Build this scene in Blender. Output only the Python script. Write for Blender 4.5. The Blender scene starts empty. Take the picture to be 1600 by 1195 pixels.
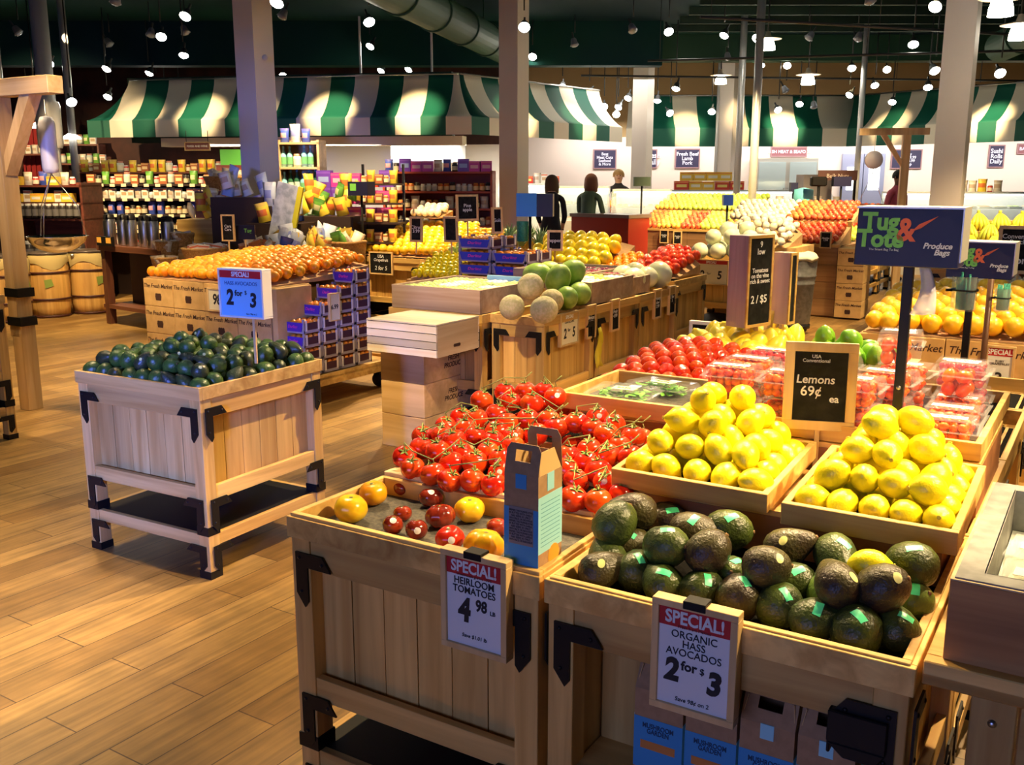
import bpy, bmesh, math, random
from mathutils import Vector, Matrix, noise
PI = math.pi
R = math.radians
scn = bpy.context.scene
COL = scn.collection
RND = random.Random(7)

# ---------------------------------------------------------------- camera
CAM_H, CAM_F, CAM_T = 1.6, 1519.0, R(11.84)
cam = bpy.data.objects.new('camera', bpy.data.cameras.new('camera'))
cam.data.sensor_width = 36.0
cam.data.lens = 36.0 * CAM_F / 1600
cam.data.clip_start = 0.05
cam.data.clip_end = 120
cam.location = (0, 0, CAM_H)
cam.rotation_euler = (PI / 2 - CAM_T, 0, 0)
COL.objects.link(cam)
scn.camera = cam
# ---------------------------------------------------------------- world, exposure
w = bpy.data.worlds.new('world')
scn.world = w
w.use_nodes = True
w.node_tree.nodes['Background'].inputs[0].default_value = (0.75, 0.72, 0.80, 1)
w.node_tree.nodes['Background'].inputs[1].default_value = 0.05
vs = scn.view_settings
vs.view_transform = 'Standard'
vs.look = 'None'
vs.gamma = 1
vs.exposure = 1.25
vs.use_curve_mapping = False
scn.cycles.use_denoising = True
scn.cycles.max_bounces = 6
scn.cycles.transparent_max_bounces = 10
scn.cycles.sample_clamp_indirect = 4
WARM = (1.0, 0.71, 0.36)
SOFT = (1.0, 0.86, 0.66)

def add_spot(name, loc, aim, power, angle=60, blend=0.6, col=WARM, size=0.05, parent=None):
    d = bpy.data.lights.new(name, 'SPOT')
    d.energy = power; d.spot_size = R(angle); d.spot_blend = blend; d.color = col; d.shadow_soft_size = size
    o = bpy.data.objects.new(name, d); COL.objects.link(o)
    o.location = loc
    v = Vector(aim) - Vector(loc)
    o.rotation_euler = v.to_track_quat('-Z', 'Y').to_euler()
    return o

def add_area(name, loc, aim, power, sx, sy, col):
    d = bpy.data.lights.new(name, 'AREA'); d.shape = 'RECTANGLE'; d.size = sx; d.size_y = sy
    d.energy = power; d.color = col
    o = bpy.data.objects.new(name, d); COL.objects.link(o); o.location = loc
    v = Vector(aim) - Vector(loc)
    o.rotation_euler = v.to_track_quat('-Z', 'Y').to_euler()
    return o
# daylight through the shop windows behind the camera
add_area('daylight_window', (-4.2, -4.3, 2.1), (-0.3, 3.2, 0.6), 62, 4.5, 2.6, (0.30, 0.38, 1.0))
for a_, e_, c_ in (((-1.60, 3.95, 0.42), 4200, 8.4), ((-0.75, 6.1, 0.8), 900, 8.5), ((-3.0, 11.6, 2.0), 1500, 7)):
    add_spot('daylight_shaft', (-2.8, -5.6, 2.3), a_, e_, c_, 0.7, (0.13, 0.21, 1.0), 0.5)
# the shop's ceiling lamps over the front of the store (their housings are built further down)
LAMPS = [  # position, aim, watts, cone
    ((0.9, 4.2, 3.9), (0.62, 1.95, 0.85), 290, 32),
    ((2.6, 3.3, 3.9), (1.10, 2.10, 0.9), 420, 22),
    ((1.2, 3.6, 3.9), (0.92, 2.2, 0.9), 210, 24),
    ((-1.0, 4.3, 3.9), (-0.15, 2.4, 0.8), 300, 34),
    ((1.3, 5.4, 3.9), (-0.95, 4.0, 0.5), 520, 32),
    ((1.0, 3.2, 3.9), (0.8, 2.9, 0.9), 170, 46),
    ((3.5, 1.5, 3.9), (0.10, 2.45, 0.85), 560, 27),
    ((2.6, 1.0, 3.9), (0.75, 2.5, 0.9), 130, 30),
    ((3.9, 2.2, 3.9), (1.9, 4.2, 0.8), 420, 36),
    ((-2.3, 4.9, 3.9), (-2.2, 2.9, 0.0), 240, 36),
    ((-3.4, 5.0, 3.9), (-2.6, 3.4, 0.0), 300, 40),
    ((-3.2, 6.4, 3.9), (-2.9, 5.4, 0.0), 110, 60),
    ((-2.6, 6.4, 3.9), (-2.3, 8.3, 0.8), 520, 40),
    ((-3.4, 9.2, 3.9), (-3.9, 8.4, 0.0), 420, 56),
    ((-4.6, 6.6, 3.9), (-3.6, 7.2, 0.4), 200, 60),
    ((-0.6, 9.2, 3.9), (-1.6, 7.4, 0.8), 420, 46),
    ((0.6, 7.6, 3.9), (0.3, 6.2, 0.8), 420, 46),
    ((1.9, 6.4, 3.9), (1.2, 4.6, 0.9), 420, 46),
    ((3.6, 5.4, 3.9), (2.4, 4.2, 0.9), 480, 48),
    ((1.9, 9.0, 3.9), (0.9, 7.4, 0.9), 420, 46),
    ((3.2, 9.0, 3.9), (2.4, 10.4, 0.5), 520, 48),
    ((-4.4, 9.2, 3.9), (-4.9, 11.2, 0.4), 520, 50),
    ((-0.4, 11.6, 3.9), (-0.2, 9.6, 0.9), 600, 50),
    ((-1.6, 9.0, 3.9), (-1.6, 10.6, 1.0), 420, 50),
    ((2.6, 12.8, 3.9), (3.0, 14.6, 1.0), 450, 50),
    ((4.6, 11.0, 3.9), (3.6, 13.4, 0.9), 700, 60),
    ((-2.4, 11.6, 3.9), (-2.6, 13.4, 1.0), 600, 60),
    ((-5.4, 11.2, 3.9), (-5.0, 13.5, 1.2), 480, 60),
    ((-8.4, 13.0, 3.9), (-8.0, 17.0, 1.6), 500, 60),
    ((5.6, 8.2, 3.9), (5.0, 9.4, 0.7), 500, 56),
    ((0.6, 14.2, 3.9), (1.2, 16.0, 1.2), 450, 50),
    ((6.0, 15.0, 3.9), (7.0, 17.0, 1.0), 400, 50),
    ((-1.3, 2.8, 3.9), (-0.6, 6.0, 0.5), 300, 26),
    ((-2.2, 4.4, 3.9), (-2.9, 8.0, 0.6), 300, 30),
    # aimed at the striped awnings
    ((-6.54, 14.90, 3.75), (-6.21, 16.69, 2.62), 200, 26), ((-5.45, 14.70, 3.75), (-5.11, 16.49, 2.62), 260, 26), ((-4.54, 14.53, 3.75), (-4.21, 16.32, 2.62), 120, 26), ((-3.25, 14.29, 3.75), (-2.92, 16.08, 2.62), 320, 26), ((-1.83, 14.03, 3.75), (-1.50, 15.82, 2.62), 320, 26), ((1.49, 15.41, 3.75), (0.09, 16.58, 2.62), 220, 26),
    ((2.62, 16.77, 3.75), (1.22, 17.93, 2.62), 200, 26), ((3.64, 19.03, 3.75), (3.64, 20.85, 2.62), 200, 26), ((5.65, 19.03, 3.75), (5.65, 20.85, 2.62), 360, 26), ((4.64, 19.03, 3.75), (4.64, 20.85, 2.62), 120, 26), ((6.07, 19.00, 3.75), (7.55, 20.06, 2.62), 160, 26), ((7.26, 17.33, 3.75), (8.74, 18.39, 2.62), 360, 26),
]
AREAS = [((4.5, 21.45, 2.7), (4.5, 21.9, 0.6), 50, 7, .4), ((10.5, 20.9, 2.7), (10.5, 21.7, 0.6), 60, 6, .4), ((-2.5, 16.4, 2.15), (-2.5, 16.5, 0), 110, 5, .8), ((1.6, 18.8, 3.4), (1.6, 19.2, 0), 22, 3, 1.5)]
for p, a, e, sx_, sy_ in AREAS: add_area('deli_fill_light', p, a, e, sx_, sy_, (1.0, 0.90, 0.80))  # added fill lights brightening deli and back wall, no fixtures built for them
for i, (p, a, e, cone) in enumerate(LAMPS):
    add_spot('ceiling_lamp_light', (p[0], p[1], p[2] - 0.1), a, e, cone, 0.7)

# ---------------------------------------------------------------- where things stand
def at(px, py, z):
    u = (px - 800) / CAM_F; v = (597.5 - py) / CAM_F
    d = Vector((u, math.cos(CAM_T) + v * math.sin(CAM_T), v * math.cos(CAM_T) - math.sin(CAM_T)))
    return d * ((z - CAM_H) / d.z) + Vector((0, 0, CAM_H))

def atY(px, py, Y):
    u = (px - 800) / CAM_F; v = (597.5 - py) / CAM_F
    d = Vector((u, math.cos(CAM_T) + v * math.sin(CAM_T), v * math.cos(CAM_T) - math.sin(CAM_T)))
    return d * (Y / d.y) + Vector((0, 0, CAM_H))
GY = R(-31.8)                       # the display grid of the shop is turned by this much
GO = Vector((-0.544, 2.243, 0))
GR = Vector((math.cos(GY), math.sin(GY), 0)); GB = Vector((-math.sin(GY), math.cos(GY), 0))

def G(a, c, z=0.0):
    return GO + GR * a + GB * c + Vector((0, 0, z))

def _ray(px, py):
    u = (px - 800) / CAM_F; v = (597.5 - py) / CAM_F
    return Vector((u, math.cos(CAM_T) + v * math.sin(CAM_T), v * math.cos(CAM_T) - math.sin(CAM_T)))

def atC(px, py, c):                 # a point on the upright plane at grid depth c
    d = _ray(px, py); d2 = Vector((d.x, d.y, 0)); return d * ((c + GO.dot(GB)) / d2.dot(GB)) + Vector((0, 0, CAM_H))

def atA(px, py, a):
    d = _ray(px, py); d2 = Vector((d.x, d.y, 0)); return d * ((a + GO.dot(GR)) / d2.dot(GR)) + Vector((0, 0, CAM_H))

def toG(p):
    q = p - GO
    return q.dot(GR), q.dot(GB)

def surf(px, py, fn):               # where the sight line meets a heap whose height over the grid is fn(a, c)
    z = 0.9
    for _ in range(25):
        a, c = toG(at(px, py, z)); z = 0.5 * z + 0.5 * fn(a, c)
    return at(px, py, z)

# ---------------------------------------------------------------- mesh helpers
def nb(): return bmesh.new()

def box(bm, x0, x1, y0, y1, z0, z1, mi=0, M=None):
    vs_ = [bm.verts.new((x, y, z)) for z in (z0, z1) for x, y in ((x0, y0), (x1, y0), (x1, y1), (x0, y1))]
    if M is not None:
        for v in vs_: v.co = M @ v.co
    for f in ((3, 2, 1, 0), (4, 5, 6, 7), (0, 1, 5, 4), (1, 2, 6, 5), (2, 3, 7, 6), (3, 0, 4, 7)):
        fc = bm.faces.new([vs_[i] for i in f]); fc.material_index = mi
    return vs_

def prism(bm, pts, h0, h1, M=None, mi=0):
    lo = [bm.verts.new((x, y, h0)) for x, y in pts]; hi = [bm.verts.new((x, y, h1)) for x, y in pts]
    if M is not None:
        for v in lo + hi: v.co = M @ v.co
    n = len(pts)
    fs = [bm.faces.new(list(reversed(lo))), bm.faces.new(hi)]
    for i in range(n): fs.append(bm.faces.new((lo[i], lo[(i + 1) % n], hi[(i + 1) % n], hi[i])))
    for f in fs: f.material_index = mi

def tube(bm, pts, r, seg=6, mi=0, caps=True):
    pts = [Vector(p) for p in pts]; rings = []
    for i, p in enumerate(pts):
        t = (pts[min(i + 1, len(pts) - 1)] - pts[max(i - 1, 0)])
        if t.length < 1e-9: t = Vector((0, 0, 1))
        t.normalize()
        u = t.orthogonal().normalized() if i == 0 else (u - t * u.dot(t)).normalized()
        v = t.cross(u); rr = r[i] if isinstance(r, (list, tuple)) else r
        rings.append([bm.verts.new(p + (u * math.cos(2 * PI * k / seg) + v * math.sin(2 * PI * k / seg)) * rr) for k in range(seg)])
    for a, b in zip(rings, rings[1:]):
        for k in range(seg):
            f = bm.faces.new((a[k], a[(k + 1) % seg], b[(k + 1) % seg], b[k])); f.smooth = True; f.material_index = mi
    if caps:
        f = bm.faces.new(list(reversed(rings[0]))); f.material_index = mi
        f = bm.faces.new(rings[-1]); f.material_index = mi

def lathe(bm, prof, seg=16, mi=0, M=None, smooth=True, fn=None):
    rings = []
    for r, z in prof:
        if r < 1e-6:
            rings.append([bm.verts.new((0, 0, z))])
        else:
            ring = []
            for k in range(seg):
                th = 2 * PI * k / seg
                rr, zz = fn(r, z, th) if fn else (r, z)
                ring.append(bm.verts.new((rr * math.cos(th), rr * math.sin(th), zz)))
            rings.append(ring)
    if M is not None:
        for rg in rings:
            for v in rg: v.co = M @ v.co
    for a, b in zip(rings, rings[1:]):
        for k in range(seg):
            if len(a) == 1 and len(b) == 1: continue
            if len(a) == 1: f = bm.faces.new((a[0], b[(k + 1) % seg], b[k]))
            elif len(b) == 1: f = bm.faces.new((a[k], a[(k + 1) % seg], b[0]))
            else: f = bm.faces.new((a[k], a[(k + 1) % seg], b[(k + 1) % seg], b[k]))
            f.smooth = smooth; f.material_index = mi

def mesh_of(name, bm, mats, bevel=0):
    bmesh.ops.recalc_face_normals(bm, faces=bm.faces)
    if bevel:
        bmesh.ops.bevel(bm, geom=list(bm.edges), offset=bevel, segments=1, affect='EDGES', clamp_overlap=True)
    me = bpy.data.meshes.new(name); bm.to_mesh(me); bm.free()
    for m in (mats if isinstance(mats, (list, tuple)) else [mats]): me.materials.append(m)
    return me

def link(name, me, parent=None, loc=(0, 0, 0), rz=0.0, rot=None, sc=None):
    o = bpy.data.objects.new(name, me); COL.objects.link(o)
    o.location = loc
    o.rotation_euler = rot if rot is not None else (0, 0, rz)
    if sc is not None: o.scale = sc if isinstance(sc, (list, tuple)) else (sc, sc, sc)
    if parent is not None: o.parent = parent
    return o

def obj(name, bm, mats, parent=None, loc=(0, 0, 0), rz=0.0, bevel=0, rot=None):
    return link(name, mesh_of(name, bm, mats, bevel), parent, loc, rz, rot)

def tag(o, label, cat, group=None, kind=None):
    o['label'] = label; o['category'] = cat
    if group: o['group'] = group
    if kind: o['kind'] = kind
    return o

def thing(name, label, cat, loc=(0, 0, 0), rz=0.0, group=None, rot=None):
    o = bpy.data.objects.new(name, None); COL.objects.link(o)
    o.empty_display_size = 0.05
    o.location = loc; o.rotation_euler = rot if rot is not None else (0, 0, rz)
    return tag(o, label, cat, group)

def struct(name, bm, mats, loc=(0, 0, 0), rz=0.0, label=None):
    o = obj(name, bm, mats, None, loc, rz); o['kind'] = 'structure'
    if label: o['label'] = label
    return o
KIDS = {}

def dup(root, loc, rz=0.0, label=None, group=None, rot=None, sc=None):
    if root.name not in KIDS: KIDS[root.name] = [(c, list(c.children)) for c in root.children]
    r = root.copy(); COL.objects.link(r); r.location = loc
    r.rotation_euler = rot if rot is not None else (0, 0, rz)
    if sc is not None: r.scale = (sc, sc, sc)
    if label: r['label'] = label
    if group: r['group'] = group
    for c, gs in KIDS[root.name]:
        k = c.copy(); COL.objects.link(k); k.parent = r
        for g in gs:
            q = g.copy(); COL.objects.link(q); q.parent = k
    return r
ORD = ['', 'first', 'second', 'third', 'fourth', 'fifth', 'sixth', 'seventh', 'eighth', 'ninth', 'tenth', 'eleventh', 'twelfth', 'thirteenth',
       'fourteenth', 'fifteenth', 'sixteenth', 'seventeenth', 'eighteenth', 'nineteenth', 'twentieth']

# ---------------------------------------------------------------- materials
MATS = {}

def mat(name, col, rough=0.5, metal=0.0, spec=0.5, emis=None, es=0.0, alpha=None, trans=0.0, coat=0.0, bump=None, var=None, ior=1.45, sss=0):
    """col; bump=(scale, strength); var=(scale, second colour, amount lo, amount hi) noise mix"""
    if name in MATS: return MATS[name]
    m = bpy.data.materials.new(name); m.use_nodes = True; MATS[name] = m
    nt = m.node_tree; b = nt.nodes['Principled BSDF']
    b.inputs['Base Color'].default_value = (*col, 1); b.inputs['Roughness'].default_value = rough
    b.inputs['Metallic'].default_value = metal; b.inputs['Specular IOR Level'].default_value = spec
    b.inputs['IOR'].default_value = ior
    if trans: b.inputs['Transmission Weight'].default_value = trans
    if coat: b.inputs['Coat Weight'].default_value = coat; b.inputs['Coat Roughness'].default_value = 0.08
    if alpha is not None: b.inputs['Alpha'].default_value = alpha
    if sss: b.inputs['Subsurface Weight'].default_value = sss; b.inputs['Subsurface Radius'].default_value = (0.02, 0.01, 0.005); b.inputs['Subsurface Scale'].default_value = 0.3
    if emis: b.inputs['Emission Color'].default_value = (*emis, 1); b.inputs['Emission Strength'].default_value = es
    L = nt.links
    if bump or var:
        tc = nt.nodes.new('ShaderNodeTexCoord'); oi = nt.nodes.new('ShaderNodeObjectInfo')
        ad = nt.nodes.new('ShaderNodeVectorMath'); ad.operation = 'ADD'
        sc = nt.nodes.new('ShaderNodeVectorMath'); sc.operation = 'SCALE'; sc.inputs['Scale'].default_value = 20
        cmb = nt.nodes.new('ShaderNodeCombineXYZ')
        for k in range(3): L.new(oi.outputs['Random'], cmb.inputs[k])
        L.new(cmb.outputs[0], sc.inputs[0]); L.new(tc.outputs['Object'], ad.inputs[0]); L.new(sc.outputs[0], ad.inputs[1])
    if var:
        n = nt.nodes.new('ShaderNodeTexNoise'); n.inputs['Scale'].default_value = var[0]; n.inputs['Detail'].default_value = 3
        L.new(ad.outputs[0], n.inputs['Vector'])
        mr = nt.nodes.new('ShaderNodeMapRange'); mr.inputs[1].default_value = 0.38; mr.inputs[2].default_value = 0.62
        mr.inputs[3].default_value = var[2]; mr.inputs[4].default_value = var[3]
        L.new(n.outputs['Fac'], mr.inputs[0])
        mx = nt.nodes.new('ShaderNodeMix'); mx.data_type = 'RGBA'
        mx.inputs['A'].default_value = (*col, 1); mx.inputs['B'].default_value = (*var[1], 1)
        L.new(mr.outputs[0], mx.inputs['Factor']); L.new(mx.outputs['Result'], b.inputs['Base Color'])
    if bump:
        n2 = nt.nodes.new('ShaderNodeTexNoise'); n2.inputs['Scale'].default_value = bump[0]; n2.inputs['Detail'].default_value = 2
        L.new(ad.outputs[0], n2.inputs['Vector'])
        bp = nt.nodes.new('ShaderNodeBump'); bp.inputs['Strength'].default_value = bump[1]; bp.inputs['Distance'].default_value = 0.003
        L.new(n2.outputs['Fac'], bp.inputs['Height']); L.new(bp.outputs[0], b.inputs['Normal'])
    return m

def wood(name, c1, c2, axis='z', rough=0.5, sc=1.0, knots=True):
    """grain stretched along the object's axis, a tint of its own for every board"""
    if name in MATS: return MATS[name]
    m = bpy.data.materials.new(name); m.use_nodes = True; MATS[name] = m
    nt = m.node_tree; L = nt.links; b = nt.nodes['Principled BSDF']; b.inputs['Roughness'].default_value = rough
    tc = nt.nodes.new('ShaderNodeTexCoord'); oi = nt.nodes.new('ShaderNodeObjectInfo')
    cmb = nt.nodes.new('ShaderNodeCombineXYZ')
    for k in range(3): L.new(oi.outputs['Random'], cmb.inputs[k])
    s10 = nt.nodes.new('ShaderNodeVectorMath'); s10.operation = 'SCALE'; s10.inputs['Scale'].default_value = 31
    L.new(cmb.outputs[0], s10.inputs[0])
    mp = nt.nodes.new('ShaderNodeMapping')
    k = {'x': (1.2, 22, 22), 'y': (22, 1.2, 22), 'z': (22, 22, 1.2)}[axis]
    mp.inputs['Scale'].default_value = [q * sc for q in k]
    L.new(tc.outputs['Object'], mp.inputs['Vector'])
    ad = nt.nodes.new('ShaderNodeVectorMath'); ad.operation = 'ADD'; L.new(mp.outputs[0], ad.inputs[0]); L.new(s10.outputs[0], ad.inputs[1])
    n = nt.nodes.new('ShaderNodeTexNoise'); n.inputs['Scale'].default_value = 1.0; n.inputs['Detail'].default_value = 6; n.inputs['Distortion'].default_value = 0.6
    L.new(ad.outputs[0], n.inputs['Vector'])
    rp = nt.nodes.new('ShaderNodeValToRGB'); rp.color_ramp.elements[0].position = 0.33; rp.color_ramp.elements[1].position = 0.66
    rp.color_ramp.elements[0].color = (*c2, 1); rp.color_ramp.elements[1].color = (*c1, 1)
    L.new(n.outputs['Fac'], rp.inputs[0])
    # broader bands, a different tint from board to board
    n2 = nt.nodes.new('ShaderNodeTexNoise'); n2.inputs['Scale'].default_value = 0.22; n2.inputs['Detail'].default_value = 1
    L.new(ad.outputs[0], n2.inputs['Vector'])
    mr = nt.nodes.new('ShaderNodeMapRange'); mr.inputs[1].default_value = 0.35; mr.inputs[2].default_value = 0.65; mr.inputs[3].default_value = 0.72; mr.inputs[4].default_value = 1.12
    L.new(n2.outputs['Fac'], mr.inputs[0])
    mr2 = nt.nodes.new('ShaderNodeMapRange'); mr2.inputs[3].default_value = 0.86; mr2.inputs[4].default_value = 1.12; L.new(oi.outputs['Random'], mr2.inputs[0])
    mu = nt.nodes.new('ShaderNodeMath'); mu.operation = 'MULTIPLY'; L.new(mr.outputs[0], mu.inputs[0]); L.new(mr2.outputs[0], mu.inputs[1])
    vm = nt.nodes.new('ShaderNodeVectorMath'); vm.operation = 'SCALE'; L.new(rp.outputs[0], vm.inputs[0]); L.new(mu.outputs[0], vm.inputs['Scale'])
    L.new(vm.outputs[0], b.inputs['Base Color'])
    bp = nt.nodes.new('ShaderNodeBump'); bp.inputs['Strength'].default_value = 0.15; bp.inputs['Distance'].default_value = 0.002
    L.new(n.outputs['Fac'], bp.inputs['Height']); L.new(bp.outputs[0], b.inputs['Normal'])
    return m
OC1, OC2 = (0.80, 0.52, 0.155), (0.55, 0.30, 0.07)
WX, WYy, WZ = (wood('oak_' + a, OC1, OC2, a) for a in 'xyz')
PX, PY_, PZ = (wood('pine_' + a, (0.86, 0.66, 0.36), (0.72, 0.48, 0.21), a) for a in 'xyz')
DX = wood('dark_wood_x', (0.20, 0.07, 0.03), (0.10, 0.035, 0.018), 'x'); DZ = wood('dark_wood_z', (0.20, 0.07, 0.03), (0.09, 0.03, 0.015), 'z')
BLACK = mat('black_metal', (0.009, 0.008, 0.007), 0.42, 0.0, 0.3)
BLKB = mat('black_board', (0.010, 0.009, 0.009), 0.6, spec=0.25)
CHALK = mat('chalkboard', (0.012, 0.012, 0.012), 0.8, spec=0.1, var=(30, (0.022, 0.021, 0.020), 0, 1))
WHITE = mat('chalk_white', (0.85, 0.85, 0.83), 0.8)
FELT = mat('grey_felt', (0.15, 0.135, 0.11), 0.95, spec=0.1, bump=(400, 0.6), var=(90, (0.10, 0.095, 0.085), 0, 1))
FELTD = mat('dark_felt', (0.007, 0.0065, 0.006), 0.95, spec=0.05, bump=(300, 0.5))
CARD = mat('kraft_card', (0.50, 0.31, 0.145), 0.85, var=(40, (0.44, 0.265, 0.12), 0, 1))
BOXC = mat('produce_box_card', (0.72, 0.46, 0.17), 0.8, var=(12, (0.62, 0.38, 0.13), 0, 1))
INK_AND_SHADE = mat('ink_and_gap_shade', (0.06, 0.025, 0.015), 0.8)  # print on the boxes, also shade colour inside the slatted crate
SIGNW = mat('sign_paper', (0.80, 0.82, 0.80), 0.6)
SIGNY = mat('sign_cream', (0.80, 0.74, 0.52), 0.6)
SIGNR = mat('sign_red', (0.52, 0.018, 0.022), 0.5)
SINK = mat('sign_ink', (0.015, 0.015, 0.018), 0.6)
STEEL = mat('steel', (0.55, 0.55, 0.56), 0.3, 1.0)
GALV = mat('galvanised', (0.20, 0.20, 0.19), 0.5, 0.5, var=(25, (0.28, 0.28, 0.265), 0, 1))
CREAM = mat('cream_paint', (0.80, 0.71, 0.52), 0.7)
PILLAR = mat('pillar_paint', (0.74, 0.68, 0.60), 0.6)

# ---------------------------------------------------------------- lettering
def letters(s, size, m, parent, loc, rot=(PI / 2, 0, 0), name='lettering', bold=0.0, align='CENTER', shear=0.0, sx=1.0, space=1.0):
    cu = bpy.data.curves.new(name, 'FONT'); cu.body = s; cu.size = size; cu.align_x = align; cu.align_y = 'CENTER'
    cu.offset = bold * size; cu.shear = shear; cu.space_line = space; cu.resolution_u = 3; cu.extrude = 0.0004
    t = bpy.data.objects.new(name, cu)
    me = bpy.data.meshes.new_from_object(t)
    bpy.data.objects.remove(t); bpy.data.curves.remove(cu)
    me.materials.clear(); me.materials.append(m)
    o = link(name, me, parent, loc, rot=rot)
    if sx != 1.0: o.scale = (sx, 1, 1)
    return o
# ================================================================ the setting
def floor_mat():
    m = bpy.data.materials.new('wood_look_tile'); m.use_nodes = True; nt = m.node_tree; L = nt.links; b = nt.nodes['Principled BSDF']
    tc = nt.nodes.new('ShaderNodeTexCoord')
    mp = nt.nodes.new('ShaderNodeMapping'); mp.inputs['Rotation'].default_value = (0, 0, R(-57.5)); L.new(tc.outputs['Object'], mp.inputs['Vector'])
    br = nt.nodes.new('ShaderNodeTexBrick'); br.offset = 0.37; br.offset_frequency = 2
    br.inputs['Scale'].default_value = 1.0; br.inputs['Brick Width'].default_value = 0.92; br.inputs['Row Height'].default_value = 0.155
    br.inputs['Mortar Size'].default_value = 0.0022; br.inputs['Bias'].default_value = 0.0
    br.inputs['Color1'].default_value = (0.215, 0.115, 0.032, 1); br.inputs['Color2'].default_value = (0.37, 0.222, 0.072, 1)
    br.inputs['Mortar'].default_value = (0.075, 0.036, 0.014, 1)
    L.new(mp.outputs[0], br.inputs['Vector'])
    mp2 = nt.nodes.new('ShaderNodeMapping'); mp2.inputs['Scale'].default_value = (1.6, 26, 1); L.new(mp.outputs[0], mp2.inputs['Vector'])
    n = nt.nodes.new('ShaderNodeTexNoise'); n.inputs['Scale'].default_value = 1.5; n.inputs['Detail'].default_value = 5; L.new(mp2.outputs[0], n.inputs['Vector'])
    n2 = nt.nodes.new('ShaderNodeTexNoise'); n2.inputs['Scale'].default_value = 7; n2.inputs['Detail'].default_value = 4; L.new(mp.outputs[0], n2.inputs['Vector'])
    mr = nt.nodes.new('ShaderNodeMapRange'); mr.inputs[1].default_value = 0.3; mr.inputs[2].default_value = 0.7; mr.inputs[3].default_value = 0.66; mr.inputs[4].default_value = 1.22
    L.new(n.outputs['Fac'], mr.inputs[0])
    mr2 = nt.nodes.new('ShaderNodeMapRange'); mr2.inputs[1].default_value = 0.3; mr2.inputs[2].default_value = 0.7; mr2.inputs[3].default_value = 0.82; mr2.inputs[4].default_value = 1.14
    L.new(n2.outputs['Fac'], mr2.inputs[0])
    mu = nt.nodes.new('ShaderNodeMath'); mu.operation = 'MULTIPLY'; L.new(mr.outputs[0], mu.inputs[0]); L.new(mr2.outputs[0], mu.inputs[1])
    vm = nt.nodes.new('ShaderNodeVectorMath'); vm.operation = 'SCALE'; L.new(br.outputs['Color'], vm.inputs[0]); L.new(mu.outputs[0], vm.inputs['Scale'])
    L.new(vm.outputs[0], b.inputs['Base Color'])
    b.inputs['Roughness'].default_value = 0.42; b.inputs['Specular IOR Level'].default_value = 0.45
    bp = nt.nodes.new('ShaderNodeBump'); bp.inputs['Strength'].default_value = 0.25; bp.inputs['Distance'].default_value = 0.002
    L.new(n2.outputs['Fac'], bp.inputs['Height']); L.new(bp.outputs[0], b.inputs['Normal'])
    return m
bm = nb(); box(bm, -14, 16, -6, 26, -0.1, 0); struct('floor', bm, floor_mat())
CEILM = mat('ceiling_green', (0.008, 0.054, 0.042), 0.8, spec=0.2, var=(0.30, (0.006, 0.026, 0.042), 0, 1))
CEILD = mat('ceiling_dark', (0.016, 0.045, 0.030), 0.7)
BEAMM = mat('ceiling_beam_green', (0.018, 0.075, 0.040), 0.6)
CZ = 4.25
bm = nb(); box(bm, -14, 16, -6, 26, CZ, CZ + 0.1); struct('ceiling', bm, CEILM)
# drop beams and ribbed deck
for k, (y, z0, x0, x1, mm) in enumerate([(17.6, 3.52, -14, 2.6, CEILM), (19.2, 3.78, 2.6, 16, BEAMM)]):
    bm = nb(); box(bm, x0, x1, y, y + 0.35, z0, CZ - 0.001); struct('ceiling_beam', bm, mm)
for k, (p, q, r) in enumerate([((-13.9, 8.0, 4.03), (15.9, 13.8, 4.03), 0.085), ((5.0, 3, 3.69), (7.9, 16.5, 3.69), 0.24), ((-0.1, 16.9, 3.69), (-3.4, 3, 3.69), 0.24)]):
    bm = nb(); tube(bm, [p, q], r, 24)
    for f_ in (.1, .5, .9):
        c = Vector(p).lerp(Vector(q), f_); tube(bm, [c, (c.x, c.y, CZ - .001)], .01, 5)
    p, q = Vector(p), Vector(q); n_ = int((Vector(q) - Vector(p)).length / 1.2)
    for i in range(1, n_):
        c = Vector(p).lerp(Vector(q), i / n_); t = (Vector(q) - Vector(p)).normalized() * 0.03
        tube(bm, [c - t, c + t], r + 0.02, 24)
    o = obj('air_duct', bm, BEAMM if k else CEILM)
    tag(o, ['wide green air duct crossing under the ceiling above the striped awnings', 'green air duct running beside the pillar of the bag dispenser side',
            'green air duct running lengthwise above the pineapples'][k], 'duct')
for k in range(16):
    bm = nb(); box(bm, 2.8, 15.9, 4.5 + k * 0.9, 4.56 + k * 0.9, CZ - 0.12, CZ - 0.001); o = obj('ceiling_joist', bm, CEILD); o['kind'] = 'structure'
WALLW = mat('wall_white_pink', (0.82, 0.72, 0.66), 0.7)
WALLC = mat('wall_cream', (0.46, 0.32, 0.15), 0.8)
WALLD = mat('wall_dark_red', (0.085, 0.028, 0.018), 0.7, var=(2.2, (0.045, 0.018, 0.014), 0, 1))
WALLG = mat('wall_grey_warm', (0.30, 0.26, 0.21), 0.8)
bm = nb(); box(bm, 0.2, 16, 22.2, 22.35, 0, 2.5); box(bm, 0.2, 16, 22.2, 22.35, 2.5, CZ - 0.001, 1); struct('wall_back', bm, [WALLW, WALLC])
bm = nb(); box(bm, -14, 0.2, 22.2, 22.35, 0, CZ - 0.001); struct('wall_back', bm, WALLD)
bm = nb(); box(bm, -14.15, -14, -6, 22.35, 0, CZ - 0.001); struct('wall_left', bm, WALLD)
bm = nb(); box(bm, 16, 16.15, -6, 22.35, 0, CZ - 0.001); struct('wall_right', bm, WALLC)
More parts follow.
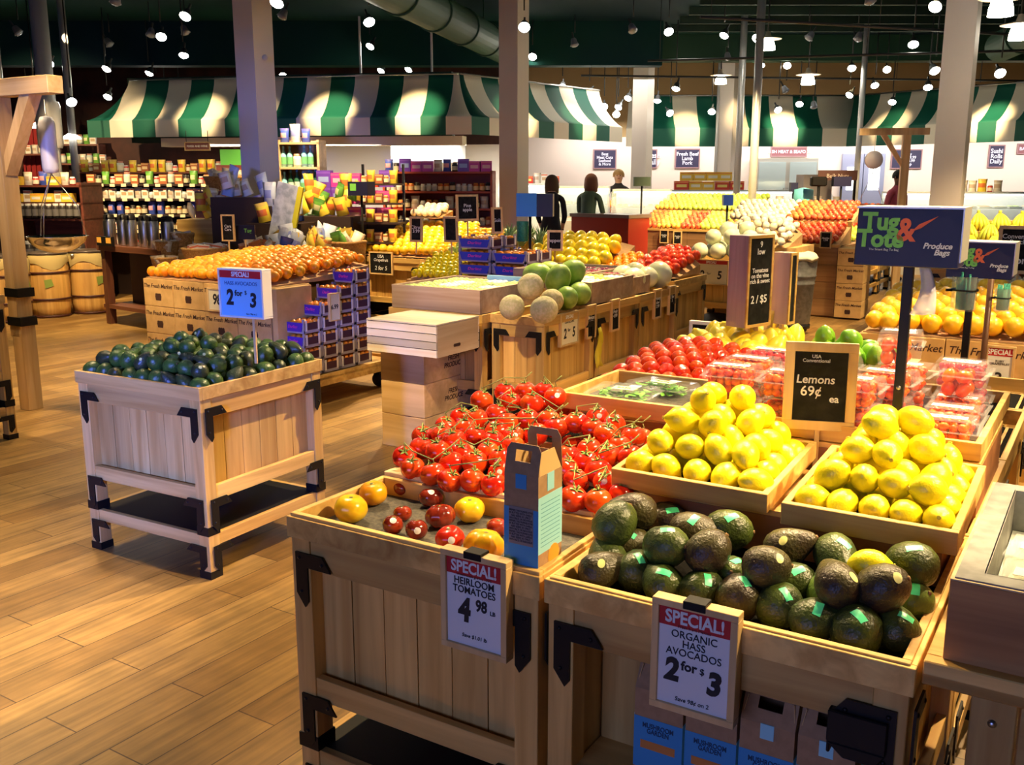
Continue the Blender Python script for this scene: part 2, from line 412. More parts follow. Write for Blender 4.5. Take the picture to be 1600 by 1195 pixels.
# front wall behind the camera with a big shop window
bm = nb(); box(bm, -14, -7, -6.15, -6, 0, CZ); box(bm, -1, 16, -6.15, -6, 0, CZ); box(bm, -7, -1, -6.15, -6, 0, 0.6); box(bm, -7, -1, -6.15, -6, 3.4, CZ)
struct('wall_front', bm, WALLC)
bm = nb()
for x in (-7, -5.03, -3.03, -1.06): box(bm, x, x + 0.06, -6.12, -6.02, 0.6, 3.4)
box(bm, -7, -1, -6.12, -6.02, 0.6, 0.66); box(bm, -7, -1, -6.12, -6.02, 3.34, 3.4); struct('window_1', bm, STEEL)
# ---------------------------------------------------------------- pillars
def pillar(px0, py, D, wd, label_='pillar'):
    c = atY(px0, py, D)
    bm = nb(); box(bm, -wd / 2, wd / 2, -wd / 2, wd / 2, 0, CZ - 0.001)
    box(bm, -wd / 2 - 0.012, wd / 2 + 0.012, -wd / 2 - 0.012, wd / 2 + 0.012, 0, 0.18)
    o = struct('pillar', bm, PILLAR, (c.x, c.y, 0), GY); return o
pillar(401, 150, 11.5, 0.30); pillar(803, 150, 14.5, 0.31); pillar(1004, 200, 19.0, 0.30); pillar(1136, 200, 20.6, 0.34); pillar(1494, 150, 10.6, 0.30)
PIPE = mat('grey_pipe', (0.62, 0.62, 0.60), 0.35, 0.3)
for k, (px, D, r) in enumerate([(1155, 16.5, 0.055), (1180, 14.0, 0.058), (1343, 17.5, 0.05), (113, 15.0, 0.055), (1120, 20.5, 0.03), (78, 13.4, 0.11), (8, 14.6, 0.05)]):
    c = atY(px, 210, D); bm = nb(); tube(bm, [(0, 0, 0), (0, 0, CZ - 0.001)], r, 14)
    if k == 5: lathe(bm, [(r * 1.3, 2.0), (r * 1.45, 2.05), (r * 1.45, 2.55), (r * 1.3, 2.6)], 14)
    tag(obj('steel_pole', bm, PIPE, None, (c.x, c.y, 0)), ['pale steel pole a step behind the cone of honeydews', 'bright steel pole rising straight behind the white onions',
        'thin grey pole in front of the double doors', 'grey pole beside the dark red shelf wall', 'thin white pole against the striped awning by the cream pillar',
        'thick grey pole wrapped in a pale sleeve by the scale', 'grey pole above the wooden scale frame'][k], 'pole')

# ---------------------------------------------------------------- striped awnings
AWG = mat('awning_green', (0.004, 0.115, 0.075), 0.6); AWW = mat('awning_cream', (0.86, 0.80, 0.64), 0.65)

def awning(p0, p1, n, start, zb, val, top, back, label, lap0=0.0, lap1=0.0):
    """valance along p0-p1, canopy sweeping up and back; lap: how far the top edge draws in at each end (hips)"""
    p0 = Vector((p0.x, p0.y, 0)); p1 = Vector((p1.x, p1.y, 0)); ln = (p1 - p0).length; ang = math.atan2((p1 - p0).y, (p1 - p0).x)
    t = thing('striped_awning', label, 'awning', (p0.x, p0.y, 0), ang)
    bm = nb(); NS = 8; xs = [ln * i / n for i in range(n + 1)]
    prof = [(0, zb), (0, zb + val)] + [(back * (1 - (1 - i / NS) ** 1.5), zb + val + (top - val) * (i / NS) ** 1.25) for i in range(1, NS + 1)]
    def px_(i, d):
        x = xs[i]; f = d / back
        if i == 0: return lap0 * f
        if i == n: return ln - lap1 * f
        a = lap0 * f; b_ = ln - lap1 * f
        return min(max(x, a), b_)
    grid = [[bm.verts.new((px_(i, d), d, z)) for d, z in prof] for i in range(n + 1)]
    for i in range(n):
        for j in range(len(prof) - 1):
            q = [grid[i][j], grid[i + 1][j], grid[i + 1][j + 1], grid[i][j + 1]]
            if (q[3].co - q[2].co).length < 1e-5 and (q[0].co - q[1].co).length < 1e-5: continue
            f = bm.faces.new(q); f.material_index = (i + start) % 2; f.smooth = j > 0
    me = mesh_of('canopy', bm, [AWG, AWW]); o = link('canopy', me, t)
    md = o.modifiers.new('thick', 'SOLIDIFY'); md.thickness = 0.012
    bm = nb(); tube(bm, [(0, 0.03, zb + val), (ln, 0.03, zb + val)], 0.014, 6); tube(bm, [(lap0, back - .02, zb + top - .02), (ln - lap1, back - .02, zb + top - .02)], 0.014, 6)
    obj('awning_frame', bm, STEEL, t)
    return t, ang, ln
A0 = at(138, 215, 2.27); A1 = at(737, 210, 2.27); A2 = at(972, 222, 2.27)
def turn(p, q, r):
    a = math.atan2((q - p).y, (q - p).x); b = math.atan2((r - q).y, (r - q).x); return math.tan((b - a) / 2)
HA = 0.55 * turn(A0, A1, A2)
awning(A0, A1, 16, 0, 2.27, 0.27, 0.98, 0.55, 'long green and cream striped awning facing the aisle over the grocery shelves', 0.5, HA)
awning(A1, A2, 10, 0, 2.27, 0.27, 0.98, 0.55, 'green and cream striped awning return side running back towards the deli', HA, 0.0)
B0 = at(978, 229, 2.25); B1 = at(1322, 229, 2.25); B2 = at(1680, 218, 2.25)
HB = 0.55 * turn(B0, B1, B2)
awning(B0, B1, 9, 1, 2.25, 0.36, 1.08, 0.55, 'striped awning on the back wall over the meat counter menus', 0.1, HB)
awning(B1, B2, 13, 0, 2.25, 0.36, 1.08, 0.55, 'striped awning over the seafood counter beyond the pillar', HB, 0.1)
# soffit behind the first awning and hoods under it
bm = nb(); u_ = (A1 - A0).normalized(); nrm = Vector((-u_.y, u_.x, 0))
Ma = Matrix.Translation((A0.x, A0.y, 0)) @ Matrix.Rotation(math.atan2(u_.y, u_.x), 4, 'Z')
LA = (Vector((A1.x, A1.y, 0)) - Vector((A0.x, A0.y, 0))).length
box(bm, 0.45, LA - 0.45, 0.56, 0.75, 2.2, 3.27, 0, Ma); struct('ceiling_beam', bm, CEILD)
bm = nb(); box(bm, 1.2, LA - 0.2, 0.2, 0.5, 2.12, 2.26, 0, Ma); struct('trim_1', bm, CREAM)
HOOD = mat('white_hood', (0.86, 0.88, 0.86), 0.5)
bm = nb(); box(bm, 5.0, LA - 0.5, 0.8, 1.7, 1.88, 2.2, 0, Ma); box(bm, LA - 2.2, LA - 2.17, 1.2, 1.23, 2.2, CZ - .001, 0, Ma); box(bm, 5.6, 5.63, 1.2, 1.23, 2.2, CZ - .001, 0, Ma); box(bm, 5.0, LA - .5, .78, .8, 1.86, 1.9, 0, Ma)
tag(obj('range_hood', bm, HOOD), 'long white kitchen hood under the striped awning', 'hood')
bm = nb(); box(bm, 2.2, LA, 2.4, 2.5, 0, 2.2, 0, Ma); struct('wall_kitchen', bm, mat('kitchen_wall', (0.84, 0.80, 0.70), 0.6))
bm = nb(); box(bm, -2.6, 2.0, 1.2, 1.3, 0, 2.35, 0, Ma); struct('wall_gift', bm, WALLD)
# ================================================================ orchard bins and trays
def ring(bm, x0, x1, y0, y1, z0, z1, t, mi=0):
    box(bm, x0, x1, y0, y0 + t, z0, z1, mi); box(bm, x0, x1, y1 - t, y1, z0, z1, mi)
    box(bm, x0, x0 + t, y0 + t, y1 - t, z0, z1, mi); box(bm, x1 - t, x1, y0 + t, y1 - t, z0, z1, mi)

def bracket_mesh(sx, sz):
    """L-shaped black plate; corner at 0,0 extending to +x*sx and -z*sz, thin along y"""
    pts = [(0, 0), (0.085, 0), (0.112, -0.036), (0.037, -0.036), (0.037, -0.125), (0.026, -0.14), (0, -0.105)]
    bm = nb(); M = Matrix.Rotation(PI / 2, 4, 'X')
    prism(bm, [(x * sx, y * sz) for x, y in pts], 0, 0.005, M)
    for x, y in ((0.013, -0.013), (0.085, -0.02), (0.016, -0.1)):
        lathe(bm, [(0, 0.0085), (0.004, 0.0075), (0.005, 0.005)], 6, 0, M @ Matrix.Translation((x * sx, y * sz, 0)))
    return mesh_of('corner_bracket', bm, BLACK)
BR = {(sx, sz): bracket_mesh(sx, sz) for sx in (1, -1) for sz in (1, -1)}
BIN_CACHE = {}

def orchard_bin(label, loc, rz, w=0.71, d=0.71, h=0.80, group=None, sides='fr', detail=True, shelf=True, recess=0.045):
    """wooden display bin on legs; local origin at the front corner, x along the front, y back"""
    key = (round(w, 3), round(d, 3), round(h, 3), sides, detail, shelf, recess)
    if key in BIN_CACHE:
        return dup(BIN_CACHE[key], loc, rz, label, group)
    t = thing('orchard_bin', label, 'display bin', loc, rz, group); BIN_CACHE[key] = t
    P = 0.058; zr = h - 0.052; k = h / 0.8
    bm = nb(); ring(bm, -0.003, w + 0.003, -0.003, d + 0.003, zr, h, 0.016); obj('rim', bm, WX if w >= d else WYy, t, bevel=0.0012)
    bm = nb(); box(bm, 0.014, w - 0.014, 0.014, d - 0.014, h - 0.066, h - 0.054); obj('bin_liner', bm, FELTD, t)
    for x in (0.004, w - P - 0.004):
        for y in (0.004, d - P - 0.004):
            bm = nb(); box(bm, x, x + P, y, y + P, 0.0, zr); obj('leg', bm, WZ, t, bevel=0.0015)
            bm = nb(); box(bm, x - 0.003, x + P + 0.003, y - 0.003, y + P + 0.003, 0.0, 0.032); obj('foot_cap', bm, BLACK, t)
            if shelf:
                bm = nb(); box(bm, x - 0.003, x + P + 0.003, y - 0.003, y + P + 0.003, 0.185 * k, 0.222 * k); obj('leg_band', bm, BLACK, t)
    zl0, zl1 = 0.325 * k, 0.385 * k
    g = 0.018
    for s in 'frbl':
        full = s in sides
        if s in 'fb':
            y0 = g if s == 'f' else d - g - 0.022
            for nm, z0, z1 in (('upper_rail', zr - 0.078, zr), ('lower_rail', zl0, zl1)) + ((('shelf_rail', 0.135 * k, 0.185 * k),) if shelf else ()):
                bm = nb(); box(bm, P + 0.004, w - P - 0.004, 0.008 if s == 'f' else d - 0.03, 0.030 if s == 'f' else d - 0.008, z0, z1); obj(nm, bm, WX, t, bevel=0.0012)
            y1 = recess if s == 'f' else d - 0.055
            if s == 'f' and recess > 0.05:
                bm = nb(); box(bm, P, w - P, 0.030, recess, zl1 - 0.014, zl1); obj('ledge_board', bm, WX, t)
            bm = nb(); n = max(3, int(round((w - 2 * P) / 0.105))); pw = (w - 2 * P) / n
            for i in range(n): box(bm, P + i * pw + 0.0015, P + (i + 1) * pw - 0.0015, y1 + (i % 2) * 0.0008, y1 + 0.010, zl0, zr)
            obj('side_panel', bm, WZ, t)
        else:
            for nm, z0, z1 in (('upper_rail', zr - 0.078, zr), ('lower_rail', zl0, zl1)) + ((('shelf_rail', 0.135 * k, 0.185 * k),) if shelf else ()):
                bm = nb(); box(bm, 0.008 if s == 'l' else w - 0.03, 0.030 if s == 'l' else w - 0.008, P + 0.004, d - P - 0.004, z0, z1); obj(nm, bm, WYy, t, bevel=0.0012)
            x1 = 0.045 if s == 'l' else w - 0.055
            bm = nb(); n = max(3, int(round((d - 2 * P) / 0.105))); pw = (d - 2 * P) / n
            for i in range(n): box(bm, x1 + (i % 2) * 0.0008, x1 + 0.010, P + i * pw + 0.0015, P + (i + 1) * pw - 0.0015, zl0, zr)
            obj('side_panel', bm, WZ, t)
        if not full or not detail: continue
        zz = [zr - 0.035, zl0 + 0.012] + ([0.135 * k + 0.004] if shelf else [])
        for zi, z in enumerate(zz):
            zs = 1.0 if zi < 2 else 0.8
            if s in 'fb':
                yy = 0.003 if s == 'f' else d + 0.003
                link('corner_bracket', BR[(1, 1)], t, (0.020, yy, z), sc=(1, 1, zs)); link('corner_bracket', BR[(-1, 1)], t, (w - 0.020, yy, z), sc=(1, 1, zs))
            else:
                xx = -0.003 if s == 'l' else w + 0.003
                link('corner_bracket', BR[(1, 1)], t, (xx, 0.020, z), rot=(0, 0, PI / 2), sc=(1, 1, zs)); link('corner_bracket', BR[(-1, 1)], t, (xx, d - 0.020, z), rot=(0, 0, PI / 2), sc=(1, 1, zs))
    if shelf:
        bm = nb(); box(bm, 0.03, w - 0.03, 0.03, d - 0.03, 0.172 * k, 0.184 * k); obj('shelf', bm, BLKB, t)
    return t

def tray(name, label, loc, rz, w, d, h=0.05, felt=None, cat='tray', tilt=0.0, mat_=None, tk=0.016):
    t = thing(name, label, cat, loc, rot=(tilt, 0, rz))
    bm = nb(); ring(bm, 0, w, 0, d, 0, h, tk); obj('frame', bm, mat_ or WX, t, bevel=0.0012)
    bm = nb(); box(bm, tk, w - tk, tk, d - tk, 0.002, 0.010); obj('liner', bm, felt or FELT, t)
    return t
# ---- front island of four bins
orchard_bin('orchard bin with black corner brackets holding the heirloom tomatoes', G(0, 0), GY, 0.705, 0.71, 0.80)
orchard_bin('orchard bin holding avocados with mushroom cartons stood under its rail', G(0.722, 0), GY, 0.708, 0.71, 0.80, recess=0.15)
orchard_bin('orchard bin behind the vine tomato heap, under the herb tray', G(0, 0.725), GY, 0.705, 0.71, 0.80)
orchard_bin('orchard bin under the clamshell tray behind the lemons', G(0.722, 0.725), GY, 0.708, 0.71, 0.80)
orchard_bin('rear orchard bin of the island carrying squash and orange tomatoes', G(0, 1.45), GY, 0.705, 0.71, 0.80)
orchard_bin('rear orchard bin of the island carrying the limes', G(0.722, 1.45), GY, 0.708, 0.71, 0.80)
tray('tomato_tray', 'shallow oak tray with grey felt under the heirloom tomatoes', G(0.004, 0.004, 0.752), GY, 0.70, 0.355, 0.056)
tray('tomato_tray', 'white edged oak tray heaped with vine tomatoes', G(0.004, 0.363, 0.752), GY, 0.64, 0.50, 0.066, FELTD, mat_=PX)
tray('avocado_tray', 'oak tray with black liner full of large avocados', G(0.728, 0.004, 0.752), GY, 0.695, 0.62, 0.052, FELTD)
# risers carrying the higher trays
def riser(label, a, c, w, d, z0, z1):
    t = thing('wooden_riser', label, 'riser', G(a, c, z0), GY)
    bm = nb(); ring(bm, 0, w, 0, d, 0, z1 - z0 - 0.014, 0.014); obj('apron', bm, wood('riser_x', (0.45, 0.19, 0.07), (0.30, 0.11, 0.04), 'x'), t)
    bm = nb(); box(bm, 0, w, 0, d, z1 - z0 - 0.013, z1 - z0); obj('top_board', bm, WX, t)
    return t
riser('reddish brown riser box lifting the lemon trays', 0.70, 0.47, 0.70, 0.36, 0.755, 0.865)
riser('tall reddish brown riser box lifting the clamshell trays', 0.665, 0.86, 0.755, 0.50, 0.755, 0.935)
riser('reddish brown riser box lifting the herb tray beside the vine tomatoes', 0.27, 1.00, 0.38, 0.46, 0.755, 0.90)
LT1 = tray('lemon_tray', 'oak tray of lemons next to the vine tomatoes', G(0.655, 0.435, 0.868), GY, 0.385, 0.405, 0.045, FELTD, tilt=R(4))
LT2 = tray('lemon_tray', 'oak tray of lemons next to the ice bin', G(1.085, 0.385, 0.868), GY, 0.352, 0.425, 0.050, FELTD, tilt=R(4))
tray('herb_tray', 'oak tray with grey felt holding clamshells of basil', G(0.215, 0.955, 0.905), GY, 0.44, 0.42, 0.050)
tray('tomato_display_tray', 'long oak tray of small tomato clamshells behind the lemons', G(0.668, 0.865, 0.938), GY, 0.75, 0.68, 0.045, FELTD)
tray('squash_tray', 'oak tray of orange tomatoes and yellow squash at the far end', G(0.02, 1.60, 0.81), GY, 0.62, 0.60, 0.05, FELTD)
tray('lime_tray', 'oak tray of limes past the clamshells', G(0.74, 1.62, 0.81), GY, 0.62, 0.55, 0.05, FELTD)
# lone avocado cart
CY = R(-29.6); CO = Vector((-1.222, 3.705, 0)); CR = Vector((math.cos(CY), math.sin(CY), 0)); CB = Vector((-math.sin(CY), math.cos(CY), 0))
orchard_bin('orchard bin standing alone in the aisle, heaped with dark avocados', CO - CR * 0.738, CY, 0.738, 0.722, 0.80, sides='fr')
# ---- ice bin
ib = thing('ice_bin', 'oak sided metal ice bin with a pale rim beside the avocados', 'ice bin', G(1.466, 0.045, 0.808), GY)
wdk = wood('bin_wood', (0.60, 0.30, 0.09), (0.36, 0.15, 0.04), 'x', 0.4)
bm = nb(); ring(bm, 0, 0.9, 0, 0.615, 0, 0.142, 0.02); obj('cabinet', bm, wdk, ib, bevel=0.0015)
bm = nb(); ring(bm, 0, 0.9, 0, 0.615, 0.142, 0.1445, 0.006); obj('edge_trim', bm, PX, ib)
bm = nb(); ring(bm, 0.006, 0.894, 0.006, 0.609, 0.143, 0.147, 0.042)
ring(bm, 0.046, 0.854, 0.046, 0.569, 0.03, 0.147, 0.003); box(bm, 0.047, 0.853, 0.047, 0.568, 0.022, 0.030); obj('metal_basin', bm, GALV, ib)
it = thing('ice_bin_table', 'oak table with a thick post carrying the metal ice bin', 'table', G(1.440, 0.022, 0), GY)
bm = nb(); box(bm, 0, 0.98, 0, 0.70, 0.765, 0.787); ring(bm, 0, 0.98, 0, 0.7, 0.765, 0.808, 0.03); obj('tabletop', bm, WX, it, bevel=0.002)
for x, y in ((0.03, 0.03), (0.85, 0.03), (0.03, 0.6), (0.85, 0.6)):
    bm = nb(); box(bm, x + .045, x + 0.115, y, y + 0.07, 0, 0.765); l_ = obj('leg', bm, WZ, it, bevel=0.002)
    bm = nb(); lathe(bm, [(0, 0.006), (0.006, 0.004), (0.008, 0)], 8, 0, Matrix.Translation((x + 0.08, y, 0.71)) @ Matrix.Rotation(PI / 2, 4, 'X')); obj('bolt', bm, STEEL, l_)
bm = nb(); box(bm, 0.15, 0.85, 0.045, 0.067, 0.60, 0.765); obj('apron', bm, WX, it)
bm = nb(); box(bm, 0.1, 0.9, 0.08, 0.66, 0.18, 0.20); obj('shelf', bm, BLKB, it)
bm = nb(); box(bm, 0.1, 0.9, 0.04, 0.062, 0.15, 0.2); box(bm, 0.075, 0.095, 0.06, 0.62, 0.5, 0.66); obj('shelf_rail', bm, WX, it)
bm = nb(); box(bm, 0.051, 0.849, 0.051, 0.564, 0.030, 0.059); obj('ice_bed', bm, mat('crushed_ice', (0.62, 0.66, 0.62), 0.4, bump=(60, 1.0)), ib)
PACK = mat('plastic_clear', (0.95, 0.97, 0.95), 0.12, alpha=0.22, spec=0.8)
PALE = mat('pale_tub_fill', (0.86, 0.88, 0.62), 0.35); PALEW = mat('cream_tub_lid', (0.88, 0.88, 0.80), 0.3)
for i, (x, y) in enumerate([(0.135, 0.125), (0.135, 0.265), (0.29, 0.12), (0.29, 0.265), (0.45, 0.12), (0.45, 0.265), (0.16, 0.41), (0.33, 0.41)]):
    p = G(1.466, 0.045) + GR * x + GB * y; p.z = 0.808 + 0.060
    t = thing('salad_tub', 'clear tub of pale sprouts in the ice bin, ' + ['by its corner', 'in the middle row near the lemons', 'second along the front', 'centre row, second from the lemons',
              'third along the front', 'centre row, third from the lemons', 'rear row, by the lemons', 'rear row, second from the lemons'][i], 'tub', p, GY + R(RND.uniform(-8, 8)))
    bm = nb(); box(bm, -0.062, 0.062, -0.055, 0.055, 0, 0.058); obj('filling', bm, PALE, t, bevel=0.012)
    bm = nb(); ring(bm, -0.068, 0.068, -0.061, 0.061, 0.0, 0.066, 0.003); box(bm, -0.07, 0.07, -0.063, 0.063, 0.066, 0.070); obj('tub', bm, PACK, t)
    bm = nb(); box(bm, -0.05, 0.05, -0.02, 0.02, 0.071, 0.0722); lathe(bm, [(0.032, 0.0725), (0, 0.0727)], 12); obj('lid_label', bm, PALEW, t)
# ================================================================ fruit
from mathutils.bvhtree import BVHTree

def fruit_mesh(name, prof, seg, mats, ribs=0, rib=0.0, squash=(1, 1, 1), dist=0.0, seed=0):
    def fn(r, z, th):
        k = 1 + (rib * math.cos(ribs * th + 0.7 * math.sin(th + seed)) if ribs else 0)
        if dist: k += dist * noise.noise(Vector((math.cos(th) * 1.4 + seed, math.sin(th) * 1.4, z * 18)))
        return r * k, z
    bm = nb(); lathe(bm, prof, seg, 0, Matrix.Diagonal((*squash, 1)), True, fn)
    return mesh_of(name, bm, mats)

def ell(rx, rz, n=12, p0=0.0, dimple=0.0, nip=0.0, taper=0.0):
    out = []
    for i in range(n + 1):
        a = -PI / 2 + PI * i / n; r = rx * math.cos(a); z = rz * math.sin(a)
        r *= 1 - taper * (z / rz)
        if dimple and z > 0: z -= dimple * rz * math.exp(-(r / (0.33 * rx)) ** 2)
        if dimple and z < 0: z += 0.4 * dimple * rz * math.exp(-(r / (0.25 * rx)) ** 2)
        if nip: z += nip * rz * (1 if z > 0 else -0.5) * math.exp(-(r / (0.30 * rx)) ** 2)
        out.append((max(r, 0) if 0 < i < n else 0, z))
    return out
BVHS = {}

def sticker(me, d, wd, ht, m, name='sticker', oval=False):
    """thin label lying on the surface of mesh me in direction d from its centre"""
    if me.name not in BVHS:
        b = bmesh.new(); b.from_mesh(me); BVHS[me.name] = BVHTree.FromBMesh(b); b.free()
    t = BVHS[me.name]; d = Vector(d).normalized(); u = d.orthogonal().normalized(); v = d.cross(u)
    bm = nb(); N = 5; g = []
    for i in range(N):
        row = []
        for j in range(N):
            a, b_ = -1 + 2 * i / (N - 1), -1 + 2 * j / (N - 1)
            if oval: q = max(abs(a), abs(b_)); l = math.hypot(a, b_); a, b_ = (a * q / l, b_ * q / l) if l else (0, 0)
            o = d * 0.3 + u * a * wd / 2 + v * b_ * ht / 2
            h = t.ray_cast(o, -d)
            p = (h[0] + h[1] * 0.0008) if h[0] is not None else d * 0.04
            row.append(bm.verts.new(p))
        g.append(row)
    for i in range(N - 1):
        for j in range(N - 1):
            f = bm.faces.new((g[i][j], g[i + 1][j], g[i + 1][j + 1], g[i][j + 1])); f.smooth = True
    return mesh_of(name, bm, m)
AVM = [mat('avocado_dark_green', (0.030, 0.044, 0.012), 0.33, spec=0.5, bump=(170, 0.8), var=(22, (0.066, 0.096, 0.016), 0, 1)),
       mat('avocado_brown', (0.034, 0.022, 0.012), 0.36, spec=0.5, bump=(170, 0.8), var=(20, (0.058, 0.052, 0.016), 0, 1)),
       mat('avocado_green', (0.085, 0.150, 0.022), 0.30, spec=0.6, bump=(150, 0.6), var=(20, (0.13, 0.22, 0.035), 0, 1))]
STG = mat('sticker_green', (0.10, 0.85, 0.38), 0.35); STY = mat('sticker_yellow', (0.72, 0.70, 0.25), 0.4); STW = mat('sticker_white', (0.88, 0.88, 0.86), 0.35)
avp = [(0, -0.043), (0.014, -0.0415), (0.026, -0.036), (0.0355, -0.025), (0.0395, -0.009), (0.038, 0.008), (0.033, 0.024), (0.0255, 0.038), (0.0185, 0.050), (0.012, 0.058), (0.005, 0.062), (0, 0.0625)]
avp2 = [(0, -0.045), (0.016, -0.043), (0.030, -0.035), (0.0395, -0.02), (0.042, 0.0), (0.0385, 0.019), (0.030, 0.034), (0.019, 0.044), (0.008, 0.0485), (0, 0.049)]
AV = []
for k in range(3):
    for pi_, pr in enumerate((avp, avp2)):
        AV.append(fruit_mesh('avocado', pr, 20, AVM[k], dist=0.05, seed=k * 2 + pi_, squash=(1, 0.97, 1)))
AV_ST = {}

def make_avocado(kind, st, label, loc, rot, sc=1.0, group=None):
    me = AV[kind]; o = link('avocado', me, None, loc, rot=rot, sc=sc); tag(o, label, 'avocado', group)
    if st:
        d = Matrix.Identity(3)
        # place the label on the upper side, towards the shop's front
        e = o.rotation_euler.to_matrix().inverted() @ Vector(st[1])
        s = sticker(me, e, *( (0.027, 0.014) if st[0] == 'g' else (0.020, 0.015)), STG if st[0] == 'g' else STY, 'sticker', st[0] != 'g')
        q = link('sticker', s, o); q['label'] = 'bright green brand sticker' if st[0] == 'g' else 'pale yellow oval sticker'
    bm = nb(); lathe(bm, [(0.004, 0), (0.0035, 0.003), (0, 0.0035)], 6)
    return o
# stem button shared by the avocados
bm = nb(); lathe(bm, [(0.0045, -0.002), (0.004, 0.002), (0, 0.003)], 7); STEMB = mesh_of('stem_scar', bm, mat('stem_brown', (0.20, 0.11, 0.04), 0.8))

def relax(P, rad, zmin, it=30, lim=None):
    for _ in range(it):
        for i in range(len(P)):
            for j in range(i):
                d = P[i] - P[j]; m_ = (rad[i] + rad[j]) * 0.93
                if 1e-6 < d.length < m_:
                    s = d.normalized() * (m_ - d.length) * 0.5; P[i] += s; P[j] -= s
            if P[i].z < zmin + rad[i] * 0.9: P[i].z = zmin + rad[i] * 0.9
            if lim:
                a, c = toG(P[i]); z = P[i].z; P[i] = G(min(max(a, lim[0]), lim[1]), min(max(c, lim[2]), lim[3]), z)
# big avocados in the island bin: where each one is seen, and its height in the heap
AVL = [
 ('lowest row', 0, [(913, 868, 0, 0), (944, 884, 1, 'y'), (995, 893, 0, 'g'), (1046, 908, 0, 'g'), (1098, 918, 0, 'g'), (1150, 930, 1, 'g'), (1213, 943, 0, 'g'), (1270, 962, 0, 'g'), (1341, 978, 0, 'g'), (1404, 980, 0, 'g')]),
 ('second row', 0, [(985, 846, 1, 'g'), (1143, 899, 0, 'g'), (1247, 912, 0, 'g'), (1290, 925, 2, 0), (1424, 940, 2, 'g')]),
 ('upper row', 1, [(950, 828, 0, 0), (1040, 860, 0, 'g'), (1104, 872, 1, 0), (1196, 892, 1, 'y'), (1316, 922, 1, 'y'), (1372, 928, 1, 'y')]),
 ('middle row', 1, [(974, 803, 1, 0), (1080, 830, 1, 'g'), (1137, 828, 0, 'g'), (1228, 856, 1, 'y'), (1306, 868, 0, 'g'), (1425, 893, 0, 'g')]),
 ('rear row', 0, [(1002, 785, 1, 0), (1042, 812, 1, 'g'), (1078, 795, 1, 0), (1133, 800, 1, 'g'), (1186, 817, 1, 'g'), (1231, 824, 0, 'g'), (1282, 835, 0, 'g'), (1331, 846, 0, 'g'), (1390, 858, 0, 0)]),
]
P_, S_, I_ = [], [], []
for rn, lay, ls in AVL:
    for i, (x, y, k, s) in enumerate(ls):
        z = 0.807 if not lay else 0.858
        P_.append(at(x, y, z)); S_.append(0.0415); I_.append((rn, i, k, s))
LEM_I = len(P_); P_.append(at(1361, 887, 0.888)); S_.append(0.028); I_.append(None)
relax(P_, S_, 0.765, 30, (0.782, 1.378, 0.055, 0.56))
for p, inf in zip(P_, I_):
    if inf is None: continue
    rn, i, k, s = inf; a, c = toG(p)
    p = G(min(max(a, 0.785), 1.375), min(max(c, 0.058), 0.58), p.z)
    rot = (R(RND.uniform(40, 100)), R(RND.uniform(-30, 30)), R(RND.uniform(0, 360)))
    if rn == 'lowest row': rot = (R(RND.uniform(60, 85)), R(RND.uniform(-15, 15)), R(RND.uniform(120, 240)) + GY)
    if (rn, i) == ('middle row', 5): rot = (R(95), 0, R(215))
    st = None
    if s: st = (s, (RND.uniform(-0.25, 0.25), RND.uniform(-0.75, -0.35), 1.0) if s == 'g' else (RND.uniform(-0.6, 0.5), -0.7, 0.7))
    o = make_avocado(k * 2 + RND.choice((0, 1)), st, '%s avocado%s, %s, %s from the tomato side' % (
        ('dark green', 'brownish', 'bright green')[k], {0: ' without sticker', 'g': ' with green sticker', 'y': ' with pale oval sticker'}[s], rn, ORD[i + 1]), p, rot, RND.uniform(1.0, 1.12))
    st_ = link('stem_scar', STEMB, o, (0, 0, 0.0625 if AV.index(bpy.data.meshes[o.data.name]) % 2 == 0 else 0.049))
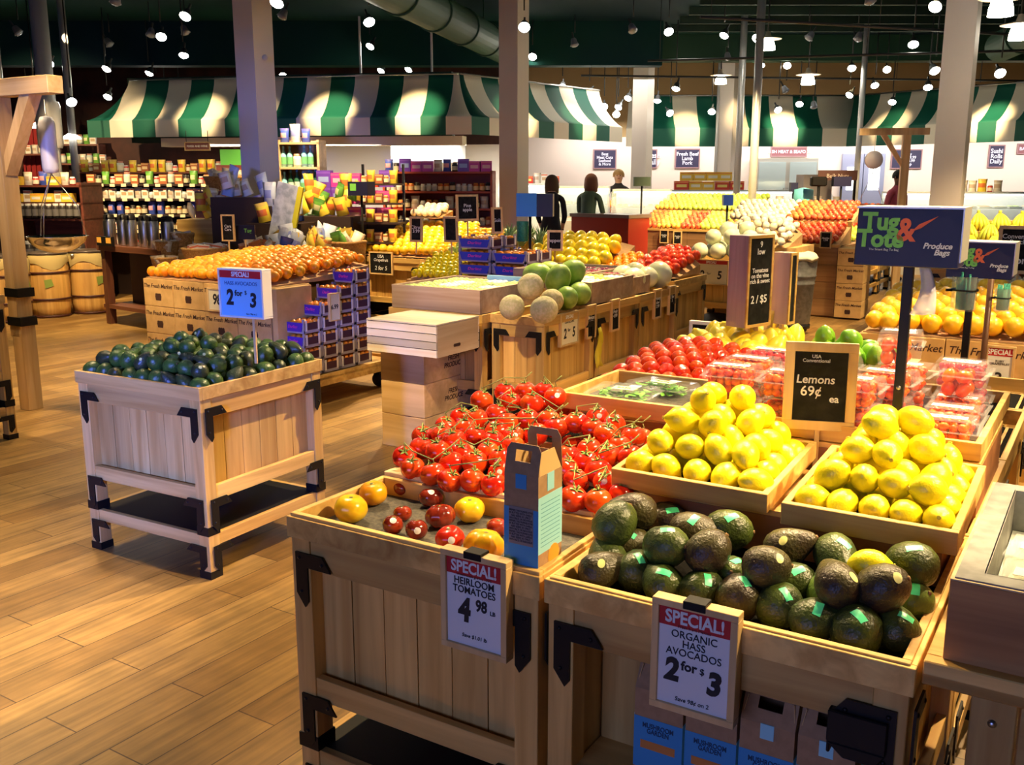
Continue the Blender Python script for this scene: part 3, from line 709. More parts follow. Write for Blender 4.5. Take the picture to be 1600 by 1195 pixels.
# ---- lemons
LEMM = mat('lemon_skin', (0.95, 0.84, 0.010), 0.32, bump=(260, 0.3), var=(14, (0.95, 0.74, 0.01), 0, 0.6), sss=0.0)
LEMON = [fruit_mesh('lemon', ell(0.0300, 0.0335, 14, nip=0.17), 20, LEMM, dist=0.03, seed=1), fruit_mesh('lemon', ell(0.0295, 0.037, 14, nip=0.19), 20, LEMM, dist=0.04, seed=5)]
bm = nb(); lathe(bm, [(0.004, -0.001), (0.0045, 0.0015), (0.002, 0.001), (0, 0.0012)], 8); LTIP = mesh_of('stem_scar', bm, mat('lemon_scar', (0.50, 0.38, 0.03), 0.8))
bm = nb()
def lemon_pyramid(n, a0, a1, c0, c1, z0, r, lab, sc):
    """square courses of lemons, each lying in the hollows of the one below"""
    P, I = [], []
    ca, cc = (a0 + a1) / 2, (c0 + c1) / 2
    sa, sc_ = (a1 - a0) / (n - 1), (c1 - c0) / (n - 1)
    for L_ in range(4):
        m_ = n - L_ if L_ < 3 else 2
        for j in range(m_):
            for i in range(m_):
                if L_ == 3 and j == 0 and i == 1: continue
                if L_ == 2 and j == 0 and i == m_ - 1: continue
                P.append(G(ca + (i - (m_ - 1) / 2) * sa * (1 if L_ else 1) + RND.uniform(-.006, .006), cc + (j - (m_ - 1) / 2) * sc_ + (.010 * L_) + RND.uniform(-.006, .006), z0 + r + L_ * r * 1.42))
                I.append((L_, j, i))
    relax(P, [r] * len(P), z0, 6, (a0, a1, c0, c1 + .02))
    for p, (L_, j, i) in zip(P, I):
        k = RND.randrange(2)
        o = link('lemon', LEMON[k], None, p, rot=(R(RND.uniform(30, 150)), R(RND.uniform(-60, 60)), R(RND.uniform(0, 360))), sc=sc * RND.uniform(0.95, 1.06))
        tag(o, 'lemon in the %s, %s course, row %s, %s along' % (lab, ('lowest', 'second', 'third', 'top')[L_], ORD[j + 1], ORD[i + 1]), 'lemon')
        link('stem_scar', LTIP, o, (0, 0, (0.0391, 0.0440)[k]))
lemon_pyramid(5, 0.705, 0.995, 0.488, 0.785, 0.885, 0.0340, 'tray beside the tomatoes', 1.09)
lemon_pyramid(5, 1.137, 1.392, 0.438, 0.755, 0.885, 0.0340, 'tray beside the ice bin', 1.10)
o = link('lemon', LEMON[1], None, P_[LEM_I], rot=(R(85), 0, R(70))); tag(o, 'lone yellow lemon lying on top of the avocados', 'lemon'); link('stem_scar', LTIP, o, (0, 0, 0.0440))
# ---- tomatoes
TOMR = mat('tomato_red', (0.66, 0.018, 0.006), 0.14, coat=0.6, var=(16, (0.74, 0.075, 0.008), 0, 0.8))
TOMO = mat('tomato_orange_red', (0.80, 0.10, 0.008), 0.15, coat=0.5, var=(12, (0.74, 0.03, 0.006), 0, 1))
CALY = mat('tomato_calyx', (0.22, 0.30, 0.06), 0.7); VINE = mat('tomato_vine', (0.26, 0.30, 0.09), 0.8)
TOM = fruit_mesh('tomato', ell(0.0345, 0.0300, 14, dimple=0.20), 24, TOMR, ribs=5, rib=0.012)
TOM2 = fruit_mesh('tomato', ell(0.0345, 0.0305, 14, dimple=0.18), 24, TOMO, ribs=6, rib=0.010)

def calyx_mesh(r, ln, up=0.0):
    bm = nb()
    for k in range(5):
        th = 2 * PI * k / 5 + 0.3; d = Vector((math.cos(th), math.sin(th), 0)); s = Vector((-math.sin(th), math.cos(th), 0))
        c = [Vector((0, 0, 0)) + s * r * 0.10, d * r * 0.5 + s * r * 0.13 + Vector((0, 0, up + .004)), d * r + Vector((0, 0, up * 1.5 + 0.002 + (k % 2) * 0.006)),
             d * r * 0.5 - s * r * 0.13 + Vector((0, 0, up + .004)), -s * r * 0.10]
        vs_ = [bm.verts.new(q) for q in c]; bm.faces.new(vs_)
        v2 = [bm.verts.new(q + Vector((0, 0, 0.0012))) for q in c]; bm.faces.new(list(reversed(v2)))
    tube(bm, [(0, 0, 0), (0.001, 0, ln * 0.6), (0.004, 0.001, ln)], [0.0022, 0.0018, 0.0022], 5)
    return mesh_of('calyx', bm, CALY)
CAL = calyx_mesh(0.019, 0.014)
# seen tomatoes of the vine heap -> heap surface -> trusses of neighbours
A_ = [(275, 755), (215, 665), (340, 600), (480, 500), (590, 710), (770, 690), (430, 800), (575, 850), (725, 850), (900, 880), (950, 790), (945, 680), (920, 560), (610, 545), (470, 625), (375, 505),
      (650, 370), (765, 380), (920, 335), (810, 230), (1035, 235), (1165, 150), (1125, 380), (915, 465), (770, 500), (1060, 560), (1330, 380), (1480, 430), (1290, 160), (1370, 195), (990, 165), (1200, 250), (540, 420), (1040, 400), (690, 440), (1150, 510), (640, 640), (850, 640)]
B_ = [(930, 120), (1060, 130), (1170, 180), (1365, 205), (1120, 60), (930, 330), (1050, 290), (1165, 350), (1110, 440), (1290, 340), (955, 490), (955, 640), (1120, 655), (1290, 610), (990, 410), (1230, 110), (1290, 250), (560, 200), (1050, 380), (1180, 520)]
PXS = [(590 + x / 4.98, 580 + y / 4.98) for x, y in A_] + [(690 + x / 4.597, 640 + y / 4.597) for x, y in B_]
HEAP = lambda a, c: 0.845 + 0.20 * (c - 0.42) - 0.10 * max(0, 0.12 - a)
TP = [surf(x, y, HEAP) for x, y in PXS]
# hidden rear shoulder and underside of the heap
for a in (0.06, 0.13, 0.19):
    for c in (1.0, 1.08, 1.16): TP.append(G(a + RND.uniform(-.01, .01), c, 0.82 + (1.16 - c) * 0.5))
for a, c in ((0.10, 0.55), (0.2, 0.6), (0.3, 0.55), (0.4, 0.6), (0.5, 0.55), (0.25, 0.72), (0.38, 0.75), (0.5, 0.72), (0.1, 0.7), (0.15, 0.85), (0.28, 0.86), (0.42, 0.85), (0.55, 0.85)): TP.append(G(a, c, HEAP(a, c) - 0.055))
relax(TP, [0.034] * len(TP), 0.775, 30)
todo = list(range(len(TP))); n_tr = 0
while todo:
    s = todo[0]; near = sorted(todo, key=lambda j: (TP[j] - TP[s]).length)[:4 + (n_tr % 2)]
    near = [j for j in near if (TP[j] - TP[s]).length < 0.16]
    for j in near: todo.remove(j)
    c = sum((TP[j] for j in near), Vector()) / len(near); ga, gc = toG(c)
    row = 'lowest' if gc < 0.56 else 'second' if gc < 0.72 else 'third' if gc < 0.9 else 'fourth' if gc < 1.1 else 'rear'
    n_tr += 1
    t = thing('tomato_truss', 'truss of %s red vine tomatoes, %s tier of the heap, %s' % (['no', 'one', 'two', 'three', 'four', 'five'][len(near)], row,
              ('by the open aisle edge' if ga < 0.12 else 'over the mushroom carton' if ga < 0.32 else 'towards the lemons' if ga < 0.48 else 'against the lemon tray')), 'tomatoes on the vine', c, 0, 'vine tomatoes heaped beside the lemons')
    top = [TP[j] - c + Vector((0, 0, 0.040)) for j in sorted(near, key=lambda j: toG(TP[j])[0])]
    for j in near:
        lean = Vector((c.x - TP[j].x, c.y - TP[j].y, 0)) * 4; up = (Vector((0, 0, 1)) + lean + Vector((RND.uniform(-.2, .2), RND.uniform(-.5, .1), 0))).normalized()
        q = up.to_track_quat('Z', 'Y').to_euler()
        o = link('tomato', TOM if RND.random() < .75 else TOM2, t, TP[j] - c, rot=q, sc=RND.uniform(0.93, 1.08))
        link('calyx', CAL, o, (0, 0, 0.0245))
        if RND.random() < 0.10:
            e = q.to_matrix().inverted() @ Vector((RND.uniform(-.4, .3), -0.9, 0.35)); link('sticker', sticker(TOM, e, 0.015, 0.015, STW, oval=True), o)
    if len(top) > 1:
        bm = nb(); pts = []
        for k, q in enumerate(top): pts.append(q + Vector((0, 0, 0.008 * (k % 2))))
        pts.append(pts[-1] + Vector((0.02, -0.005, 0.02))); tube(bm, pts, 0.0019, 6)
        for q in top: tube(bm, [q + Vector((0, 0, 0.003)), q + Vector((0.004, 0, -0.010))], 0.0014, 5)
        obj('vine_stem', bm, VINE, t)
# ---- heirloom tomatoes
HD = mat('heirloom_dark', (0.16, 0.016, 0.008), 0.12, coat=0.7, var=(26, (0.34, 0.035, 0.010), 0, 1))
HY = mat('heirloom_yellow', (0.90, 0.62, 0.015), 0.22, coat=0.4, var=(16, (0.86, 0.42, 0.01), 0, 1))
HO = mat('heirloom_orange', (0.84, 0.30, 0.012), 0.22, coat=0.4, var=(20, (0.86, 0.46, 0.01), 0, 1))
HR = mat('heirloom_red', (0.60, 0.025, 0.008), 0.14, coat=0.6)
for i, (x, y, r, m_, flat, lab, rb) in enumerate([
    (548, 794, 0.042, HY, 0.86, 'large yellow heirloom tomato alone at the corner of the grey tray', 0.02), (583, 770, 0.038, HO, 0.86, 'orange and yellow streaked heirloom tomato behind the yellow one', 0.03),
    (631, 761, 0.028, HD, 0.82, 'dark maroon heirloom tomato against the tray divider', 0.015), (673, 777, 0.033, HD, 0.78, 'dark red heirloom tomato in the middle by the divider', 0.03),
    (629, 802, 0.024, HD, 0.85, 'small dark heirloom tomato between two others', 0.01), (614, 820, 0.0255, HD, 0.92, 'round dark red heirloom tomato nearest the tray front edge', 0.01),
    (651, 827, 0.0265, HD, 0.95, 'dark heirloom tomato with a white sticker at the front edge', 0.01), (688, 806, 0.037, HD, 0.82, 'big ribbed dark heirloom tomato in the centre of the cluster', 0.05),
    (734, 796, 0.038, HY, 0.84, 'yellow ribbed heirloom tomato behind the mushroom carton', 0.05), (703, 841, 0.034, HR, 0.88, 'bright red heirloom tomato with a white sticker at the tray edge', 0.03),
    (757, 850, 0.045, HO, 0.76, 'large orange lobed heirloom tomato next to the mushroom carton', 0.10), (778, 824, 0.028, HD, 0.8, 'dark heirloom tomato half hidden by the mushroom carton', 0.03)]):
    me = fruit_mesh('heirloom_tomato', ell(r, r * flat, 14, dimple=0.22), 28, m_, ribs=5 + i % 4, rib=rb, seed=i)
    o = link('heirloom_tomato', me, None, at(x, y, 0.762 + r * flat * 0.97), rot=(R(RND.uniform(-10, 10)), R(RND.uniform(-12, 12)), R(40 * i)))
    tag(o, lab.replace('nearest', 'touching'), 'tomato')
    bm = nb(); lathe(bm, [(0.006, -0.002), (0.005, 0.001), (0.0, 0.0025)], 8); obj('stem_scar', bm, mat('scar_green', (0.16, 0.17, 0.05), 0.8), o, (0, 0, r * flat * 0.80))
    if i in (3, 6, 9, 2, 5):
        e = o.rotation_euler.to_matrix().inverted() @ Vector((0.15, -0.85, 0.2 if i in (6, 9) else 0.9)); link('sticker', sticker(me, e, 0.016, 0.016, STW, oval=True), o)
# ---- dark avocados heaped on the lone bin
AVD = [fruit_mesh('avocado', avp2, 16, mat('avocado_deep_green', (0.030, 0.066, 0.012), 0.32, spec=0.6, bump=(150, 0.6), var=(20, (0.060, 0.120, 0.018), 0, 1)), dist=0.04, seed=9),
       fruit_mesh('avocado', avp, 16, mat('avocado_olive', (0.045, 0.062, 0.014), 0.32, spec=0.6, bump=(150, 0.6), var=(20, (0.030, 0.035, 0.016), 0, 1)), dist=0.04, seed=4)]
def cartp(a, c, z): return CO - CR * 0.738 + CR * a + CB * c + Vector((0, 0, z))
lays = [(0, 9, 8, 0.045, 0.045, 0.797), (1, 8, 7, 0.085, 0.09, 0.850), (2, 4, 3, 0.24, 0.25, 0.893)]
for L_, nx, ny, ex, ey, z in lays:
    for j in range(ny):
        for i in range(nx):
            if L_ == 0 and 1 < i < nx - 2 and 1 < j < ny - 2: continue
            a = ex + (0.738 - 2 * ex) * i / (nx - 1) + RND.uniform(-.008, .008); c = ey + (0.722 - 2 * ey) * j / (ny - 1) + RND.uniform(-.008, .008)
            if L_ == 2 and RND.random() < 0.3: continue
            k = 0 if RND.random() < .65 else 1
            o = link('avocado', AVD[k], None, cartp(a, c, z + RND.uniform(-.006, .006)), rot=(R(RND.uniform(20, 150)), R(RND.uniform(-40, 40)), R(RND.uniform(0, 360))), sc=RND.uniform(0.80, 0.95))
            tag(o, '%s avocado on the lone bin, %s layer, row %s from the front, %s along' % (('dark green', 'olive')[k], ('bottom', 'second', 'top')[L_], ORD[j + 1], ORD[i + 1]), 'avocado')
            link('stem_scar', STEMB, o, (0, 0, 0.049 if k == 0 else 0.0625))
            if RND.random() < 0.15:
                e = o.rotation_euler.to_matrix().inverted() @ Vector((RND.uniform(-.4, .4), -0.8, 0.6)); link('sticker', sticker(AVD[k], e, 0.016, 0.014, STY, oval=True), o)
# ================================================================ price signs, cartons, clamshells
FRAMEW = wood('frame_wood', (0.84, 0.60, 0.27), (0.70, 0.44, 0.17), 'z', 0.45)
FRAMEX = wood('frame_wood_x', (0.84, 0.60, 0.27), (0.70, 0.44, 0.17), 'x', 0.45)

def sign(label, loc, rz, w, h, lines, paper=SIGNW, header=None, frame=0.014, thick=0.02, tilt=0.0, cat='price sign', name='price_sign', clip=False, stake=None, group=None, hd=0.17, back=None, fm=None):
    """upright sign; origin at the bottom middle of its face, facing local -y. lines: (text, size, dx, z as a share of h, material, bold, shear)"""
    t = thing(name, label, cat, loc, rot=(tilt, 0, rz), group=group)
    bm = nb(); box(bm, -w / 2 + frame * .5, w / 2 - frame * .5, 0.002, thick * 0.8, frame * .5, h - frame * .5); obj('board', bm, paper, t)
    if frame > 0:
        bm = nb(); box(bm, -w / 2, w / 2, 0 - 0.004, thick, 0, frame); box(bm, -w / 2, w / 2, -0.004, thick, h - frame, h); box(bm, -w / 2, -w / 2 + frame, -0.004, thick, frame, h - frame); box(bm, w / 2 - frame, w / 2, -0.004, thick, frame, h - frame)
        obj('frame', bm, fm or FRAMEW, t, bevel=0.001)
    if header:
        bm = nb(); box(bm, -w / 2 + frame, w / 2 - frame, 0.0012, 0.0022, h - frame - h * hd, h - frame); obj('header_band', bm, SIGNR, t)
        letters(header, h * hd * 0.92, SIGNW, t, (0, 0.0008, h - frame - h * hd * 0.52), bold=0.03, name='header_lettering', sx=0.86)
    by = {}
    for ln in lines:
        s, sz, dx, zf, m_, bo = ln[:6]; sh = ln[6] if len(ln) > 6 else 0; sx = ln[7] if len(ln) > 7 else 1
        letters(s, sz, m_, t, (dx, 0.0012, h * zf), bold=bo, shear=sh, sx=sx, space=0.85)
    if clip:
        bm = nb(); box(bm, -0.022, 0.022, -0.006, 0.028, h - 0.010, h + 0.006); obj('clip', bm, BLACK, t, bevel=0.001)
    if stake:
        bm = nb(); box(bm, -0.006 + stake[1], 0.006 + stake[1], 0.004, 0.012, -stake[0], 0.002); obj('stake', bm, FRAMEW, t)
    return t
p = G(0.559, -0.024, 0.600)
sign('cream framed special sign for heirloom tomatoes at 4.98', p, GY, 0.168, 0.225, [('Greenhouse grown, 100%', .0085, 0, .775, SINK, .0), ('HEIRLOOM\nTOMATOES', .0225, 0, .665, SINK, .012, 0, .92),
     ('4', .072, -.026, .41, SINK, .05, .08, .8), ('98', .036, .018, .49, SINK, .035, .05, .8), ('LB', .013, .047, .45, SINK, .02), ('Save $1.01 lb', .012, 0, .16, SINK, .01, .1)], header='SPECIAL!', clip=True, thick=0.026)
p = G(1.052, -0.024, 0.606)
sign('framed special sign for organic hass avocados, two for three dollars', p, GY, 0.168, 0.225, [('Fresh from Mexico', .0085, 0, .775, SINK, .0), ('ORGANIC\nHASS\nAVOCADOS', .0210, 0, .625, SINK, .006, 0, .95),
     ('2', .062, -.043, .37, SINK, .05, .12, .9), ('for', .026, -.008, .43, SINK, .03), ('$', .018, .018, .42, SINK, .01), ('3', .062, .041, .33, SINK, .05, .12, .9), ('Save 98¢ on 2', .012, 0, .12, SINK, .01, .1)], header='SPECIAL!', clip=True, thick=0.026)
# mushroom cartons
BLUE = mat('carton_blue', (0.055, 0.30, 0.60), 0.7); LBLUE = mat('carton_light_blue', (0.35, 0.72, 0.78), 0.7); KRAFT2 = mat('carton_brown', (0.42, 0.255, 0.125), 0.8, var=(60, (0.37, 0.22, 0.105), 0, 1))
GREYF = mat('carton_grey_face', (0.26, 0.22, 0.20), 0.85)

def carton(label, loc, rz, w, d, h=0.205, gb=True, group=None):
    t = thing('mushroom_carton', label, 'carton', loc, rz, group)
    bm = nb(); ring(bm, -w / 2, w / 2, -d / 2, d / 2, 0, h, .0016); box(bm, -w / 2 + .0016, w / 2 - .0016, -d / 2 + .0016, d / 2 - .0016, 0, h - .05); obj('box_body', bm, KRAFT2, t)
    bm = nb()
    g = 0.055 if gb else 0.062                                      # two upright flaps with a hand hole, leaning in
    for s in (-1, 1):
        y0, y1 = s * d / 2, s * d * ((0.10 if s > 0 else 0.16) if gb else (0.42 if s > 0 else 0.36))
        def q(x0, x1, f0, f1):
            a = [Vector((x0, y0 + (y1 - y0) * f0, h + g * f0)), Vector((x1, y0 + (y1 - y0) * f0, h + g * f0)), Vector((x1 - (0.008 if f1 > .95 and x1 > w * .4 else 0), y0 + (y1 - y0) * f1, h + g * f1)), Vector((x0 + (0.008 if f1 > .95 and x0 < -w * .4 else 0), y0 + (y1 - y0) * f1, h + g * f1))]
            b = [v + Vector((0, 0.0012, 0.0004)) for v in a]; va = [bm.verts.new(v) for v in a]; vb = [bm.verts.new(v) for v in b]
            bm.faces.new(va); bm.faces.new(list(reversed(vb)))
            for i in range(4): bm.faces.new((va[i], vb[i], vb[(i + 1) % 4], va[(i + 1) % 4]))
        W2 = w / 2
        if not gb and s > 0: g = 0.080
        q(-W2, W2, 0, .42); q(-W2, -W2 * .45, .42, .8); q(W2 * .45, W2, .42, .8); q(-W2, W2, .8, 1.0)
    obj('gable_flap', bm, KRAFT2, t)
    bm = nb()
    for s in (-1, 1):
        M = Matrix.Translation((s * (w / 2 - 0.001), 0, h)) @ Matrix.Rotation(s * R(-10), 4, 'Y') @ Matrix.Rotation(PI / 2, 4, 'Z') @ Matrix.Rotation(PI / 2, 4, 'X')
        prism(bm, [(-d * .46, 0), (d * .46, 0), (d * .30, 0.046), (-d * .30, 0.046)], -0.0008, 0.0008, M)
    obj('side_flap', bm, mat('carton_inside', (0.62, 0.40, 0.16), 0.8), t)
    bm = nb(); box(bm, -w / 2 - .0006, w / 2 + .0006, -d / 2 - .0006, -d / 2, 0.03, h * .70); obj('printed_panel', bm, BLUE, t)
    bm = nb(); box(bm, w / 2, w / 2 + .0006, -d / 2, d / 2, 0.03 if gb else .072, h * .72 if gb else .195); box(bm, -w / 2 - .0006, -w / 2, -d / 2, d / 2, 0.03 if gb else .072, h * .72 if gb else .195); obj('printed_side_panel', bm, LBLUE, t)
    bm = nb(); box(bm, -0.013, 0.013, -d / 2 - .0012, -d / 2 - .0002, h - 0.030, h); box(bm, -0.013, 0.013, -d / 2 - .001, -d / 2 + 0.012, h, h + 0.001); obj('blue_seal', bm, LBLUE if gb else BLUE, t)
    if gb:
        letters('MUSHROOM\nGARDEN', 0.0150, mat('carton_print', (0.02, 0.06, 0.12), 0.7), t, (0, -d / 2 - 0.0012, 0.121), bold=0.02, sx=.8 * w / 0.105, space=.8)
        bm = nb(); box(bm, -w * .36, w * .36, -d / 2 - .0012, -d / 2 - .0005, 0.075, 0.093); obj('orange_strip', bm, mat('carton_orange', (0.66, 0.24, 0.05), 0.7), t)
    else:
        bm = nb(); box(bm, -w * .36, w * .36, -d / 2 - .0012, -d / 2 - .0005, 0.088, 0.170); obj('recipe_panel', bm, GREYF, t)
        letters('\n'.join(['SIMMER THE MUSHROOMS', 'IN BUTTER WITH GARLIC', 'AND SERVE AT ONCE', 'WITH RICE OR NOODLES'] * 3), 0.0062, mat('carton_text', (0.10, 0.09, 0.09), 0.8), t, (0, -d / 2 - 0.0018, 0.129), space=.95, sx=.78)
        bm = nb()
        for k in range(11): box(bm, w / 2 + .0006, w / 2 + .001, -d * .40, d * .40, 0.086 + k * 0.0092, 0.0874 + k * 0.0092)
        obj('small_print', bm, mat('carton_text_blue', (0.12, 0.38, 0.48), 0.8), t)
        bm = nb(); lathe(bm, [(0.024, 0.0), (0.020, 0.0006), (0, 0.0008)], 14, 0, Matrix.Translation((w / 2 + .0006, 0.015, 0.055)) @ Matrix.Rotation(PI / 2, 4, 'Y')); obj('mushroom_print', bm, mat('mushroom_orange', (0.80, 0.34, 0.03), 0.6), t)
        bm = nb(); box(bm, w / 2, w / 2 + .0012, -0.014, 0.014, h - 0.038, h); obj('side_seal', bm, LBLUE, t)
    return t
carton('upright mushroom garden carton with a blue panel on the corner of the tomato bin', G(0.650, 0.070, 0.764), GY, 0.082, 0.100, h=0.240, gb=False)
for i, a in enumerate((0.958, 1.068, 1.178, 1.288)):
    carton(['brown mushroom garden carton behind the avocado sign', 'brown mushroom garden carton half covered by the avocado sign', 'open topped brown mushroom carton between two others under the avocado bin rail',
            'open topped brown mushroom carton beside the big black bracket'][i], G(a, 0.087, 0.386), GY, 0.104, 0.080)
# black box bracket seen at the end of the cartons
bm = nb(); box(bm, 0, 0.10, -0.006, 0.0, -0.06, 0); prism(bm, [(0, -.06), (0.10, -.06), (0.085, -.085), (0.03, -.085)], 0, 0.006, Matrix.Rotation(PI / 2, 4, 'X'))
box(bm, 0, 0.006, 0, 0.12, -0.085, 0); box(bm, 0, .1, 0, .12, -0.006, 0)
tag(obj('sign_holder', bm, BLACK, None, G(1.298, -0.006, 0.690), GY, bevel=.002), 'glossy black metal box bracket hung under the avocado bin rail', 'bracket')
# lemons chalk sign
q = atY(1277, 672, 2.42)
sign('chalkboard sign reading lemons 69 cents each, stuck among the lemons', q, R(-14), 0.178, 0.226, [('USA\nConventional', .0125, -.012, .815, WHITE, .01), ('Lemons', .030, -.012, .575, WHITE, .015, .1), ('69¢', .036, -.022, .44, WHITE, .012), ('ea', .026, .036, .36, WHITE, .02)],
     paper=CHALK, frame=0.024, thick=0.016, tilt=R(-4), stake=(0.11, 0.0), cat='chalkboard sign', name='chalkboard_sign')
# stake sign on the lone avocado bin
q = cartp(0.66, 0.33, 1.03)
sign('bluish boxed special sign on a stake for hass avocados, two for three', q, CY + R(4), 0.235, 0.205, [('HASS AVOCADOS', .0215, 0, .70, mat('sign_blue_ink', (0.03, 0.10, 0.30), .6), .01), ('2', .088, -.062, .40, SINK, .04, .1, .85), ('for', .034, -.014, .50, SINK, .03), ('$', .024, .024, .52, SINK, 0), ('3', .080, .060, .36, SINK, .04, .1, .9), ('Save 98¢ on 2', .010, .05, .09, SINK, 0)],
     paper=mat('sign_blue_paper', (0.20, 0.52, 0.80), .6), header='SPECIAL!', thick=0.055, frame=0.008, stake=(0.19, 0.055), hd=.15, fm=mat('sign_white_frame', (0.80, 0.77, 0.66), 0.5))
# ---- clamshells of small tomatoes
CLEAR = mat('clamshell_plastic', (0.93, 0.96, 0.97), 0.06, spec=0.9, alpha=0.09)
GRT = mat('grape_tomato', (0.74, 0.05, 0.008), 0.16, coat=0.5, var=(30, (0.82, 0.16, 0.01), 0, 1)); GRD = mat('grape_tomato_deep', (0.50, 0.015, 0.02), 0.16, coat=0.5, var=(30, (0.62, 0.03, 0.02), 0, 1))

def clam_mesh(w, d, h):
    bm = nb(); t_ = 0.0012
    b0 = [(-w * .42, -d * .42), (w * .42, -d * .42), (w * .42, d * .42), (-w * .42, d * .42)]; b1 = [(x * 1.16, y * 1.16) for x, y in b0]
    def shell(lo, hi, z0, z1):
        n = 6; A, B = [], []
        def sub(q): return [Vector((q[i][0] + (q[(i + 1) % 4][0] - q[i][0]) * k / n, q[i][1] + (q[(i + 1) % 4][1] - q[i][1]) * k / n, 0)) for i in range(4) for k in range(n)]
        la, lb = sub(lo), sub(hi); N = len(la)
        va = [bm.verts.new((p.x * (1 - .035 * (i % 2)), p.y * (1 - .035 * (i % 2)), z0)) for i, p in enumerate(la)]; vb = [bm.verts.new((p.x, p.y, z1)) for p in lb]
        for i in range(N): bm.faces.new((va[i], va[(i + 1) % N], vb[(i + 1) % N], vb[i]))
        return va, vb
    va, _ = shell(b0, b1, 0, h * .62); bm.faces.new(list(reversed(va)))
    ring(bm, -w / 2 - .004, w / 2 + .004, -d / 2 - .004, d / 2 + .004, h * .62, h * .62 + .002, .010)
    _, vt = shell(b1, [(x * 1.04, y * 1.04) for x, y in b0], h * .62 + .002, h); bm.faces.new(vt)
    return mesh_of('clamshell', bm, CLEAR)

def fill_mesh(w, d, h, r, m_, seed):
    rn = random.Random(seed); bm = nb(); z = r
    while z < h * .9:
        for i in range(int(w * .8 / (1.9 * r))):
            for j in range(int(d * .8 / (1.9 * r))):
                M = Matrix.Translation((-w * .40 + r + i * 1.9 * r + rn.uniform(-.002, .002), -d * .40 + r + j * 1.9 * r + rn.uniform(-.002, .002), z + rn.uniform(-.003, .003))) @ Matrix.Rotation(rn.uniform(0, 3), 4, 'X') @ Matrix.Rotation(rn.uniform(0, 3), 4, 'Y')
                lathe(bm, ell(r, r * 1.2, 6), 8, 0, M)
        z += r * 1.7
    return mesh_of('filling', bm, m_)
CW, CD, CH_ = 0.150, 0.115, 0.072
CLM = clam_mesh(CW, CD, CH_); FILLM = [fill_mesh(CW, CD, CH_, 0.0115, GRT, s) for s in (1, 2)] + [fill_mesh(CW, CD, CH_, 0.012, GRD, 3)]
CLM2 = clam_mesh(0.118, 0.11, 0.092); FILL2 = fill_mesh(0.118, 0.11, 0.092, 0.019, GRT, 4)

def clam(label, p, rz, k, big=False, lbl=True):
    t = thing('tomato_clamshell', label, 'clamshell', p, rz)
    link('clamshell', CLM2 if big else CLM, t); o = link('small_tomatoes', FILL2 if big else FILLM[k], t, (0, 0, 0.002)); o['kind'] = 'stuff'
    w_, h_ = (0.118, 0.092) if big else (CW, CH_)
    if lbl:
        bm = nb(); box(bm, -w_ * .36, w_ * .30, -0.016, 0.014, h_ + .0006, h_ + .0012); s = obj('paper_label', bm, SIGNW, t)
        letters('TOMATOES 3.99', 0.011, SINK, s, (0, 0, h_ + .0016), rot=(0, 0, 0), sx=.8)
    return t
zt = 0.949
spots = [  # a, c, stack, kind
    (0.770, 0.945, 2, 'by the herb tray at the near edge'), (0.935, 0.940, 2, 'behind the first lemons at the near edge'), (0.780, 1.085, 2, 'in the second file by the herb tray'), (0.945, 1.08, 2, 'in the second file behind the lemons'),
    (1.095, 0.945, 2, 'behind the lemon chalkboard'), (1.150, 1.085, 2, 'in the second file behind the chalkboard'), (1.330, 0.945, 1, 'at the tray corner by the ice bin'),
    (1.325, 1.075, 1, 'second back from the tray corner'), (1.320, 1.205, 1, 'third back from the tray corner'), (1.205, 0.885 + .06, 2, 'just past the dispenser pole'), (1.17, 1.22, 2, 'in the third file past the pole'),
    (0.80, 1.23, 1, 'in the third file by the herb tray'), (0.98, 1.22, 2, 'in the third file behind the lemons'), (1.13, 1.36, 1, 'in the last file behind the pole'), (1.31, 1.35, 2, 'in the last file at the open side')]
spots[4] = (1.075, 0.945, 2, 'behind the lemon chalkboard'); spots[9] = (1.165, 0.945, 0, ''); spots[6] = (1.335, 0.945, 1, spots[6][3])
for a, c, n, lab in spots:
    if a == 1.075: a = 1.098
    for k in range(n):
        clam('clear clamshell of grape tomatoes %s%s' % (lab, ', lower one' if n == 2 and k == 0 else ', upper one' if n == 2 else ''), G(a + RND.uniform(-.006, .006), c, zt + k * (CH_ + .004)), GY + R(RND.uniform(-5, 5)), RND.randrange(2) if c < 1.3 else 2)
clam('tall clear clamshell of cherry tomatoes highest of all by the pole', G(1.165, 1.17, zt + 2 * (CH_ + .004) + .002), GY + R(6), 0, True)
clam('tall clear clamshell of cherry tomatoes near the open side of the tray', G(1.325, 1.20, zt + (CH_ + .004) + .002), GY - R(4), 0, True)
clam('clamshell of deep red tomatoes in front of the squash', G(0.83, 1.45, zt + 0.002), GY, 2, True)
clam('clamshell of deep red tomatoes on top beside the chalk stake', G(0.80, 1.23, zt + CH_ + .008), GY, 2)
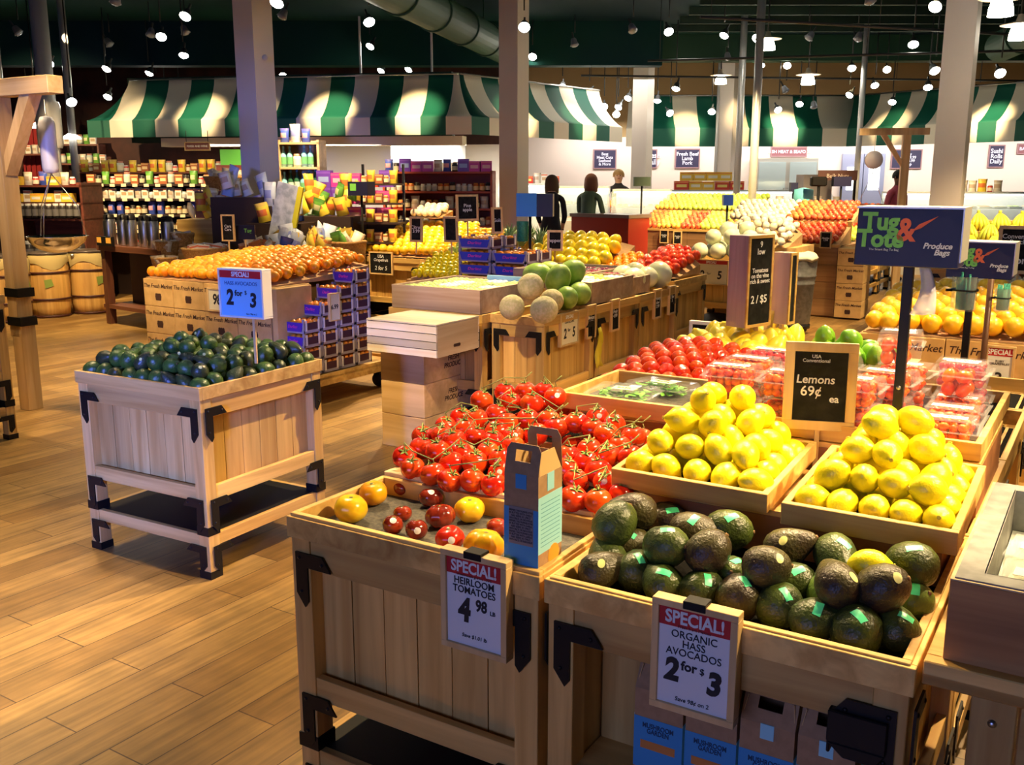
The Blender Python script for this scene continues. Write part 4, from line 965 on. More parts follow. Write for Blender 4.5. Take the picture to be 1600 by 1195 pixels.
# ---- basil clamshells on the herb tray
LEAF = mat('basil_green', (0.10, 0.42, 0.03), 0.5, var=(60, (0.22, 0.52, 0.06), 0, 1))
CLB = clam_mesh(0.21, 0.15, 0.042)
for i, (a, c, rz, lab) in enumerate([(0.37, 1.10, 4, 'clear clamshell of basil leaves lying on the grey herb tray'), (0.44, 1.245, -8, 'second basil clamshell leaning on the one in the herb tray')]):
    t = thing('herb_clamshell', lab, 'clamshell', G(a, c, 0.917 + i * 0.001), rot=(R(-3 * i), 0, GY + R(rz)))
    link('clamshell', CLB, t)
    bm = nb(); rn = random.Random(i)
    for k in range(130):
        c0 = Vector((rn.uniform(-.07, .07), rn.uniform(-.045, .045), rn.uniform(.006, .032))); u = Vector((rn.uniform(-1, 1), rn.uniform(-1, 1), rn.uniform(-.2, .4))).normalized() * .016; v = u.cross(Vector((rn.uniform(-.3, .3), 0, 1))).normalized() * .008
        bm.faces.new([bm.verts.new(c0 + q) for q in (-u, -u * .3 + v, u * .5 + v * .8, u, u * .5 - v * .8, -u * .3 - v)])
    o = obj('basil_leaves', bm, LEAF, t); o['kind'] = 'stuff'
    bm = nb(); box(bm, -0.03, 0.045, -0.035, 0.015, 0.0426, .0431); s = obj('paper_label', bm, SIGNY, t); letters('BASIL', .02, mat('green_ink', (.05, .25, .05), .6), s, (0.007, -.01, .0437), rot=(0, 0, 0))
    bm = nb(); box(bm, 0.01, 0.045, 0.02, 0.045, 0.0426, .0431); obj('blue_label', bm, mat('label_blue', (.35, .55, .85), .5), t)
# ---- bag dispensers on black poles
NAVY = mat('dispenser_navy', (0.014, 0.014, 0.050), 0.45); LGREEN = mat('logo_green', (0.20, 0.60, 0.10), 0.5); LORG = mat('logo_orange', (0.80, 0.16, 0.04), 0.5)
STUBE = mat('brushed_edge', (0.50, 0.49, 0.46), 0.35, 0.6)

def dispenser(label, base, zb, rz, pole_r, k=1.0, plab='', boxrot=0.0, off=0.0):
    t = thing('bag_dispenser', label, 'bag dispenser', base, rz)
    w_, d_, h_ = 0.232 * k, 0.125 * k, 0.135 * k
    bm = nb(); prism(bm, [(-d_ / 2, 0), (d_ / 2 - 0.02, 0.0), (d_ / 2 + 0.02, h_), (-d_ / 2 + .014, h_)], -w_ / 2, w_ / 2, Matrix.Rotation(boxrot, 4, 'Z') @ Matrix.Translation((off, 0, zb)) @ Matrix.Rotation(PI / 2, 4, 'Z') @ Matrix.Rotation(PI / 2, 4, 'X'))
    b = obj('dispenser_box', bm, NAVY, t, bevel=.002)
    bm = nb(); box(bm, -w_ / 2 - .003, w_ / 2 + .003, -d_ / 2 + .010, d_ / 2 + .024, h_, h_ + .004); box(bm, w_ / 2, w_ / 2 + .003, -d_ / 2 + .008, d_ / 2 + .02, h_ * .1, h_)
    obj('steel_lid', bm, STUBE, t, (off, 0, zb))
    y = -d_ / 2 - .001
    tilt_ = PI / 2 - math.atan(.014 / h_)
    def L_(s, sz, m_, x, z, **kw): letters(s, sz * k, m_, b, (off + x * k, y + .014 * z / 0.135 - .0015, zb + z * k), rot=(tilt_, 0, 0), **kw)
    L_('Tug', .056, LGREEN, -.062, .103, bold=.04, name='green_logo', sx=.95); L_('Tote', .056, LGREEN, -.060, .063, bold=.04, name='green_logo', sx=.95)
    L_('&', .074, LORG, -.004, .084, bold=.03, name='orange_logo', sx=.85)
    L_('The Smart Bag To Bag', .0075, SIGNW, -.050, .039, name='tagline')
    L_('Produce\n    Bags', .0185, SIGNW, .068, .043, bold=.03, shear=.25, name='white_lettering', space=.8)
    bm = nb(); M = Matrix.Translation((off + .025 * k, y + .008, zb + .098 * k)) @ Matrix.Rotation(PI / 2, 4, 'X') @ Matrix.Rotation(R(28), 4, 'Z')
    prism(bm, [(-.022 * k, -.006 * k), (.0, -.008 * k), (.045 * k, .0), (.0, .002 * k)], 0, .0008, M); obj('orange_swoosh', bm, LORG, b)
    bm = nb(); box(bm, -pole_r, pole_r, -pole_r + .01, pole_r + .01, 0, zb); obj('pole', bm, BLACK, t, bevel=.001)
    bm = nb(); lathe(bm, [(0.06, 0), (0.06, .006), (0, .008)], 16); obj('foot_plate', bm, BLACK, t)
    bm = nb(); lathe(bm, [(0, .004), (.005, .003), (.006, 0)], 8, 0, Matrix.Translation((0, -pole_r + .01, zb * .32)) @ Matrix.Rotation(PI / 2, 4, 'X')); obj('bolt', bm, STEEL, t)
    return t
bp_ = at(1397, 690, 0.955); dispenser('navy tug and tote produce bag dispenser on a black pole among the clamshells', Vector((bp_.x, bp_.y, 0.951)), 0.445, R(-31), 0.0115)
BAGM = mat('thin_plastic_bag', (0.72, 0.75, 0.88), 0.25, alpha=0.62, spec=.7)
bm = nb(); rows = []
for i in range(10):
    f = i / 9; wd = .012 + .018 * f; rows.append([bm.verts.new((wd * (j / 4 - .5) * 2 + .012 * math.sin(f * 3), -.012 - .006 * math.sin(j * 2.1 + f * 4) - .012 * f, -.115 * f)) for j in range(5)])
for i in range(9):
    for j in range(4): bm.faces.new((rows[i][j], rows[i][j + 1], rows[i + 1][j + 1], rows[i + 1][j])).smooth = True
o = obj('plastic_bag', bm, BAGM, None, (bp_.x + .024, bp_.y - .018, 0.951 + .445)); md = o.modifiers.new('t', 'SOLIDIFY'); md.thickness = .0006
tag(o, 'translucent white produce bag hanging from the navy dispenser', 'plastic bag')
b2 = at(1506, 560, 0.90); dispenser('smaller looking dark bag dispenser behind, above the green twist tie jar', Vector((b2.x, b2.y, 0.0)), 1.225, R(-33), 0.013, 1.0, off=0.03)
JAR = mat('jar_plastic', (0.80, 0.90, 0.86), 0.08, alpha=0.30, spec=.8); TIES = mat('twist_tie_green', (0.01, 0.20, 0.13), 0.4, var=(90, (0.02, 0.30, 0.20), 0, 1))
def tie_jar(label, p, r=.048, h=.13):
    t = thing('twist_tie_jar', label, 'jar', p)
    bm = nb(); lathe(bm, [(0, 0), (r * .85, 0), (r * .95, .01), (r, h), (r * 1.04, h + .004)], 16); obj('jar', bm, JAR, t)
    bm = nb(); rn = random.Random(5)
    for i in range(34):
        a_, q_ = rn.uniform(0, 6.3), r * .72 * math.sqrt(rn.random()); x, y = q_ * math.cos(a_), q_ * math.sin(a_); tube(bm, [(x, y, .006), (x * 1.15, y * 1.15, h + rn.uniform(-.01, .03))], .0045, 4)
    o = obj('twist_ties', bm, TIES, t); o['kind'] = 'stuff'
    bm = nb(); lathe(bm, [(r * 1.01, h * .6), (r * 1.05, h * .6), (r * 1.05, h * .65), (r * 1.01, h * .65)], 16); box(bm, -r * 1.0, -r * 1.5, -.004, .004, h * .58, h * .66); obj('holder_ring', bm, BLACK, t)
p = atY(1504, 485, b2.y - .03); tie_jar('clear jar of green twist ties under the rear bag dispenser', (p.x, p.y, p.z))
b3 = at(1560, 540, 0.90)
p = atY(1564, 486, b3.y + .35); tie_jar('small clear jar of green twist ties on the far pole', (p.x, p.y, p.z), .036, .10)
bm = nb(); tube(bm, [(0, 0, 0), (0, 0, 1.25)], .014, 8); tag(obj('metal_pole', bm, mat('brown_metal', (.12, .05, .02), .4), None, (p.x - .05, p.y + .02, 0)), 'brown metal pole carrying the small twist tie jar', 'pole')
# ================================================================ the middle of the shop
def fruit_protos(name, r, col, col2, sc=14, rough=0.3, squash=1.0, dimple=0.12, coat=0.2, bump=None, nip=0.0, n=2, seg=12, rings=8):
    out = []
    m = mat(name + '_skin', col, rough, coat=coat, var=(sc, col2, 0, 1), bump=bump)
    for k in range(n): out.append(fruit_mesh(name, ell(r, r * squash, rings, dimple=dimple, nip=nip), seg, m, dist=0.02, seed=k + len(name)))
    return out
ORANGE = fruit_protos('orange', 0.040, (0.95, 0.29, 0.006), (0.95, 0.42, 0.012), bump=(300, .3))
CLEM = fruit_protos('clementine', 0.026, (0.90, 0.24, 0.02), (0.92, 0.34, 0.03), squash=.85, n=1)
GRAPEF = fruit_protos('grapefruit', 0.052, (0.95, 0.50, 0.012), (0.95, 0.62, 0.03), bump=(260, .3))
REDAP = fruit_protos('red_apple', 0.040, (0.58, 0.02, 0.012), (0.80, 0.22, 0.06), sc=24, coat=.5)
GRNAP = fruit_protos('green_apple', 0.040, (0.42, 0.62, 0.06), (0.60, 0.72, 0.14), coat=.4)
YELAP = fruit_protos('golden_apple', 0.040, (0.88, 0.66, 0.10), (0.85, 0.40, 0.10), sc=22, coat=.4)
PEACH = fruit_protos('peach', 0.040, (0.88, 0.36, 0.08), (0.70, 0.10, 0.05), sc=20, coat=0, rough=.7)
PERS = fruit_protos('grapefruit', 0.050, (0.94, 0.56, 0.18), (0.92, 0.32, 0.08), sc=12)
HONEY = fruit_protos('honeydew', 0.085, (0.86, 0.88, 0.66), (0.80, 0.84, 0.52), sc=8, dimple=.03, seg=20, rings=12)
LIME = fruit_protos('lime', 0.037, (0.34, 0.62, 0.03), (0.18, 0.46, 0.03), nip=.15, dimple=0, squash=1.25, bump=(200, .3), seg=16)
PSQ = fruit_protos('pale_squash', 0.042, (0.90, 0.86, 0.70), (0.86, 0.78, 0.50), dimple=.1)
MELY = fruit_protos('yellow_melon', 0.060, (0.94, 0.80, 0.03), (0.92, 0.70, 0.02), squash=1.15, dimple=0, nip=.05)
ONION = fruit_protos('white_onion', 0.042, (0.90, 0.88, 0.78), (0.82, 0.74, 0.50), dimple=-.2)
PEPR = fruit_protos('red_pepper', 0.042, (0.70, 0.03, 0.012), (0.80, 0.10, 0.02), squash=1.2, dimple=.25, coat=.6)
YTOM = fruit_protos('yellow_squash', 0.046, (0.94, 0.78, 0.05), (0.92, 0.66, 0.03), squash=1.7, dimple=0, nip=.1)
cant_m = mat('cantaloupe_skin', (0.66, 0.58, 0.36), 0.8, bump=(70, 1.0), var=(60, (0.52, 0.48, 0.24), 0, 1))
CANT = [fruit_mesh('cantaloupe', ell(0.080, 0.078, 14, dimple=.04), 24, cant_m, ribs=10, rib=.006)]
wm_m = mat('green_melon_skin', (0.16, 0.34, 0.04), 0.4, var=(9, (0.40, 0.58, 0.14), 0, 1))
WMEL = [fruit_mesh('green_melon', ell(0.080, 0.105, 14), 24, wm_m)]

def put(me, name, label, cat, p, group=None, sc=1.0, rot=None):
    o = link(name, me, None, p, rot=rot or (R(RND.uniform(-50, 50)), R(RND.uniform(-50, 50)), R(RND.uniform(0, 360))), sc=sc)
    return tag(o, label, cat, group)

BEDN = [0]
def mound(meshes, label, cat, group, a0, a1, c0, c1, z0, slope, r, crown=0.0, jit=0.12, fn=None, sparse=0.0, wedge=True, limit=None):
    """fruit in rows on a sloped bed: each fruit its own object; the wedge is the bed they rest on"""
    sp = r * 1.86; rows = max(1, int((c1 - c0 - 2 * r) / (sp * .9)) + 1); n = 0
    for j in range(rows):
        c = c0 + r + j * sp * .9; k = int((a1 - a0 - 2 * r) / sp) + 1
        for i in range(k):
            a = a0 + r + i * sp + (sp / 2 if j % 2 else 0)
            if a > a1 - r * .8: continue
            u = 2 * (a - a0) / (a1 - a0) - 1
            z = z0 + r + slope * (c - c0) + crown * (1 - u * u) * min(1, (c - c0) / .25)
            if RND.random() < sparse: continue
            me = RND.choice(meshes) if fn is None else RND.choice(fn((a - a0) / (a1 - a0), (c - c0) / (c1 - c0)))
            nm = me.name.split('.')[0]
            put(me, nm, label if isinstance(label, str) else label[nm], cat if isinstance(cat, str) else cat[nm], G(a + RND.uniform(-jit, jit) * r, c + RND.uniform(-jit, jit) * r, z + RND.uniform(0, jit) * r), group if isinstance(group, str) else group[nm], RND.uniform(.93, 1.04))
            n += 1
    if wedge and (slope > .02 or crown > .02):
        bm = nb(); N = 6; w_, d_ = a1 - a0 - .02, c1 - c0 - .02; top = []
        for i in range(N + 1):
            u = 2 * i / N - 1
            top.append([bm.verts.new((w_ * i / N, d_ * j / N, max(0.004, slope * d_ * j / N + crown * (1 - u * u) * min(1, d_ * j / N / .25) - .006))) for j in range(N + 1)])
        bot = [[bm.verts.new((v.co.x, v.co.y, 0)) for v in rw] for rw in top]
        for i in range(N):
            for j in range(N):
                bm.faces.new((top[i][j], top[i + 1][j], top[i + 1][j + 1], top[i][j + 1])); bm.faces.new((bot[i][j], bot[i][j + 1], bot[i + 1][j + 1], bot[i + 1][j]))
        for i in range(N):
            for q, rr in ((top[i][0], 0), (0, N)):
                pass
            bm.faces.new((bot[i][0], bot[i + 1][0], top[i + 1][0], top[i][0])); bm.faces.new((bot[i + 1][N], bot[i][N], top[i][N], top[i + 1][N]))
            bm.faces.new((bot[0][i + 1], bot[0][i], top[0][i], top[0][i + 1])); bm.faces.new((bot[N][i], bot[N][i + 1], top[N][i + 1], top[N][i]))
        BEDN[0] += 1; tag(obj('display_bed', bm, CARD, None, G(a0 + .01, c0 + .01, z0), GY), 'brown sloped card bed under the %s' % (group if isinstance(group, str) else 'apples of the rear tables, ' + ORD[BEDN[0] % 19 + 1] + ' heap'), 'display bed')
    return n

def market_box(label, p, rz, w, d, h, group=None, text=True, side=True):
    t = thing('produce_box', label, 'cardboard box', p, rz, group)
    bm = nb(); box(bm, 0, w, 0, d, 0, h - .002); obj('box_body', bm, BOXC, t, bevel=.003)
    if text:
        letters('The Fresh Market', min(w * .135, h * .26), INK_AND_SHADE, t, (w / 2, -.0012, h * .74), shear=.25, name='printed_lettering', bold=.01)
        bm = nb(); M = Matrix.Translation((w / 2, -.0012, h * .36)) @ Matrix.Rotation(PI / 2, 4, 'X')
        s_ = h * .28
        prism(bm, [(-.5 * s_, -.5 * s_), (.5 * s_, -.5 * s_), (.62 * s_, .1 * s_), (-.62 * s_, .1 * s_)], 0, .0006, M)
        for k in (-.35, 0, .35): lathe(bm, [(s_ * .22, 0.0006), (0, .0007)], 8, 0, M @ Matrix.Translation((k * s_, .22 * s_, 0)))
        obj('basket_print', bm, INK_AND_SHADE, t)
    return t
# ---- stack of boxes with the slatted crate
for k in range(3):
    t = market_box(['brown wooden box at the bottom of the stack under the slatted crate', 'brown wooden box in the middle of the stack under the slatted crate', 'brown wooden box directly under the white slatted crate'][k],
                   G(-2.075, 2.87, k * .205), GY, 0.325, 0.56, 0.204, text=False)
    for ch in t.children: ch.data.materials.clear(); ch.data.materials.append(wood('crate_wood', (0.84, 0.58, 0.25), (0.70, 0.44, 0.16), 'x'))
    letters('FRESH\nPRODUCE', .042, INK_AND_SHADE, t, (0.3262, .30, .10), rot=(PI / 2, 0, PI / 2), shear=.2, name='printed_lettering', bold=.02)
    if k == 2:
        bm = nb(); box(bm, .10, .20, -.001, .001, .175, .2035); obj('hand_hole', bm, INK_AND_SHADE, t)
WSL = wood('white_wood', (0.90, 0.82, 0.66), (0.78, 0.66, 0.46), 'x', .6)
INS = nb(); box(INS, .016, .484, .013, .417, .002, .178)  # dark block added inside the crate to paint shade between the slats
t = thing('slatted_crate', 'pale slatted wooden crate upside down on a stack of brown boxes', 'crate', G(-2.03, 2.70, .616), GY)
for k in range(4):
    bm = nb(); box(bm, 0, .50, 0, .012, .002 + k * .045, .042 + k * .045); box(bm, 0, .50, .418, .43, .002 + k * .045, .042 + k * .045); obj('slat', bm, WSL, t)
bm = nb(); box(bm, 0, .014, .012, .418, 0, .18); box(bm, .486, .50, .012, .418, 0, .18); obj('crate_gap_shade', INS, INK_AND_SHADE, t); obj('end_board', bm, wood('white_wood_y', (0.88, 0.72, 0.45), (0.72, 0.52, 0.28), 'y', .6), t)
bm = nb(); box(bm, 0, .5, 0, .43, .182, .190); obj('crate_top', bm, WSL, t)
bm = nb(); prism(bm, [(-.03, -.009), (.03, -.009), (.035, 0), (.03, .009), (-.03, .009), (-.035, 0)], 0, .001, Matrix.Translation((.5002, .2, .05)) @ Matrix.Rotation(PI / 2, 4, 'Z') @ Matrix.Rotation(PI / 2, 4, 'X')); obj('hand_hole', bm, INK_AND_SHADE, t)
# ---- melon bins, cut fruit boxes
for i, (a, c, w_, d_, lab) in enumerate([(-1.545, 3.28, .375, .655, 'narrow orchard bin stacked with cantaloupes and green melons'), (-1.545, 3.95, .375, .66, 'narrow orchard bin carrying the long box of packed fruit'),
                                       (-1.545, 4.63, .375, .70, 'narrow orchard bin of honeydews at the end of the melon row')]):
    orchard_bin(lab, G(a, c), GY, w_, d_, .80, sides='fr')
for i, (a, c) in enumerate([(-2.265, 3.20), (-2.265, 3.93), (-2.265, 4.66)]):
    orchard_bin(['orchard bin behind the slatted crate with a shallow cut melon box', 'second orchard bin back, under the cut fruit trays', 'third orchard bin back, behind the cut fruit trays'][i], G(a, c), GY, .71, .71, .80)
gw = wood('greyish_wood', (0.62, 0.46, 0.34), (0.46, 0.30, 0.20), 'x')
def fruit_box(label, a, c, w_, d_, z0=.802, h=.145):
    t = thing('display_box', label, 'wooden box', G(a, c, z0), GY); bm = nb(); ring(bm, 0, w_, 0, d_, 0, h, .018); obj('frame', bm, gw, t, bevel=.0015)
    bm = nb(); box(bm, .018, w_ - .018, .018, d_ - .018, h - .05, h - .04); obj('insert', bm, GALV, t); return t
fruit_box('low wooden box of cut green melon trays beside the cantaloupes', -2.24, 3.20, .67, .70); fruit_box('long wooden box of packed cut fruit behind the green melons', -1.545, 3.94, .345, .63); fruit_box('wooden box of grape packs at the back of the melon table', -2.24, 4.66, .67, .62, h=.135)
fruit_box('wooden box of grape packs behind the packed cut fruit', -1.56, 4.62, .34, .28, h=.12)
rn = random.Random(3)
CUTG = mat('cut_melon_green', (0.50, 0.70, 0.22), .4); TRW = mat('white_tray', (0.86, 0.86, 0.80), .4); GRP = mat('red_grapes', (0.34, 0.03, 0.06), .25, var=(60, (.20, .02, .08), 0, 1)); PINE = mat('cut_pineapple', (0.90, 0.78, 0.06), .4)
def pack(label, a, c, z, w_, d_, fm_, lump, group, rz=0):
    t = thing('fruit_pack', label, 'fruit pack', G(a, c, z), GY + R(rz), group)
    bm = nb(); ring(bm, -w_ / 2, w_ / 2, -d_ / 2, d_ / 2, 0, .03, .003); box(bm, -w_ / 2, w_ / 2, -d_ / 2, d_ / 2, 0, .003); obj('tray', bm, TRW, t)
    bm = nb()
    for k in range(9): lathe(bm, ell(lump, lump * .8, 5), 7, 0, Matrix.Translation(((k % 3 - 1) * w_ * .28, (k // 3 - 1) * d_ * .28, .022)))
    o = obj('cut_fruit', bm, fm_, t); o['kind'] = 'stuff'
for i in range(4):
    for j in range(4): pack('white tray of pale green melon pieces in the low box', -2.13 + i * .155, 3.30 + j * .16, .904, .14, .14, CUTG if rn.random() < .75 else TRW, .024, 'cut melon trays in the low box', rn.uniform(-6, 6))
for i in range(2):
    for j in range(4): pack('white tray of bright yellow cut pineapple in the long box' if (i + j) % 3 == 0 else 'white pack of pale cut fruit in the long box', -1.455 + i * .155, 4.03 + j * .145, .905, .14, .13, PINE if (i + j) % 3 == 0 else TRW, .024, 'cut pineapple trays' if (i + j) % 3 == 0 else 'pale fruit packs in the long box', rn.uniform(-6, 6))
for i in range(6):
    for j in range(3):
        if i > 3 and j > 0: continue
        pack('pack of dark red grapes in the rear wooden boxes', -2.14 + i * .155 if i < 4 else -1.47 + (i - 4) * .15, 4.75 + j * .17, .897, .14, .14, GRP, .020, 'grape packs in the rear boxes', rn.uniform(-8, 8))
bm = nb(); box(bm, 0, .30, 0, .02, 0, .06); tag(obj('blue_board', bm, mat('pale_blue', (.28, .52, .82), .5), None, G(-1.95, 3.86, .905), GY), 'pale blue rim board lying behind the cut melon trays', 'board')
for i, (x, y, z, m_, s, rot, lab) in enumerate([(800, 480, .878, 0, .93, None, 'cantaloupe at the corner of the melon bin beside the wooden box'), (850, 484, .878, 0, 1, None, 'cantaloupe in front at the corner of the melon bin'), (862, 470, .878, 0, .92, None, 'cantaloupe tucked behind the two front ones'), (829, 447, .985, 0, .98, None, 'cantaloupe on top of the others'),
     (884, 466, .878, 1, .92, (1.2, .3, .2), 'dark green melon in the lower row beside the cantaloupes'), (905, 459, .885, 1, .95, (1.4, .2, 0), 'dark green melon at the outer end of the lower row'), (872, 436, .985, 1, .98, (.5, .2, .4), 'light green melon on top in the middle'),
     (891, 428, 1.00, 1, 1.05, (.7, .6, .6), 'pale green melon highest on the pile'), (839, 428, .965, 1, .95, (1.5, 0, 1.4), 'long green melon lying behind the top cantaloupe'), (858, 424, .96, 1, .9, (1.5, .2, 1.2), 'green melon lying crosswise at the back')]):
    me = (CANT, WMEL)[m_][0]; put(me, me.name, lab, 'melon', at(x, y, z), None, s, rot)
for i, (a, c, z, s, lab) in enumerate([(-1.30, 4.80, .89, 1.0, 'white honeydew nearest the packed fruit box'), (-1.28, 4.98, .89, .95, 'white honeydew second along the bin edge'), (-1.27, 5.17, .895, 1.18, 'big white honeydew at the end of the melon row'), (-1.46, 4.95, .89, 1, 'white honeydew in the inner row of the end bin'), (-1.45, 5.14, .9, 1, 'white honeydew inner row, at the far end')]):
    put(HONEY[0], 'honeydew', lab.replace('nearest', 'beside'), 'melon', G(a, c, z), None, s)
# price signs along the melon row
p = G(-1.166, 3.585, .598); sign('cream special sign on the melon bin, two for five', p, GY + PI / 2, .235, .205, [('CANTALOUPES', .017, 0, .70, SINK, .01), ('2', .085, -.055, .36, SINK, .03, .1, .8), ('for', .028, -.004, .46, SINK, .01), ('5', .085, .055, .36, SINK, .03, .1, .8)], paper=SIGNY, header='SPECIAL!', frame=.012, hd=.16)
def tagsign(label, p, rz, w_, h_, lines): return sign(label, p, rz, w_, h_, [(s, sz, 0, z, WHITE, .01, .1) for s, sz, z in lines], paper=CHALK, frame=.014, thick=.016, cat='chalkboard tag', name='chalkboard_tag')
for i, (c, lab, tx) in enumerate([(3.875, 'chalkboard tag hung past the two for five melon sign', 'Melon\n3.99'), (4.225, 'chalkboard tag under the long packed fruit box', 'Fruit\n4.99'), (4.93, 'chalkboard tag under the white honeydews', 'Honey\ndew\n3.99'), (5.20, 'chalkboard tag at the far end of the honeydew bin', '2 for\n5')]):
    tagsign(lab, G(-1.166, c, .60), GY + PI / 2, .125, .215, [(tx, .034, .55)])
bm = nb(); rows = []
for i in range(8):
    f = i / 7; rows.append([bm.verts.new((.0 + .012 * math.sin(j * 2 + i), (j / 3 - .5) * (.05 + .05 * f), -.26 * f)) for j in range(4)])
for i in range(7):
    for j in range(3): bm.faces.new((rows[i][j], rows[i][j + 1], rows[i + 1][j + 1], rows[i + 1][j])).smooth = True
o = obj('yellow_bag', bm, mat('yellow_plastic', (.85, .68, .05), .4, alpha=.85), None, G(-1.150, 3.96, .66), GY); md = o.modifiers.new('t', 'SOLIDIFY'); md.thickness = .002; tag(o, 'yellow plastic bag hanging below the first chalkboard tag', 'plastic bag')
# ---- squash, orange tomatoes, limes at the back of the island
mound([TOM2], 'orange red tomato heaped at the back of the island', 'tomato', 'orange red tomatoes at the back of the island', .04, .50, 1.55, 2.1, .82, .10, .034, crown=.05)
mound(YTOM, 'yellow squash heaped behind the orange tomatoes', 'squash', 'yellow squash behind the orange tomatoes', .10, .55, 2.02, 2.62, .84, .03, .042, crown=.03)
orchard_bin('last orchard bin of the island under the yellow squash', G(.0, 2.175), GY, .705, .60, .80)
orchard_bin('last orchard bin of the island under the limes', G(.722, 2.175), GY, .708, .60, .80)
t = thing('wooden_riser', 'low oak riser carrying the limes at the island end', 'riser', G(.57, 2.20, .802), GY)
bm = nb(); ring(bm, 0, .44, 0, .36, 0, .075, .014); obj('apron', bm, WX, t); bm = nb(); box(bm, 0, .44, 0, .36, .068, .080); obj('top_board', bm, WX, t)
for i, (a, c, z) in enumerate([(.63, 2.25, 0), (.72, 2.24, 0), (.81, 2.26, 0), (.90, 2.25, 0), (.97, 2.30, 0), (.66, 2.33, 0), (.76, 2.34, 0), (.86, 2.34, 0), (.69, 2.28, 1), (.79, 2.29, 1), (.95, 2.38, 0), (.64, 2.42, 0), (.73, 2.43, 0), (.82, 2.43, 0)]):
    put(RND.choice(LIME), 'lime', 'bright green lime in the pile past the lemon chalkboard, %s' % ('on top, %s' % ORD[i - 7] if z else '%s in the lower layer' % ORD[i + 1]), 'lime', G(a, c, .882 + .040 + z * .058), None, 1.1)
sign('white framed chalk sign standing behind the yellow squash', G(.12, 2.66, .80), GY, .30, .15, [], paper=CHALK, frame=.016, cat='chalkboard sign', name='chalkboard_sign', fm=mat('white_frame', (.85, .80, .72), .5))
bm = nb(); rn = random.Random(8)
t = thing('wooden_basket', 'small slatted basket beyond the squash beside the chalk stake', 'basket', G(.36, 2.50, .90), GY)
for k in range(10):
    a_ = 2 * PI * k / 10; bm = nb(); box(bm, -.018, .018, -.003, .003, 0, .16, 0, Matrix.Rotation(a_, 4, 'Z') @ Matrix.Translation((0, .075, 0)) @ Matrix.Rotation(R(-12), 4, 'X')); obj('slat', bm, PZ, t)
bm = nb(); lathe(bm, [(0, .01), (.07, .01), (.07, 0), (0, 0)], 12); obj('basket_base', bm, PX, t)
# tall boxed chalk signs on stakes
PURP = wood('blue_lit_wood', (0.42, 0.31, 0.33), (0.28, 0.19, 0.22), 'z')  # purple cast of blue daylight put into the wood colour
def block_sign(label, pbot, rz, w_, d_, h_, stake, lines, side_m, lean=0.0):
    t = thing('chalkboard_sign', label, 'chalkboard sign', pbot, rot=(0, R(lean), rz))
    bm = nb(); box(bm, -w_ / 2, w_ / 2, -d_ / 2, d_ / 2, 0, h_); obj('board', bm, side_m, t, bevel=.002)
    f = .012; bm = nb(); ring(bm, -d_ / 2, d_ / 2, -h_ / 2, h_ / 2, 0, .006, f)
    obj('frame', bm, WX, t, (w_ / 2, 0, h_ / 2), rot=(PI / 2, 0, PI / 2))
    bm = nb(); box(bm, w_ / 2, w_ / 2 + .002, -d_ / 2 + f, d_ / 2 - f, f, h_ - f); obj('chalk_face', bm, CHALK, t)
    for s, sz, z in lines: letters(s, sz, WHITE, t, (w_ / 2 + .0028, 0, h_ * z), rot=(PI / 2, 0, PI / 2), bold=.012, name='chalk_lettering', space=.85)
    bm = nb(); box(bm, -.008, .008, -.008, .008, -stake, 0); obj('stake', bm, PZ, t)
    return t
q = at(1168, 508, 1.0); block_sign('tall thick chalkboard sign with a purple grey side on a stake', q, R(-50), .095, .17, .375, .07, [('9\nlow', .034, .86), ('Tomatoes\non the vine\nrich & sweet', .026, .56), ('2 / $5', .046, .30)], PURP)
q = at(1221, 505, 1.0); block_sign('pale blank sided sign on a stake next to the tall chalkboard', q, R(-44), .078, .06, .30, .12, [], wood('pale_side', (.72, .52, .42), (.62, .42, .34), 'z'))
# ---- oranges display
t = thing('wheeled_platform', 'low wooden platform on black casters under the orange boxes', 'platform', G(-4.70, 3.10, 0), GY)
bm = nb(); box(bm, 0, 1.64, 0, 1.22, .20, .215); ring(bm, 0, 1.64, 0, 1.22, .155, .235, .022); obj('deck', bm, WX, t)
for x in (.1, 1.5):
    for y in (.08, 1.1):
        bm = nb(); lathe(bm, [(0, -.02), (.05, -.02), (.055, -.012), (.055, .012), (.05, .02), (0, .02)], 16, 0, Matrix.Translation((x, y, .055)) @ Matrix.Rotation(PI / 2, 4, 'X')); box(bm, x - .03, x + .03, y - .025, y + .025, .10, .155); obj('caster', bm, BLACK, t)
for k in range(3):
    for i in range(4):
        market_box('printed produce box under the oranges, %s tier, %s from the sign end' % (('bottom', 'middle', 'top')[k], ORD[4 - i]), G(-4.655 + i * .335, 3.20, .237 + k * .208), GY, .33, .40, .207)
for i in range(3):
    market_box('stacked produce boxes hidden under the orange heap, %s column' % ORD[i + 1], G(-4.655 + i * .42, 3.62, .237), GY, .41, .62, .58, text=False)
o = market_box('tall plain orange brown box side at the end of the orange heap', G(-3.305, 3.20, .237), GY, .05, .35, .62, text=False)
mound(ORANGE, 'orange in the big heap on the printed boxes', 'orange', 'oranges heaped on the printed boxes', -4.655, -3.33, 3.21, 4.30, .862, .075, .040, crown=.05, jit=.35)
market_box('small printed box lying in the oranges', G(-4.12, 3.80, .955), GY, .42, .2, .07, text=True)
sign('price card reading 98 cents clipped to the orange boxes', G(-3.81, 3.188, .66), GY, .25, .17, [('98¢', .105, -.01, .5, SINK, .03, .1, .85)], paper=SIGNY, frame=.012)
PLUM = mat('crate_purple', (0.085, 0.03, 0.42), .45); CRB = mat('crate_blue', (0.03, 0.06, 0.50), .4); CGREY = mat('crate_grey', (0.34, 0.30, 0.36), .5); CPINK = mat('crate_pink', (.72, .06, .40), .5); WSLAT = mat('crate_white', (.72, .68, .66), .5)
